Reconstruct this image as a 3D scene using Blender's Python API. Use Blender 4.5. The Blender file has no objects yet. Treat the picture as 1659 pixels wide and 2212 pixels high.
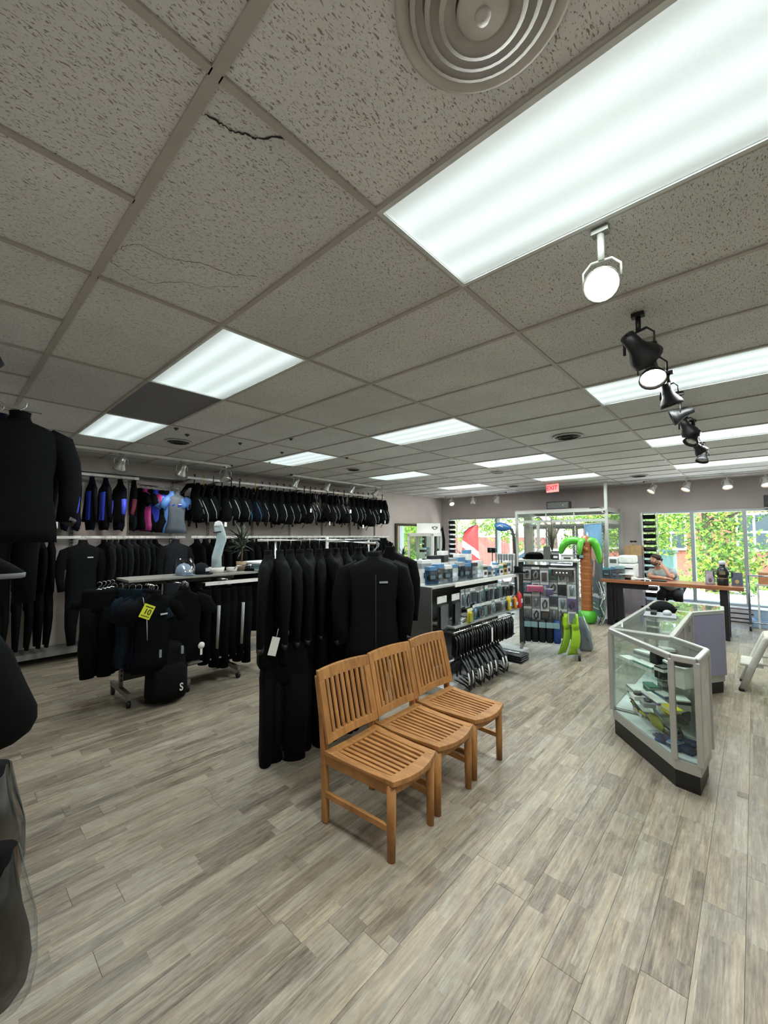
import bpy, bmesh, math, random
from mathutils import Matrix, Vector, Euler
PI = math.pi
R = random.Random(11)
SC = bpy.context.scene
COL = SC.collection
# ------------------------------------------------------------------ camera, sky, sun, exposure
CE = 2.951                       # ceiling height; the lens sits 1.75 m above the floor
cam_d = bpy.data.cameras.new('camera')
cam_d.sensor_fit = 'VERTICAL'; cam_d.sensor_height = 36.0; cam_d.lens = 36.0 * 877.09 / 2212.0
cam_d.clip_start = 0.02; cam_d.clip_end = 300
cam = bpy.data.objects.new('camera', cam_d); COL.objects.link(cam)
ax = (0.673425189, 0.0431164393, 0.737996943)
ay = (-0.739255379, 0.0392957862, 0.672277715)
az = (-1.39488e-05, -0.998296957, 0.0583368319)
cam.matrix_world = Matrix(((ax[0], -ax[1], -ax[2], 0), (ay[0], -ay[1], -ay[2], 0), (az[0], -az[1], -az[2], 1.75), (0, 0, 0, 1)))
SC.camera = cam
W = bpy.data.worlds.new('sky'); SC.world = W; W.use_nodes = True
wn = W.node_tree.nodes; wl = W.node_tree.links
sky = wn.new('ShaderNodeTexSky'); sky.sky_type = 'NISHITA'; sky.sun_disc = False
sky.sun_elevation = math.radians(52); sky.sun_rotation = math.radians(200); sky.air_density = 1.2; sky.dust_density = 2.0
wl.new(sky.outputs['Color'], wn['Background'].inputs['Color'])
wn['Background'].inputs['Strength'].default_value = 2.1
sun_d = bpy.data.lights.new('sun', 'SUN'); sun_d.energy = 18.0; sun_d.angle = 0.02; sun_d.color = (1.0, 0.94, 0.84)
sun = bpy.data.objects.new('sun', sun_d); COL.objects.link(sun)
sun.rotation_euler = Euler((math.radians(40), 0, math.radians(-158)))
SC.view_settings.view_transform = 'Standard'; SC.view_settings.look = 'None'
SC.view_settings.gamma = 1.0; SC.view_settings.use_curve_mapping = False
SC.view_settings.exposure = 0.5
PANEL_E = 0.63       # radiance of the ceiling light lenses
PANEL_W = 31.0      # watts of the tubes behind each lens
try:
    SC.cycles.max_bounces = 8; SC.cycles.diffuse_bounces = 4; SC.cycles.transparent_max_bounces = 24
    SC.cycles.sample_clamp_indirect = 6.0; SC.cycles.use_denoising = True
    SC.cycles.caustics_reflective = False; SC.cycles.caustics_refractive = False
except Exception:
    pass

# ------------------------------------------------------------------ materials
def lin(h):
    if not isinstance(h, str): return tuple(h)
    h = h.lstrip('#'); o = []
    for i in (0, 2, 4):
        c = int(h[i:i + 2], 16) / 255.0
        o.append(c / 12.92 if c <= 0.04045 else ((c + 0.055) / 1.055) ** 2.4)
    return tuple(o)
MATS = {}
def new_mat(name):
    m = bpy.data.materials.new(name); m.use_nodes = True
    return m, m.node_tree.nodes, m.node_tree.links, m.node_tree.nodes['Principled BSDF']
def mat(name, c, rough=0.6, metal=0.0, var=0.12, scale=9.0, bump=0.0, bscale=200.0, spec=0.5, stretch=None, emit=0.0, alpha=1.0, trans=0.0, sheen=0.0):
    """plain surface with a soft procedural variation of its own colour and fine relief"""
    if name in MATS: return MATS[name]
    m, n, l, b = new_mat(name); c = lin(c)
    tc = n.new('ShaderNodeTexCoord'); mp = n.new('ShaderNodeMapping')
    l.new(tc.outputs['Object'], mp.inputs['Vector'])
    if stretch: mp.inputs['Scale'].default_value = stretch
    nz = n.new('ShaderNodeTexNoise'); nz.inputs['Scale'].default_value = scale; nz.inputs['Detail'].default_value = 4
    l.new(mp.outputs[0], nz.inputs['Vector'])
    cr = n.new('ShaderNodeValToRGB'); e = cr.color_ramp.elements
    e[0].position = 0.3; e[1].position = 0.7
    e[0].color = tuple(x * (1 - var) for x in c) + (1,); e[1].color = tuple(min(1, x * (1 + var)) for x in c) + (1,)
    l.new(nz.outputs['Fac'], cr.inputs['Fac']); l.new(cr.outputs['Color'], b.inputs['Base Color'])
    b.inputs['Roughness'].default_value = rough; b.inputs['Metallic'].default_value = metal
    b.inputs['Specular IOR Level'].default_value = spec
    if sheen: b.inputs['Sheen Weight'].default_value = sheen; b.inputs['Sheen Roughness'].default_value = 0.5
    if trans: b.inputs['Transmission Weight'].default_value = trans
    if alpha < 1: b.inputs['Alpha'].default_value = alpha
    if emit:
        b.inputs['Emission Color'].default_value = c + (1,); b.inputs['Emission Strength'].default_value = emit
    if bump:
        n2 = n.new('ShaderNodeTexNoise'); n2.inputs['Scale'].default_value = bscale
        l.new(mp.outputs[0], n2.inputs['Vector'])
        bp = n.new('ShaderNodeBump'); bp.inputs['Strength'].default_value = bump; bp.inputs['Distance'].default_value = 0.01
        l.new(n2.outputs['Fac'], bp.inputs['Height']); l.new(bp.outputs[0], b.inputs['Normal'])
    MATS[name] = m
    return m
def glass_mat(name, tint, a, rough=0.02):
    """thin clear pane: mostly see-through, mirror-like at grazing angles"""
    if name in MATS: return MATS[name]
    m = bpy.data.materials.new(name); m.use_nodes = True; n = m.node_tree.nodes; l = m.node_tree.links
    n.remove(n['Principled BSDF'])
    t = n.new('ShaderNodeBsdfTransparent'); t.inputs[0].default_value = lin(tint) + (1,)
    g = n.new('ShaderNodeBsdfGlossy'); g.inputs['Roughness'].default_value = rough
    nz = n.new('ShaderNodeTexNoise'); nz.inputs['Scale'].default_value = 3.0
    fr = n.new('ShaderNodeFresnel'); fr.inputs['IOR'].default_value = 1.45
    ad = n.new('ShaderNodeMath'); ad.operation = 'MULTIPLY_ADD'; ad.inputs[1].default_value = a * 0.3
    l.new(nz.outputs['Fac'], ad.inputs[0]); l.new(fr.outputs[0], ad.inputs[2])
    ge = n.new('ShaderNodeNewGeometry'); fb = n.new('ShaderNodeMath'); fb.operation = 'SUBTRACT'; fb.inputs[0].default_value = 1.0; l.new(ge.outputs['Backfacing'], fb.inputs[1])
    fm = n.new('ShaderNodeMath'); fm.operation = 'MULTIPLY'; l.new(ad.outputs[0], fm.inputs[0]); l.new(fb.outputs[0], fm.inputs[1])
    mx = n.new('ShaderNodeMixShader')
    l.new(fm.outputs[0], mx.inputs[0]); l.new(t.outputs[0], mx.inputs[1]); l.new(g.outputs[0], mx.inputs[2])
    l.new(mx.outputs[0], n['Material Output'].inputs['Surface'])
    MATS[name] = m
    return m

# ------------------------------------------------------------------ mesh helper
class MB:
    def __init__(s): s.v = []; s.f = []; s.m = []; s.s = []; s.T = None
    def add(s, vs, fs, mi=0, sm=False):
        b = len(s.v)
        if s.T is not None: vs = [tuple(s.T @ Vector(p)) for p in vs]
        s.v += [tuple(p) for p in vs]
        for f in fs: s.f.append([b + i for i in f]); s.m.append(mi); s.s.append(sm)
        return s
    def box(s, x0, x1, y0, y1, z0, z1, mi=0):
        return s.add([(x0, y0, z0), (x1, y0, z0), (x1, y1, z0), (x0, y1, z0), (x0, y0, z1), (x1, y0, z1), (x1, y1, z1), (x0, y1, z1)],
                     [(0, 3, 2, 1), (4, 5, 6, 7), (0, 1, 5, 4), (1, 2, 6, 5), (2, 3, 7, 6), (3, 0, 4, 7)], mi)
    def beam(s, p0, p1, w, h, mi=0, up=(0, 0, 1)):
        """square bar from p0 to p1, w across and h along up"""
        p0 = Vector(p0); p1 = Vector(p1); d = (p1 - p0).normalized(); u = Vector(up)
        if abs(d.dot(u)) > 0.98: u = Vector((1, 0, 0))
        r = d.cross(u).normalized(); u = r.cross(d).normalized(); o = []
        for p in (p0, p1):
            for a, c in ((-1, -1), (1, -1), (1, 1), (-1, 1)): o.append(tuple(p + r * (a * w / 2) + u * (c * h / 2)))
        return s.add(o, [(0, 1, 2, 3), (7, 6, 5, 4), (0, 4, 5, 1), (1, 5, 6, 2), (2, 6, 7, 3), (3, 7, 4, 0)], mi)
    def loft(s, rings, mi=0, sm=True, caps=True, closed=False):
        n = len(rings[0]); vs = [p for r in rings for p in r]; fs = []
        k = len(rings)
        for i in range(k if closed else k - 1):
            a = i * n; b = ((i + 1) % k) * n
            for j in range(n): fs.append((a + j, a + (j + 1) % n, b + (j + 1) % n, b + j))
        if caps and not closed:
            fs.append(tuple(range(n - 1, -1, -1))); fs.append(tuple((k - 1) * n + j for j in range(n)))
        return s.add(vs, fs, mi, sm)
    def tube(s, path, r, n=8, mi=0, flat=1.0, caps=True, closed=False, axis=None):
        """round bar along a path; r a number or one per point; flat squeezes it along axis (or its own normal)"""
        P = [Vector(p) for p in path]; k = len(P); rr = r if isinstance(r, (list, tuple)) else [r] * k
        rings = []; last = None
        for i in range(k):
            if closed: d = P[(i + 1) % k] - P[i - 1]
            else: d = P[min(i + 1, k - 1)] - P[max(i - 1, 0)]
            d.normalize()
            if axis is not None: u = Vector(axis)
            elif last is None: u = Vector((0, 0, 1)) if abs(d.z) < 0.9 else Vector((0, 1, 0))
            else: u = last
            u = u - d * u.dot(d)
            if u.length < 1e-5: u = d.orthogonal()
            u.normalize(); last = u; w = d.cross(u)
            rings.append([tuple(P[i] + u * (rr[i] * flat * math.cos(2 * PI * j / n)) + w * (rr[i] * math.sin(2 * PI * j / n))) for j in range(n)])
        return s.loft(rings, mi, True, caps, closed)
    def cyl(s, p0, p1, r0, r1=None, n=16, mi=0): return s.tube([p0, p1], [r0, r0 if r1 is None else r1], n, mi)
    def lathe(s, prof, n=20, c=(0, 0, 0), mi=0, caps=True):
        rings = [[(c[0] + r * math.cos(2 * PI * j / n), c[1] + r * math.sin(2 * PI * j / n), c[2] + z) for j in range(n)] for r, z in prof]
        return s.loft(rings, mi, True, caps)
    def ell(s, c, r, nu=14, nv=8, mi=0):
        rings = []
        for i in range(nv + 1):
            t = -PI / 2 + PI * i / nv; q = max(0.001, math.cos(t))
            rings.append([(c[0] + r[0] * q * math.cos(2 * PI * j / nu), c[1] + r[1] * q * math.sin(2 * PI * j / nu), c[2] + r[2] * math.sin(t)) for j in range(nu)])
        return s.loft(rings, mi)
    def prism(s, poly, z0, z1, mi=0):
        n = len(poly); vs = [(x, y, z0) for x, y in poly] + [(x, y, z1) for x, y in poly]
        fs = [tuple(range(n - 1, -1, -1)), tuple(range(n, 2 * n))] + [(j, (j + 1) % n, n + (j + 1) % n, n + j) for j in range(n)]
        return s.add(vs, fs, mi)
    def mesh(s, name, ms):
        me = bpy.data.meshes.new(name); me.from_pydata(s.v, [], s.f)
        for m in (ms if isinstance(ms, (list, tuple)) else [ms]): me.materials.append(m)
        me.polygons.foreach_set('material_index', s.m); me.polygons.foreach_set('use_smooth', s.s)
        me.update(); return me
    def build(s, name, ms, parent=None, loc=None, bev=0.0, seg=2, sub=0):
        o = bpy.data.objects.new(name, s.mesh(name, ms)); COL.objects.link(o)
        if parent is not None: o.parent = parent
        if loc is not None: o.location = loc
        if bev:
            b = o.modifiers.new('bevel', 'BEVEL'); b.width = bev; b.segments = seg; b.limit_method = 'ANGLE'; b.angle_limit = 0.6
        if sub:
            b = o.modifiers.new('sub', 'SUBSURF'); b.levels = sub; b.render_levels = sub
        return o
def tag(o, label=None, cat=None, group=None, kind=None):
    if label: o['label'] = label
    if cat: o['category'] = cat
    if group: o['group'] = group
    if kind: o['kind'] = kind
    return o
def thing(name, label, cat, loc=(0, 0, 0), rz=0.0, group=None, rx=0.0, ry=0.0):
    o = bpy.data.objects.new(name, None); COL.objects.link(o); o.empty_display_size = 0.1
    o.location = loc; o.rotation_euler = (rx, ry, rz)
    return tag(o, label, cat, group)
def dup(o, parent=None, loc=None, rz=None, label=None, group=None):
    c = o.copy(); COL.objects.link(c)
    if parent is not None: c.parent = parent
    if loc is not None: c.location = loc
    if rz is not None: c.rotation_euler = (o.rotation_euler[0], o.rotation_euler[1], rz)
    if label: c['label'] = label
    if group: c['group'] = group
    for ch in list(o.children): dup(ch, c)
    return c
def struct(o): o['kind'] = 'structure'; return o
ORD = 'first second third fourth fifth sixth seventh eighth ninth tenth eleventh twelfth thirteenth fourteenth fifteenth sixteenth seventeenth eighteenth nineteenth twentieth'.split()
TENS = {2: 'twenty', 3: 'thirty', 4: 'forty'}
def nth(i):
    return ORD[i] if i < 20 else TENS[(i + 1) // 10] + '-' + ORD[(i + 1) % 10 - 1] if (i + 1) % 10 else {30: 'thirtieth', 40: 'fortieth'}[i + 1]
def text(s, size, mi_mat, parent, loc, rot, name='lettering', depth=0.001, align='CENTER', bold=False, sx=1.0):
    cu = bpy.data.curves.new(name, 'FONT'); cu.body = s; cu.size = size; cu.extrude = depth; cu.align_x = align; cu.align_y = 'CENTER'
    if bold: cu.offset = size * 0.02
    t = bpy.data.objects.new(name, cu)
    COL.objects.link(t); dg = bpy.context.evaluated_depsgraph_get()
    me = bpy.data.meshes.new_from_object(t.evaluated_get(dg)); bpy.data.objects.remove(t)
    me.materials.clear(); me.materials.append(mi_mat)
    o = bpy.data.objects.new(name, me); COL.objects.link(o)
    o.parent = parent; o.location = loc; o.rotation_euler = rot; o.scale = (sx, 1, 1)
    return o

# palette
white_paint = mat('white_paint', '#d9d8d2', 0.5)
alu = mat('brushed_aluminium', '#b9bbb9', 0.38, 0.75, 0.06, 40, 0.05, 300, stretch=(1, 1, 12))
chrome = mat('chrome', '#c9cccc', 0.16, 1.0, 0.04)
steel_grey = mat('grey_steel', '#83857f', 0.45, 0.3, 0.08)
black_metal = mat('black_metal', '#17181a', 0.42, 0.2, 0.1)
black_rubber = mat('black_rubber', '#101112', 0.55, 0, 0.2)
neoprene = mat('black_neoprene', '#050607', 0.85, 0, 0.3, 14, 0.25, 420, 0.12)
neoprene_b = mat('charcoal_neoprene', '#0a0c0e', 0.85, 0, 0.3, 14, 0.25, 420, 0.15)
neoprene_n = mat('navy_neoprene', '#06081a', 0.85, 0, 0.3, 14, 0.25, 420, 0.15)
neoprene_g = mat('grey_neoprene', '#171a1e', 0.85, 0, 0.25, 14, 0.25, 420, 0.18)
blue_panel = mat('blue_neoprene', '#3a4bd0', 0.6, 0, 0.15, 14, 0.1, 420)
maroon_panel = mat('maroon_neoprene', '#6b2238', 0.7, 0, 0.2, 14)
silver_print = mat('silver_print', '#b9bec4', 0.5)
paper = mat('white_card', '#e4e3de', 0.7, 0, 0.04)
grey_paper = mat('grey_card', '#a8aaa8', 0.7, 0, 0.06)
clear_plastic = glass_mat('clear_plastic', '#eef2f4', 0.5, 0.12)
pane_glass = glass_mat('pane_glass', '#fafcfb', 0.04)
case_glass = glass_mat('case_glass', '#f5faf7', 0.06)
black_plastic = mat('black_plastic', '#131416', 0.35, 0, 0.15)
# ------------------------------------------------------------------ room shell
WY = 7.55; FX = 11.1; BX = -0.32; RY = -3.2
wall_mat = mat('lilac_grey_wall_paint', '#c9beb9', 0.75, 0, 0.05, 2.5, 0.15, 160)
front_mat = mat('taupe_front_wall_paint', '#b3aaa7', 0.75, 0, 0.05, 2.5, 0.15, 160)
def box_o(name, m, *b, parent=None, bev=0): return MB().box(*b).build(name, m, parent, bev=bev)
struct(box_o('wall_left', wall_mat, BX - .15, FX + .2, WY, WY + .15, -.1, CE + .3))
struct(box_o('wall_back', wall_mat, BX - .15, BX, RY, WY, -.1, CE + .3))
struct(box_o('wall_right', white_paint, BX - .15, FX + .2, RY - .15, RY, -.1, CE + .3))
# front wall with the left window, the entrance and the right window cut out of it
fw = MB(); F0, F1 = FX, FX + .2
WT = 2.30
for y0, y1, z0, z1 in ((7.28, WY, -.1, CE + .3), (4.74, 7.28, -.1, .34), (4.62, 4.74, -.1, WT), (2.2, 2.34, -.1, 2.36), (1.98, 2.2, -.1, CE + .3),
                       (-2.3, 1.98, -.1, .31), (RY, -2.3, -.1, CE + .3), (2.2, 7.28, 2.36, CE + .3), (4.62, 7.28, WT, 2.36), (-2.3, 1.98, WT, CE + .3)):
    fw.box(F0, F1, y0, y1, z0, z1)
struct(fw.build('wall_front', front_mat))
# --- ceiling: 2 x 4 ft lay-in tiles in a painted tee grid
G = 0.6096; GX0 = 0.437; GY0 = 0.9926
def tile_material():
    m, n, l, b = new_mat('fissured_ceiling_tile')
    ge = n.new('ShaderNodeNewGeometry'); oi = n.new('ShaderNodeObjectInfo')
    mp = n.new('ShaderNodeMapping'); mp.inputs['Scale'].default_value = (1, 1, 0)
    l.new(ge.outputs['Position'], mp.inputs['Vector'])
    # short dark fissures: two crossed stretched noises cut high
    def fis(scale, rot, st, lo, hi):
        q = n.new('ShaderNodeMapping'); q.inputs['Rotation'].default_value = (0, 0, rot); q.inputs['Scale'].default_value = (st, 1, 0)
        l.new(mp.outputs[0], q.inputs['Vector'])
        z = n.new('ShaderNodeTexNoise'); z.inputs['Scale'].default_value = scale; z.inputs['Detail'].default_value = 2; z.inputs['Distortion'].default_value = 0.6
        l.new(q.outputs[0], z.inputs['Vector'])
        r = n.new('ShaderNodeMapRange'); r.inputs[1].default_value = lo; r.inputs[2].default_value = hi
        l.new(z.outputs['Fac'], r.inputs[0]); return r.outputs[0]
    def mx(a, c, op='MAXIMUM'):
        k = n.new('ShaderNodeMath'); k.operation = op
        for i, q in enumerate((a, c)):
            if isinstance(q, (int, float)): k.inputs[i].default_value = q
            else: l.new(q, k.inputs[i])
        return k.outputs[0]
    f = mx(mx(fis(165, 0.5, 0.35, .63, .68), fis(165, 2.0, 0.35, .63, .68)), fis(190, 1.2, 0.4, .65, .70))
    f = mx(f, mx(fis(320, 0, 1, .70, .76), 0.6, 'MULTIPLY'))
    bl = n.new('ShaderNodeTexNoise'); bl.inputs['Scale'].default_value = 1.7; bl.inputs['Detail'].default_value = 6; l.new(mp.outputs[0], bl.inputs['Vector'])
    cr = n.new('ShaderNodeValToRGB'); cr.color_ramp.elements[0].color = lin('#cfd1d0') + (1,); cr.color_ramp.elements[1].color = lin('#dadcdb') + (1,)
    cr.color_ramp.elements[0].position = .35; cr.color_ramp.elements[1].position = .65
    l.new(bl.outputs['Fac'], cr.inputs['Fac'])
    mix = n.new('ShaderNodeMixRGB'); l.new(f, mix.inputs[0]); l.new(cr.outputs[0], mix.inputs[1]); mix.inputs[2].default_value = lin('#8b857d') + (1,)
    hv = n.new('ShaderNodeHueSaturation'); l.new(mix.outputs[0], hv.inputs['Color'])
    vr = n.new('ShaderNodeMapRange'); vr.inputs[3].default_value = .93; vr.inputs[4].default_value = 1.05; l.new(oi.outputs['Random'], vr.inputs[0])
    l.new(vr.outputs[0], hv.inputs['Value']); l.new(hv.outputs[0], b.inputs['Base Color'])
    b.inputs['Roughness'].default_value = .9; b.inputs['Specular IOR Level'].default_value = .2
    bp = n.new('ShaderNodeBump'); bp.inputs['Strength'].default_value = .5; bp.inputs['Distance'].default_value = .004; bp.invert = True
    l.new(f, bp.inputs['Height']); l.new(bp.outputs[0], b.inputs['Normal'])
    return m
tile_mat = tile_material()
grid_mat = mat('tee_grid_paint', '#aaa6a0', 0.55, 0, 0.05)
ceil = struct(box_o('ceiling', mat('plenum_board', '#8b8680', .9), BX - .15, FX + .2, RY - .15, WY + .15, CE + .12, CE + .3))
LIGHTS = {(1, -1): 0, (5, -1): 0, (9, -1): 0, (13, -1): 0, (1, 1): 0, (1, 3): 0, (5, 1): 0, (5, 3): 0, (9, 1): 0, (9, 3): 0, (13, 1): 0, (13, 3): 0}
DARK = (1, 2); VENT = {}
tile_cache = {}
def add_tile(x0, x1, y0, y1, m=tile_mat):
    k = (round(x1 - x0, 3), round(y1 - y0, 3), m.name)
    if k not in tile_cache:
        t = MB(); w, d = x1 - x0, y1 - y0
        t.box(.004, w - .004, .004, d - .004, .0, .016); tile_cache[k] = t.mesh('ceiling_tile', m)
    o = bpy.data.objects.new('ceiling_tile', tile_cache[k]); COL.objects.link(o); o.parent = ceil; o.location = (x0, y0, CE + .006 + R.uniform(0, .002))
    return o
def add_bar(x0, x1, y0, y1):
    o = MB().box(x0, x1, y0, y1, CE - .002, CE + .006).build('grid_bar', grid_mat, ceil); return o
yrows = [m for m in range(-4, 6)]
for m in yrows:
    y0 = GY0 + 2 * G * m; y1 = min(y0 + 2 * G, WY); y0c = max(y0, RY)
    if y1 <= RY or y0 >= WY: continue
    for k in range(0, 18):
        x0 = GX0 + G * k; x1 = min(x0 + G, FX)
        if x0 >= FX: continue
        if k > 0: add_bar(x0 - .012, x0 + .012, y0c + .012, y1 - .012)
        if (k, m) in LIGHTS: continue
        o = add_tile(x0, x1, y0c, y1, mat('dark_grey_ceiling_tile', '#73737b', .85, 0, .1, 60) if (k, m) == DARK else tile_mat)
        if (k, m) == DARK: o['label'] = 'dark grey tile between the two lit panels'
    add_bar(GX0 + .012, FX, y0 - .012, y0 + .012) if y0 > RY else None
for j in range(-7, 11):
    y0 = GY0 + G * j; y1 = min(y0 + G, WY)
    if y0 >= WY: continue
    add_tile(GX0 - 2 * G + .46, GX0, y0, y1)
    add_bar(BX, GX0 - .012, y0 - .012, y0 + .012)
add_bar(GX0 - .016, GX0 + .016, RY, WY)
# crack across one tile and the outline of an old water stain
def zig(pts, w, jit, name, m, z=CE + .0035, seg=7):
    q = []
    for (xa, ya), (xb, yb) in zip(pts, pts[1:]):
        for i in range(seg):
            t = i / seg; q.append((xa + (xb - xa) * t + R.uniform(-jit, jit), ya + (yb - ya) * t + R.uniform(-jit, jit), z))
    q.append((pts[-1][0], pts[-1][1], z))
    return MB().tube(q, [w * R.uniform(.4, 1.3) for _ in q], 5, flat=.5).build(name, m, ceil)
zig([(.46, 1.115), (.497, 1.109), (.538, 1.105), (.565, 1.086), (.602, 1.072), (.655, 1.006)], .0032, .0035, 'crack', mat('crack_shadow', '#2b2826', .9))
stain = mat('water_stain', '#847a6d', .9)
zig([(.45, 1.98), (.47, 1.90), (.51, 1.838), (.619, 1.844), (.727, 1.77), (.863, 1.74), (.951, 1.668)], .0016, .006, 'stain_edge', stain, CE + .005)
zig([(.45, 1.99), (.465, 2.057), (.56, 2.09), (.643, 2.084), (.74, 1.951), (.83, 1.92), (.93, 1.80)], .0012, .006, 'stain_edge', stain, CE + .005)
# --- floor: wood-look planks, each a piece with its own tone
def plank_material():
    m, n, l, b = new_mat('weathered_grey_plank')
    ge = n.new('ShaderNodeNewGeometry'); at = n.new('ShaderNodeAttribute'); at.attribute_name = 'tone'
    sp = n.new('ShaderNodeSeparateXYZ'); l.new(ge.outputs['Position'], sp.inputs[0])
    def M(op, a, c=0.0, d=None):
        k = n.new('ShaderNodeMath'); k.operation = op
        for i, q in enumerate((a, c) if d is None else (a, c, d)):
            if isinstance(q, (int, float)): k.inputs[i].default_value = q
            else: l.new(q, k.inputs[i])
        return k.outputs[0]
    strip = M('FLOOR', M('DIVIDE', sp.outputs['Y'], PW / 2))
    wn1 = n.new('ShaderNodeTexWhiteNoise'); wn1.noise_dimensions = '1D'; l.new(strip, wn1.inputs['W'])
    seg = M('FLOOR', M('ADD', M('DIVIDE', sp.outputs['X'], .62), M('MULTIPLY', wn1.outputs['Value'], 7.0)))
    cb = n.new('ShaderNodeCombineXYZ'); l.new(strip, cb.inputs[0]); l.new(seg, cb.inputs[1]); l.new(at.outputs['Fac'], cb.inputs[2])
    wn2 = n.new('ShaderNodeTexWhiteNoise'); l.new(cb.outputs[0], wn2.inputs['Vector'])
    off = n.new('ShaderNodeVectorMath'); off.operation = 'ADD'; l.new(ge.outputs['Position'], off.inputs[0])
    sc = n.new('ShaderNodeVectorMath'); sc.operation = 'SCALE'; l.new(wn2.outputs['Color'], sc.inputs[0]); sc.inputs['Scale'].default_value = 9.0
    l.new(sc.outputs[0], off.inputs[1])
    def nz(st, scale, det=5, dis=.4):
        mp = n.new('ShaderNodeMapping'); mp.inputs['Scale'].default_value = st; l.new(off.outputs[0], mp.inputs['Vector'])
        z = n.new('ShaderNodeTexNoise'); z.inputs['Scale'].default_value = scale; z.inputs['Detail'].default_value = det; z.inputs['Distortion'].default_value = dis
        l.new(mp.outputs[0], z.inputs['Vector']); return z.outputs['Fac']
    grain = nz((.9, 14, 1), 5.0, 8, .8); fine = nz((5, 40, 1), 7.0, 6, .3); blot = nz((2.5, 6, 1), 3.0, 8, .7)
    v = M('ADD', M('MULTIPLY', wn2.outputs['Value'], .25), M('MULTIPLY', grain, .80))
    v = M('ADD', v, M('MULTIPLY', fine, .34)); v = M('ADD', v, M('MULTIPLY', blot, .46)); v = M('ADD', v, M('MULTIPLY', at.outputs['Fac'], .08))
    v = M('SUBTRACT', v, .59)
    cr = n.new('ShaderNodeValToRGB'); l.new(v, cr.inputs['Fac']); e = cr.color_ramp.elements
    e[0].position = .08; e[0].color = lin('#564d43') + (1,); e[1].position = .95; e[1].color = lin('#d0c6b4') + (1,)
    for p, c in ((.28, '#7c7264'), (.45, '#968c7c'), (.62, '#aaa08e'), (.78, '#bbb09d')):
        q = e.new(p); q.color = lin(c) + (1,)
    hue = n.new('ShaderNodeMixRGB'); hue.blend_type = 'MULTIPLY'; hue.inputs[0].default_value = .8
    tr = n.new('ShaderNodeValToRGB'); tr.color_ramp.elements[0].color = (.90, .95, 1.0, 1); tr.color_ramp.elements[1].color = (1.0, .955, .89, 1)
    l.new(nz((.7, 5, 1), 1.6, 3), tr.inputs['Fac']); tr.color_ramp.elements[0].position = .4; tr.color_ramp.elements[1].position = .6
    l.new(cr.outputs[0], hue.inputs[1]); l.new(tr.outputs[0], hue.inputs[2]); l.new(hue.outputs[0], b.inputs['Base Color'])
    rr = n.new('ShaderNodeMapRange'); rr.inputs[3].default_value = .34; rr.inputs[4].default_value = .5; l.new(grain, rr.inputs[0]); l.new(rr.outputs[0], b.inputs['Roughness'])
    b.inputs['Specular IOR Level'].default_value = .42
    bp = n.new('ShaderNodeBump'); bp.inputs['Strength'].default_value = .12; bp.inputs['Distance'].default_value = .002; l.new(grain, bp.inputs['Height']); l.new(bp.outputs[0], b.inputs['Normal'])
    return m
PW = 0.157; PL = 1.22
plank_mat = plank_material()
floor = struct(box_o('floor', mat('floor_underlay', '#5d564b', .9), BX - .15, FX + .2, RY - .15, WY + .15, -.12, -.006))
planks = []
row = 0; y = RY
RP = random.Random(5)
while y < WY:
    x = BX - RP.uniform(0, PL)
    while x < FX:
        xa, xb = max(x, BX), min(x + PL, FX)
        if xb - xa > .02: planks.append((xa, xb, y, min(y + PW, WY), RP.random()))
        x += PL
    y += PW; row += 1
def seen(p):
    cx, cy = (p[0] + p[1]) / 2, (p[2] + p[3]) / 2
    dz = .738 * cx + .672 * cy; lx = .6734 * cx - .7393 * cy
    return 0 if dz < .3 or abs(lx / dz) > 1.0 else 1 / dz ** 3
planks.sort(key=seen, reverse=True)
def plank_mesh(ps):
    mb = MB(); tones = []
    for xa, xb, ya, yb, t in ps:
        g = .0004; c = .0009
        mb.add([(xa + g, ya + g, -.006), (xb - g, ya + g, -.006), (xb - g, yb - g, -.006), (xa + g, yb - g, -.006),
                (xa + g, ya + g, -c), (xb - g, ya + g, -c), (xb - g, yb - g, -c), (xa + g, yb - g, -c),
                (xa + g + c, ya + g + c, 0), (xb - g - c, ya + g + c, 0), (xb - g - c, yb - g - c, 0), (xa + g + c, yb - g - c, 0)],
               [(0, 1, 5, 4), (1, 2, 6, 5), (2, 3, 7, 6), (3, 0, 4, 7), (4, 5, 9, 8), (5, 6, 10, 9), (6, 7, 11, 10), (7, 4, 8, 11), (8, 9, 10, 11)])
        tones += [t] * 12
    me = mb.mesh('plank', plank_mat); a = me.attributes.new('tone', 'FLOAT', 'POINT'); a.data.foreach_set('value', tones); return me
for p in planks[:300]:
    o = bpy.data.objects.new('plank', plank_mesh([p])); COL.objects.link(o); o.parent = floor
o = bpy.data.objects.new('distant_planks', plank_mesh(planks[300:])); COL.objects.link(o); o.parent = floor; o['kind'] = 'stuff'
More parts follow.
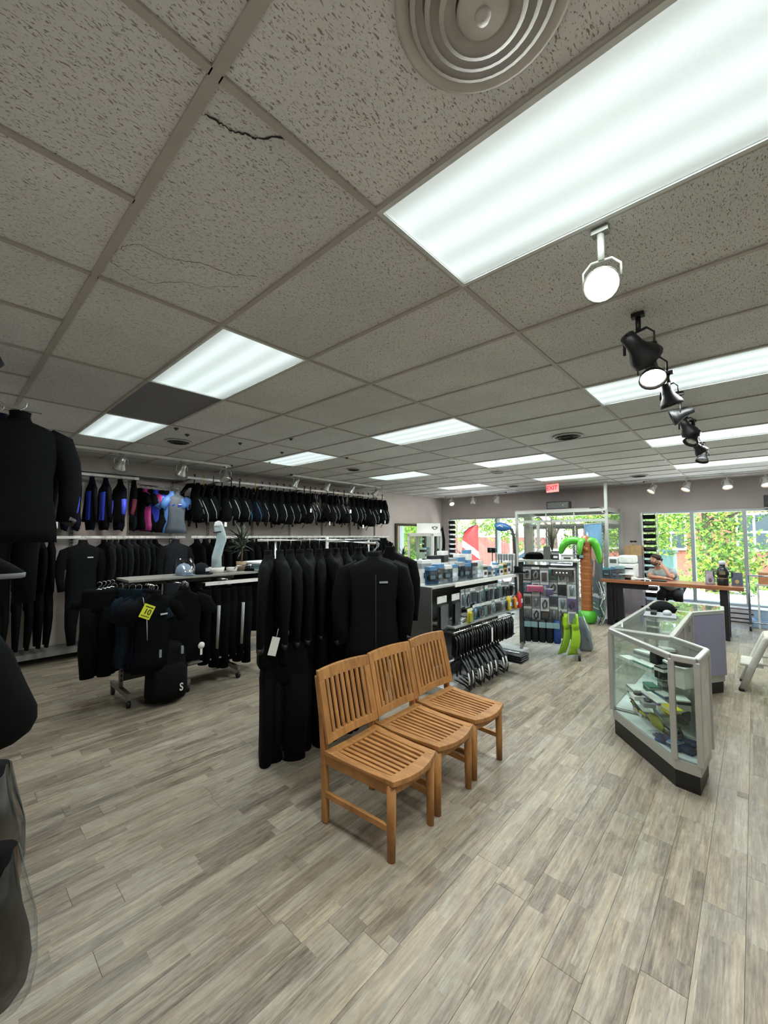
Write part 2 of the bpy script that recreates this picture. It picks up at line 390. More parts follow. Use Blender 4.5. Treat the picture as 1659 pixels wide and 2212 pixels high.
# --- trims
base_mat = mat('black_baseboard_rubber', '#1c1b1b', .5)
struct(box_o('baseboard_left', base_mat, BX, FX, WY - .012, WY, 0, .1))
struct(box_o('baseboard_front', base_mat, FX - .012, FX, RY, 2.0, 0, .08))
win_alu = mat('window_frame_aluminium', '#9da5a6', .4, .5, .05, 30)
sill_mat = mat('white_window_sill', '#dcdde0', .45)
def window(name, y0, y1, z0, z1, mull):
    w = MB()
    f = .045
    w.box(F0 - .01, F1 + .01, y0, y0 + f, z0, z1).box(F0 - .01, F1 + .01, y1 - f, y1, z0, z1).box(F0 - .01, F1 + .01, y0 + f, y1 - f, z1 - f, z1).box(F0 - .01, F1 + .01, y0 + f, y1 - f, z0, z0 + f)
    root = w.build(name, win_alu); struct(root)
    for ym in mull: MB().box(F0 - .03, F1, ym - .032, ym + .032, z0 + f, z1 - f).build('mullion', win_alu, root)
    ys = [y0 + f] + list(mull) + [y1 - f]
    for a, c in zip(ys, ys[1:]): MB().box(F0 + .09, F0 + .096, a, c, z0 + f, z1 - f).build('pane', pane_glass, root)
    MB().box(F0 - .1, F0 + .02, y0 - .03, y1 + .03, z0 - .035, z0).build('sill', sill_mat, root, bev=.006)
    return root
window('window_1', 4.74, 7.28, .34, WT, (5.62,))
window('window_2', -2.3, 1.98, .31, WT, (1.0, .14, -.9))
# ------------------------------------------------------------------ lamps: recessed panels, track heads
def lens_material():
    m, n, l, b = new_mat('prismatic_lens')
    tc = n.new('ShaderNodeTexCoord'); sp = n.new('ShaderNodeSeparateXYZ'); l.new(tc.outputs['Object'], sp.inputs[0])
    # four tubes behind the lens make soft lengthwise bands
    w = n.new('ShaderNodeMath'); w.operation = 'MULTIPLY'; w.inputs[1].default_value = 2 * PI / .19; l.new(sp.outputs['X'], w.inputs[0])
    c = n.new('ShaderNodeMath'); c.operation = 'COSINE'; l.new(w.outputs[0], c.inputs[0])
    v = n.new('ShaderNodeTexVoronoi'); v.inputs['Scale'].default_value = 160; l.new(tc.outputs['Object'], v.inputs['Vector'])
    r = n.new('ShaderNodeMapRange'); r.inputs[1].default_value = -1; r.inputs[2].default_value = 1; r.inputs[3].default_value = .80; r.inputs[4].default_value = 1.1; l.new(c.outputs[0], r.inputs[0])
    r2 = n.new('ShaderNodeMapRange'); r2.inputs[3].default_value = .92; r2.inputs[4].default_value = 1.06; l.new(v.outputs['Distance'], r2.inputs[0])
    # the tubes do not reach the edges
    ab = n.new('ShaderNodeMath'); ab.operation = 'ABSOLUTE'; l.new(sp.outputs['X'], ab.inputs[0])
    ed = n.new('ShaderNodeMapRange'); ed.interpolation_type = 'SMOOTHSTEP'; ed.inputs[1].default_value = .30; ed.inputs[2].default_value = .16; ed.inputs[3].default_value = .55; ed.inputs[4].default_value = 1.0; l.new(ab.outputs[0], ed.inputs[0])
    k = n.new('ShaderNodeMath'); k.operation = 'MULTIPLY'; l.new(r.outputs[0], k.inputs[0]); l.new(r2.outputs[0], k.inputs[1])
    k2 = n.new('ShaderNodeMath'); k2.operation = 'MULTIPLY'; l.new(k.outputs[0], k2.inputs[0]); l.new(ed.outputs[0], k2.inputs[1])
    k3 = n.new('ShaderNodeMath'); k3.operation = 'MULTIPLY'; l.new(k2.outputs[0], k3.inputs[0]); k3.inputs[1].default_value = LENS_E
    b.inputs['Base Color'].default_value = (.8, .8, .8, 1); b.inputs['Emission Color'].default_value = lin('#e2f6f6') + (1,)
    l.new(k3.outputs[0], b.inputs['Emission Strength'])
    return m
LENS_E = PANEL_E
lens_mat = lens_material()
rim_mat = mat('light_rim_paint', '#c9cfcd', .4)
ROWN = {-1: 'over the showcases', 1: 'over the middle of the shop', 3: 'near the wetsuit wall'}
COLN = {1: 'nearest the camera end', 5: 'second from the back wall', 9: 'third from the back wall', 13: 'closest to the front windows'}
lensmesh = rimmesh = None
for (k, m) in LIGHTS:
    x = GX0 + G * (k + .5); y = GY0 + 2 * G * (m + .5)
    t = thing('ceiling_light', 'recessed fluorescent panel %s, %s' % (ROWN[m], COLN[k]), 'ceiling light', (x, y, CE), group='recessed fluorescent panels')
    if lensmesh is None:
        a = G / 2; c = G; q = .018
        mb = MB()
        for b4 in ((-a, a, -c, -c + q), (-a, a, c - q, c), (-a, -a + q, -c + q, c - q), (a - q, a, -c + q, c - q)): mb.box(b4[0], b4[1], b4[2], b4[3], -.004, .02)
        rimmesh = mb.mesh('rim', rim_mat); lensmesh = MB().box(-a + q, a - q, -c + q, c - q, .004, .012).mesh('lens', lens_mat)
    for nm, me in (('rim', rimmesh), ('lens', lensmesh)):
        o = bpy.data.objects.new(nm, me); COL.objects.link(o); o.parent = t
    ld = bpy.data.lights.new('tube_light', 'AREA'); ld.shape = 'RECTANGLE'; ld.size = .52; ld.size_y = 1.12; ld.energy = PANEL_W * (.60 if m >= 1 and k == 1 else 1.12 if m == -1 else 1.0); ld.color = (.93, 1.0, .985); ld.spread = math.radians(180)
    lo = bpy.data.objects.new('tube_light', ld); COL.objects.link(lo); lo.parent = t; lo.location = (0, 0, .002)

bulb_mat = mat('lit_bulb', '#fff4e0', .3, emit=26.0)
bulb_off = mat('unlit_bulb', '#c8cccb', .12, .6)
bulb_ring = mat('pale_reflector_bulb', '#e2e4e2', .3, .1)
bulb_dim = mat('warm_lit_bulb', '#ffe3b5', .3, emit=6.0)
def spot_head(label, loc, aim, m, lens, group, size=1.0, stem=.07, watts=0):
    """track spotlight: clip, stem, yoke and a flared bell with its lamp; loc is the point on the ceiling or rail"""
    t = thing('track_spotlight', label, 'spotlight', loc, 0, group)
    MB().box(-.018, .018, -.03, .03, -.022, 0).cyl((0, 0, -.02), (0, 0, -stem), .013, .013, 10).build('stem', m, t)
    piv = Vector((0, 0, -stem - .075 * size)); d = Vector(aim).normalized()
    sd = d.cross(Vector((0, 0, 1)));
    if sd.length < .1: sd = Vector((1, 0, 0))
    sd.normalize()
    w = .062 * size
    y = [tuple(piv + sd * w), tuple(piv + sd * w + Vector((0, 0, .045 * size))), tuple(Vector((0, 0, -stem)) + sd * w * .55), tuple(Vector((0, 0, -stem)) - sd * w * .55), tuple(piv - sd * w + Vector((0, 0, .045 * size))), tuple(piv - sd * w)]
    MB().tube(y, .006 * size, 6, flat=.6).build('yoke', m, t)
    q = d.to_track_quat('Z', 'Y').to_matrix().to_4x4(); q.translation = piv
    b = MB(); b.T = q
    b.lathe([(.004, -.085), (.026, -.08), (.03, -.03), (.034, -.01), (.056, .03), (.062, .055), (.058, .055), (.052, .03), (.03, .0)], 18, caps=False) if size == 1 else \
        b.lathe([(r * size, z * size) for r, z in ((.004, -.085), (.026, -.08), (.03, -.03), (.034, -.01), (.056, .03), (.062, .055), (.058, .055), (.052, .03), (.03, .0))], 18, caps=False)
    b.build('housing', m, t)
    b = MB(); b.T = q
    b.lathe([(.001, .04 * size), (.03 * size, .043 * size), (.054 * size, .036 * size), (.054 * size, .03 * size), (.001, .02 * size)], 18, caps=False); b.build('bulb', lens, t)
    if watts:
        ld = bpy.data.lights.new('bulb_light', 'SPOT'); ld.energy = watts; ld.spot_size = math.radians(70); ld.spot_blend = .6; ld.shadow_soft_size = .05; ld.color = (1, .93, .82)
        lo = bpy.data.objects.new('bulb_light', ld); COL.objects.link(lo); lo.parent = t; lo.location = piv + d * .07 * size
        lo.rotation_euler = (-d).to_track_quat('Z', 'Y').to_euler()
    return t
white_fix = mat('white_fixture', '#c9c7c2', .45); silver_fix = mat('silver_fixture', '#a5a5a0', .3, .7)
rail_white = mat('white_track_enamel', '#e6e4df', .4)
def rail(label, x0, x1, y0, y1):
    t = thing('lighting_track', label, 'track', (x0, y0, CE))
    MB().beam((0, 0, -.018), (x1 - x0, y1 - y0, -.018), .04, .034).build('channel', rail_white, t)
    for s in (0, 1): MB().box(-.02, .02, -.02, .02, -.026, -.001).build('end_cap', black_plastic, t, (s * (x1 - x0), s * (y1 - y0), 0))
rail('long white light track over the wetsuit wall', .55, 3.32, 6.62, 6.55)
rail('white light track over the black dive vests', 4.62, 7.3, 6.66, 6.76)
for i, x in enumerate((.95, 1.71, 2.53, 3.23)):
    spot_head('silver spotlight, %s from the back wall on the wetsuit-wall track' % nth(i), (x, 6.61 - .02 * (x - .95), CE - .035), (-.1, .55 if i in (1, 2) else -.25, -.85), silver_fix, bulb_ring, 'spotlights over the wetsuit wall', 1.45, .05, 15 if i in (1, 2) else 0)
for i, x in enumerate((4.73, 5.55, 6.29, 7.1)):
    spot_head('spotlight over the dive vests, %s along its track%s' % (nth(i), ', lit' if i in (1, 2) else ''), (x, 6.68 + .03 * (x - 4.73), CE - .02), (-.25, .5, -.8), silver_fix, bulb_dim if i in (1, 2) else bulb_ring, 'spotlights over the dive vests', 1.35, .05, watts=14 if i in (1, 2) else 0)
rail('white light track near the front window wall on the flag side', 10.45, 10.45, 5.0, 6.95)
rail('white light track along the front wall over the counter', 10.45, 10.45, -1.3, 1.75)
for i, (y, aim) in enumerate(((6.75, (-.45, -.5, -.75)), (6.02, (.1, .05, -1)), (5.26, (.5, .5, -.7)))):
    spot_head('white spotlight, %s from the left corner on the front track' % nth(i), (10.45, y, CE - .02), aim, white_fix, bulb_dim, 'spotlights along the front wall', 1.25, .09, 10 if i == 0 else 0)
for i, (y, aim) in enumerate(((1.6, (-.4, .5, -.8)), (1.0, (-.4, .35, -.85)), (.36, (-.45, -.1, -.85)), (-.2, (-.4, -.1, -.85)))):
    spot_head('white spotlight above the counter window, %s from the entrance' % nth(i), (10.45, y, CE - .02), aim, white_fix, bulb_dim, 'spotlights above the counter', 1.35, .07, 16)
for i, (x, y, aim, lit, sz) in enumerate(((1.70, .40, (-.62, -.1, -.62), 1, 1.05), (2.50, .42, (.75, -.35, -.5), 0, 1.1), (2.95, .43, (-.5, -.1, -.7), 1, 1.0), (3.55, .42, (.25, -.2, -.9), 0, 1.0), (4.15, .42, (-.1, .85, -.3), 0, .95),
                                   (4.7, .43, (.5, -.3, -.7), 0, .95), (5.25, .43, (-.4, .4, -.8), 0, .95), (5.9, .44, (.3, -.5, -.8), 0, .95), (6.6, .45, (-.3, .2, -.9), 0, .95))):
    spot_head('black spotlight hanging over the showcases, %s from the camera%s' % (nth(i), ', brightly lit' if lit else ', unlit'), (x, y, CE), aim, steel_grey if i == 0 else black_metal, bulb_mat if lit else bulb_off, 'black spotlights over the showcases', sz * (1.22 if i else 1.0), .10 if i else .13, 40 if lit else 0)
# ------------------------------------------------------------------ vents and exit sign
vent_w = mat('grey_diffuser_paint', '#bdbab5', .5); vent_d = mat('dark_vent', '#2a2a28', .6)
t = thing('air_diffuser', 'large round stepped air diffuser beside the nearest light panel', 'vent', (.765, .40, CE))
MB().lathe([(.195, 0), (.197, -.008), (.188, -.012), (.17, -.003), (.165, .0)], 40, caps=False).build('rim', vent_w, t)
for i, (r, z) in enumerate(((.155, -.016), (.122, -.026), (.09, -.036))):
    MB().lathe([(r - .004, z - .006), (r + .006, z - .002), (r + .008, z), (r - .002, z + .004), (r - .026, z + .02), (r - .03, z + .016)], 36, caps=False).build('cone_ring', vent_w, t)
MB().lathe([(.001, -.05), (.02, -.048), (.05, -.042), (.058, -.036), (.056, -.03), (.001, -.01)], 30, caps=False).build('centre_cone', vent_w, t)
MB().lathe([(.001, -.062), (.014, -.06), (.018, -.05), (.001, -.04)], 16, caps=False).build('knob', vent_w, t)
MB().lathe([(.16, .001), (.001, .001)], 30, caps=False).build('throat', mat('diffuser_throat', '#7d7973', .6), t)
for i, (x, y, r, lb) in enumerate(((2.02, 5.40, .15, 'round dark ceiling vent beside the two lit panels by the wetsuits'), (5.03, 5.33, .13, 'small dark ceiling vent above the dive vests'),
                                   (5.09, 1.63, .17, 'dark ceiling vent in front of the black spotlights'), (9.44, 1.67, .17, 'dark ceiling vent nearest the counter window'), (7.09, 3.55, .14, 'small grey ceiling vent in the middle of the shop'), (9.3, 4.25, .14, 'dark ceiling vent near the front entrance'))):
    t = thing('ceiling_vent', lb, 'vent', (x, y, CE), group='small round ceiling vents')
    MB().lathe([(r, 0), (r * 1.02, -.008), (r * .9, -.012), (r * .86, -.002)], 28, caps=False).build('rim', vent_w, t)
    MB().lathe([(r * .87, -.004), (.001, -.004)], 28, caps=False).build('throat', vent_d, t)
    for q in (.66, .4): MB().lathe([(r * q, -.02), (r * q + .012, -.014), (r * q - .014, -.004)], 24, caps=False).build('cone_ring', vent_d if i != 4 else vent_w, t)
for i, (x, y) in enumerate(((1.75, 4.75), (1.95, 4.95), (2.6, 4.9), (2.9, 4.2), (3.3, 5.0), (3.6, 5.8), (4.2, 4.6))):
    t = thing('sprinkler_cap', 'tiny dark sprinkler cap, %s from the back wall along the wetsuit side' % nth(i), 'sprinkler', (x, y, CE), group='small dark ceiling sprinklers by the wetsuits')
    MB().lathe([(.024, .004), (.026, -.004), (.012, -.012), (.012, -.02), (.001, -.021)], 12, caps=False).build('cap', vent_d, t)
t = thing('exit_sign', 'lit red EXIT sign hanging from the ceiling before the entrance', 'sign', (9.5, 3.40, CE), rz=-.25)
MB().box(-.02, .02, -.15, .15, -.2, -.012).build('case', mat('red_sign_acrylic', '#f08a86', .35, emit=.75), t, bev=.006)
MB().box(-.03, .03, -.08, .08, -.014, 0).build('mount', white_fix, t)
text('EXIT', .135, mat('exit_letter', '#e8203a', .4, emit=1.1), t, (-.0215, 0, -.108), (PI / 2, 0, -PI / 2), 'lettering', .001, bold=True)
# ------------------------------------------------------------------ outside
struct(box_o('ground', mat('pale_concrete', '#cfcbc2', .9, 0, .08, 1.5), FX + .2, 60, -40, 45, -.3, -.14))
tag(box_o('lawn_strip', mat('lawn', '#5a7f2a', .95, 0, .3, 6), 19.4, 23.6, -30, 40, -.14, -.10), kind='stuff')
leaf_mats = [mat('leaf_lime', '#84a22c', .6, 0, .25, 2), mat('leaf_green', '#55802a', .6, 0, .3, 2), mat('leaf_deep', '#33591d', .6, 0, .3, 2)]
bark = mat('tree_bark', '#5a4c3e', .9)
def tree(label, x, y, h, rad, seed, low=.7):
    t = thing('tree', label, 'tree', (x, y, -.14), group='leafy trees outside the windows')
    rr = random.Random(seed)
    tr = MB(); tr.tube([(0, 0, 0), (.08, .05, h * .3), (0, .1, h * .6), (.05, 0, h * .85)], [.17, .13, .09, .03], 8)
    for i in range(6):
        a = rr.uniform(0, 6.28); z = h * rr.uniform(.3, .6)
        tr.tube([(0.03, .05, z), (rad * .5 * math.cos(a), rad * .5 * math.sin(a), z + h * .15), (rad * .8 * math.cos(a), rad * .8 * math.sin(a), z + h * .2)], [.06, .04, .015], 6)
    tr.build('trunk', bark, t)
    lf = MB(); cl = [(rr.uniform(-1, 1) * rad, rr.uniform(-1, 1) * rad, low + rr.random() * (h - low)) for _ in range(72)]
    cl = [c for c in cl if (c[0] / rad) ** 2 + (c[1] / rad) ** 2 < 1.05]
    for c in cl:
        cr = rr.uniform(.35, .62) * rad * .55
        for _ in range(150):
            u = Vector((rr.gauss(0, 1), rr.gauss(0, 1), rr.gauss(0, 1))).normalized() * cr * rr.random() ** .4
            p = Vector(c) + u; s = rr.uniform(.05, .10)
            q = Euler((rr.uniform(-1.1, 1.1), rr.uniform(-1.1, 1.1), rr.uniform(0, 6.28))).to_matrix()
            vs = [tuple(p + q @ Vector(w)) for w in ((-s, 0, 0), (0, -s * .5, .02), (s, 0, 0), (0, s * .5, .02))]
            lf.add(vs, [(0, 1, 2, 3)], rr.choice((0, 0, 1, 1, 2)))
    o = lf.build('leaves', leaf_mats, t); o['kind'] = 'stuff'
tree('leafy lime green tree filling the middle counter window', 17.8, 1.15, 5.4, 1.95, 1, .4)
tree('leafy green tree seen through the far right pane', 16.4, -2.3, 5.2, 1.7, 2, .35)
tree('tree behind the entrance doors', 18.3, 6.5, 5.6, 1.7, 3, .9)
tree('tree above the red fence left of the flag', 18.6, 14.6, 6.0, 2.1, 4, 1.9)
tree('tree above the red fence right of the flag', 18.4, 10.5, 6.2, 2.0, 5, 1.9)
tree('far tree standing against the brick building', 21.4, 4.3, 6.4, 1.5, 6, 1.2)
# red brick building opposite with windows
brick = MATS.get('red_brick')
def brick_material():
    m, n, l, b = new_mat('red_brick_wall')
    ge = n.new('ShaderNodeNewGeometry'); sp = n.new('ShaderNodeSeparateXYZ'); l.new(ge.outputs['Position'], sp.inputs[0])
    cb = n.new('ShaderNodeCombineXYZ'); l.new(sp.outputs['Y'], cb.inputs[0]); l.new(sp.outputs['Z'], cb.inputs[1])
    br = n.new('ShaderNodeTexBrick'); l.new(cb.outputs[0], br.inputs['Vector']); br.inputs['Scale'].default_value = 4.0
    br.inputs['Color1'].default_value = lin('#8c4e3e') + (1,); br.inputs['Color2'].default_value = lin('#7c4236') + (1,); br.inputs['Mortar'].default_value = lin('#8f786c') + (1,)
    br.inputs['Mortar Size'].default_value = .015
    l.new(br.outputs['Color'], b.inputs['Base Color']); b.inputs['Roughness'].default_value = .9
    return m
brick = brick_material()
t = thing('building', 'red brick building across the street behind the trees', 'building', (24, 3, -.14))
MB().box(0, 6, -12, 4, 0, 7.5).build('wall', brick, t)
MB().box(-.05, 6, -12.05, 4.05, 7.5, 7.7).build('cornice', mat('stone_cornice', '#cbbfae', .8), t)
for z in (1.2, 4.4):
    for y in (2.2, -.6, -3.6, -6.6):
        w = MB().box(-.06, .05, y, y + 1.2, z, z + 1.7).build('window', white_paint, t)
        for (ya, za) in ((.08, .1), (.64, .1), (.08, .9), (.64, .9)): MB().box(-.075, -.055, y + ya, y + ya + .48, z + za, z + za + .7).build('window_pane', mat('dark_far_glass', '#3c464d', .1), w)
t = thing('fence', 'weathered red board fence beyond the left window', 'fence', (21.6, 7.6, -.14))
fm = mat('red_fence_board', '#93605a', .85, 0, .2, 3, stretch=(1, 1, .2)); fb = MB().box(0, .022, 0, .145, 0, 1.75).mesh('board', fm)
for i in range(86):
    o = bpy.data.objects.new('board', fb); COL.objects.link(o); o.parent = t; o.location = (R.uniform(-.008, .008), i * .15, .05)
for z in (.4, 1.45): MB().box(.024, .07, 0, 12.9, z, z + .09).build('fence_rail', fm, t)
for i in range(6): MB().box(-.06, -.012, i * 2.4, i * 2.4 + .12, 0, 1.9).build('fence_post', mat('white_fence_post', '#e3ddd6', .8), t)
# feather flag on the pavement: red with a white diagonal bar
t = thing('feather_flag', 'red diving feather flag with white diagonal stripe outside the left window', 'flag', (12.25, 7.46, -.14))
pole = [(0, 0, .0), (0, .02, 1.2), (0, .02, 1.75), (0, -.06, 2.0), (0, -.2, 2.14), (0, -.36, 2.22), (0, -.56, 2.26)]
MB().tube(pole, [.017] * 4 + [.013, .01, .008], 8).build('pole', black_metal, t)
MB().lathe([(.2, .0), (.2, .03), (.03, .05), (.03, .2)], 20).build('base', black_metal, t)
red = mat('red_flag_cloth', '#b82a28', .8, 0, .1, 5); whc = mat('white_flag_cloth', '#b9b5b1', .8)
def lead(z):
    P = pole[1:]
    for (a, b2) in zip(P, P[1:]):
        if a[2] <= z <= b2[2]: return a[1] + (b2[1] - a[1]) * (z - a[2]) / (b2[2] - a[2])
    return P[-1][1]
fl = MB(); N = 70; Mm = 30
vs = []
for i in range(N + 1):
    z = .95 + (2.26 - .95) * i / N; yl = lead(z) if z > 1.2 else .02
    yr = -.60 if z > 1.25 else -.60 - .3 * (1.25 - z)
    for j in range(Mm + 1):
        q = j / Mm; vs.append((.02 * math.sin(q * 6 + z * 3), yl + (yr - yl) * q, z))
for mi in (0, 1):
    fs = []
    for i in range(N):
        for j in range(Mm):
            a = i * (Mm + 1) + j; zc = .95 + 1.31 * (i + .5) / N; yc = vs[a][1] - .03
            d = zc - (1.62 + (yc) * .62)
            if (abs(d) < .115) == (mi == 1): fs.append((a, a + 1, a + Mm + 2, a + Mm + 1))
    if fs: MB().add(vs, fs, 0, True).build('cloth' if mi == 0 else 'stripe', (red, whc)[mi], t)
t = thing('dumpster', 'green lidded bin outside by the brick wall', 'bin', (20.5, 3.0, -.14))
gm = mat('green_bin', '#5f8079', .6)
MB().prism([(-.5, -.55), (.5, -.55), (.5, .55), (-.5, .55)], .12, 1.15).build('body', gm, t, bev=.03)
MB().box(-.56, .56, -.6, .6, 1.15, 1.3).build('lid', mat('dark_green_lid', '#3f5a57', .6), t, bev=.03)
for x in (-.4, .4): MB().cyl((x, -.6, .12), (x, -.5, .12), .12, .12, 14).cyl((x, .5, .12), (x, .6, .12), .12, .12, 14).build('wheel', black_rubber, t)
t = thing('parked_car', 'silver parked car beyond the entrance doors', 'car', (15.4, 5.6, -.14), rz=1.5)
cm = mat('silver_car_paint', '#aab3bb', .25, .5)
side = [(-2.1, .35), (-2.1, .75), (-1.95, .85), (-1.2, .92), (-.75, 1.38), (.7, 1.4), (1.35, .95), (2.05, .88), (2.15, .6), (2.1, .35)]
rings = []
for w, k in ((-.85, .94), (-.82, 1.0), (.82, 1.0), (.85, .94)): rings.append([(x * k, w if z < .95 else w * .8, z) for x, z in side])
MB().loft(rings, 0, False).build('body', cm, t, bev=.04)
for s in (-1, 1):
    MB().add([(-1.05, s * .815, .95), (-.68, s * .705, 1.32), (.62, s * .705, 1.34), (1.15, s * .815, .97)], [(0, 1, 2, 3)]).build('side_window', mat('car_glass', '#20262b', .08), t)
    for x in (-1.35, 1.35):
        w = MB().cyl((x, s * .88, .32), (x, s * .66, .32), .32, .32, 20).build('wheel', black_rubber, t)
        MB().cyl((x, s * .885, .32), (x, s * .87, .32), .2, .2, 16).build('hub_cap', chrome, w)
# ------------------------------------------------------------------ garments
hanger_mat = mat('chrome_hanger_wire', '#b4b8ba', .25, .9); hanger_black = mat('black_hanger_plastic', '#0f1011', .35)
zip_mat = mat('zip_tape', '#131517', .5); grey_logo = mat('grey_logo_print', '#8f949a', .5)
def ring(cx, cy, z, hw, hd, n=18, amp=0.0, k=5, ph=0.0, e=.85):
    o = []
    for j in range(n):
        a = 2 * PI * j / n; c, s_ = math.cos(a), math.sin(a); q = 1 + amp * math.sin(k * a + ph) + amp * .6 * math.sin(2 * k * a + ph * 1.7)
        o.append((cx + hw * q * math.copysign(abs(c) ** e, c), cy + hd * q * math.copysign(abs(s_) ** e, s_), z))
    return o
def rows_at(rows, z):
    for a, b2 in zip(rows, rows[1:]):
        if a[0] >= z >= b2[0]:
            t = (a[0] - z) / (a[0] - b2[0] + 1e-9); return [a[i] + (b2[i] - a[i]) * t for i in range(3)]
    return rows[-1]
def hanger(t, m=None, w=.2, drop=.13):
    m = m or hanger_mat
    h = MB().tube([(-w, 0, -drop - .05), (-w * .5, 0, -drop), (0, 0, -drop + .035), (w * .5, 0, -drop), (w, 0, -drop - .05)], [.006, .009, .011, .009, .006], 8).build('hanger', m, t)
    MB().tube([(0, 0, -drop + .03), (0, 0, -.065), (.028, 0, -.04), (.032, 0, -.012), (.014, 0, .006), (-.012, 0, .004), (-.022, 0, -.014)], .0032, 6).build('hook', hanger_mat, h)
def garment(kind, seed, name, body, sleeve=None, panel=None, logo=None, tagm=None, hang=None, panel_on='sleeve', zipper=False):
    """kind: wetsuit, shorty, jacket, tee, vest, pants.  Origin at the top of the hanger hook; front faces -y."""
    rr = random.Random(seed); t = thing(name, None, None); sleeve = sleeve or body
    ph = rr.uniform(0, 6); K = rr.choice((4, 5, 6, 7)); D = .155 if kind == 'jacket' else .12
    if kind != 'pants':
        L = {'wetsuit': .86, 'shorty': .62, 'jacket': .80, 'tee': .72, 'vest': .62}[kind]
        sw = {'wetsuit': .205, 'shorty': .19, 'jacket': .225, 'tee': .20, 'vest': .17}[kind] * rr.uniform(.96, 1.04)
        dp = {'wetsuit': .085, 'shorty': .075, 'jacket': .105, 'tee': .06, 'vest': .07}[kind]
        hem = {'wetsuit': .17, 'shorty': .155, 'jacket': .235, 'tee': .215, 'vest': .17}[kind]
        rows = [(-D + .045, .055, .05), (-D + .015, .065, .058), (-D - .01, sw * .62, dp * .72), (-D - .04, sw * .9, dp * .85), (-D - .08, sw, dp * .95), (-D - .2, sw * .93, dp), (-D - .36, sw * .84, dp * .95), (-D - .5, sw * .86, dp * .95), (-D - L + .1, hem * .98, dp * 1.0), (-D - L, hem, dp * 1.02)]
        b = MB(); rg = []
        for i, (z, w, d) in enumerate(rows): rg.append(ring(0, .01 * math.sin(z * 5 + ph), z, w, d, 20, .012 + .03 * max(0, i - 4) / 5, K, ph + i * .35))
        b.loft(rg)
        b.build('torso', body, t)
        if kind != 'vest':
            cl = MB(); cl.loft([ring(0, 0, -D + .03, .052, .048, 16), ring(0, 0, -D + .075, .058 if kind == 'jacket' else .05, .05, 16), ring(0, 0, -D + .078, .05, .042, 16), ring(0, 0, -D + .03, .044, .04, 16)], caps=False)
            cl.build('collar', body, t)
            sl = {'wetsuit': .62, 'shorty': .58, 'jacket': .66, 'tee': .22}[kind]
            r0 = {'wetsuit': .072, 'shorty': .066, 'jacket': .088, 'tee': .085}[kind]
            r1 = {'wetsuit': .042, 'shorty': .042, 'jacket': .056, 'tee': .085}[kind]
            for s in (-1, 1):
                ou = rr.uniform(.03, .07); fw = rr.uniform(-.06, .02)
                if kind == 'tee': P = [(s * sw * .72, 0, -D - .055), (s * (sw + .02), 0, -D - .1), (s * (sw + .09), fw * .3, -D - .24)]; rads = [r0 * .7, r0 * .95, r1]
                else:
                    P = [(s * sw * .66, 0, -D - .06), (s * (sw - .005), 0, -D - .10), (s * (sw + ou * .7), fw * .2, -D - .24), (s * (sw + ou), fw * .5, -D - .36), (s * (sw + ou * .9), fw, -D - .36 - (sl - .36) * .5), (s * (sw + ou * .6), fw * 1.3, -D - sl)]
                    rads = [r0 * .7, r0 * .98, r0 * .92, (r0 + r1) / 2, r1 * 1.08, r1]
                so = MB().tube(P, rads, 12, flat=.8, axis=(0, 1, 0)).build('sleeve', sleeve, t)
                if panel and panel_on == 'sleeve':
                    MB().tube([tuple(Vector(p) + Vector((s * .004, -.004, 0))) for p in P[2:5]], [q * 1.06 for q in rads[2:5]], 12, flat=.82, axis=(0, 1, 0)).build('sleeve_panel', panel, so)
                if kind == 'jacket':
                    MB().tube([P[-2][:2] + (P[-1][2] + .035,), P[-1][:2] + (P[-1][2] - .004,)], [r1 * 1.02, r1 * .96], 12, flat=.82, axis=(0, 1, 0)).build('cuff', zip_mat, so)
        if panel and panel_on == 'torso':
            pm = MB(); n = 7; vs = []; zz = [-D - .14 - (L - .2) * i / 6 for i in range(7)]
            for z in zz:
                _, w, d = rows_at(rows, z)
                for j in range(n):
                    a = -PI / 2 - .35 + 1.25 * j / (n - 1); c, s_ = math.cos(a), math.sin(a)
                    vs.append((w * 1.07 * math.copysign(abs(c) ** .85, c), d * 1.16 * math.copysign(abs(s_) ** .85, s_), z))
            fs = [(i * n + j, i * n + j + 1, (i + 1) * n + j + 1, (i + 1) * n + j) for i in range(6) for j in range(n - 1)]
            pm.add(vs, fs, 0, True).build('side_panel', panel, t)
        if logo:
            _, w, d = rows_at(rows, -D - .17)
            MB().box(.03, .1, -d * 1.13 - .004, -d * 1.05, -D - .175, -D - .16).build('logo', logo, t)
        if zipper:
            zp = [(0, -rows_at(rows, z)[2] * 1.06 - .003, z) for z in [-D - .02 - (L - .08) * i / 8 for i in range(9)]]
            MB().tube(zp, .006, 6, flat=.5).build('zip', zip_mat, t)
    if kind in ('wetsuit', 'shorty', 'pants'):
        if kind == 'pants':
            tp, wd, dp, L2 = -.10, .19, .07, .98
            wb = MB(); wb.loft([ring(0, 0, tp, wd * .9, dp, 18, .02, K, ph), ring(0, 0, tp - .05, wd * .92, dp * 1.05, 18, .02, K, ph), ring(0, 0, tp - .24, wd, dp * 1.2, 18, .03, K, ph), ring(0, 0, tp - .30, wd * .95, dp * 1.1, 18, .03, K, ph)]); wb.build('waist', body, t)
            y0 = tp - .24; r0, r1 = .105, .075
        else:
            y0 = -D - L + .12; L2 = .62 if kind == 'wetsuit' else .2; r0, r1 = (.092, .05) if kind == 'wetsuit' else (.088, .078)
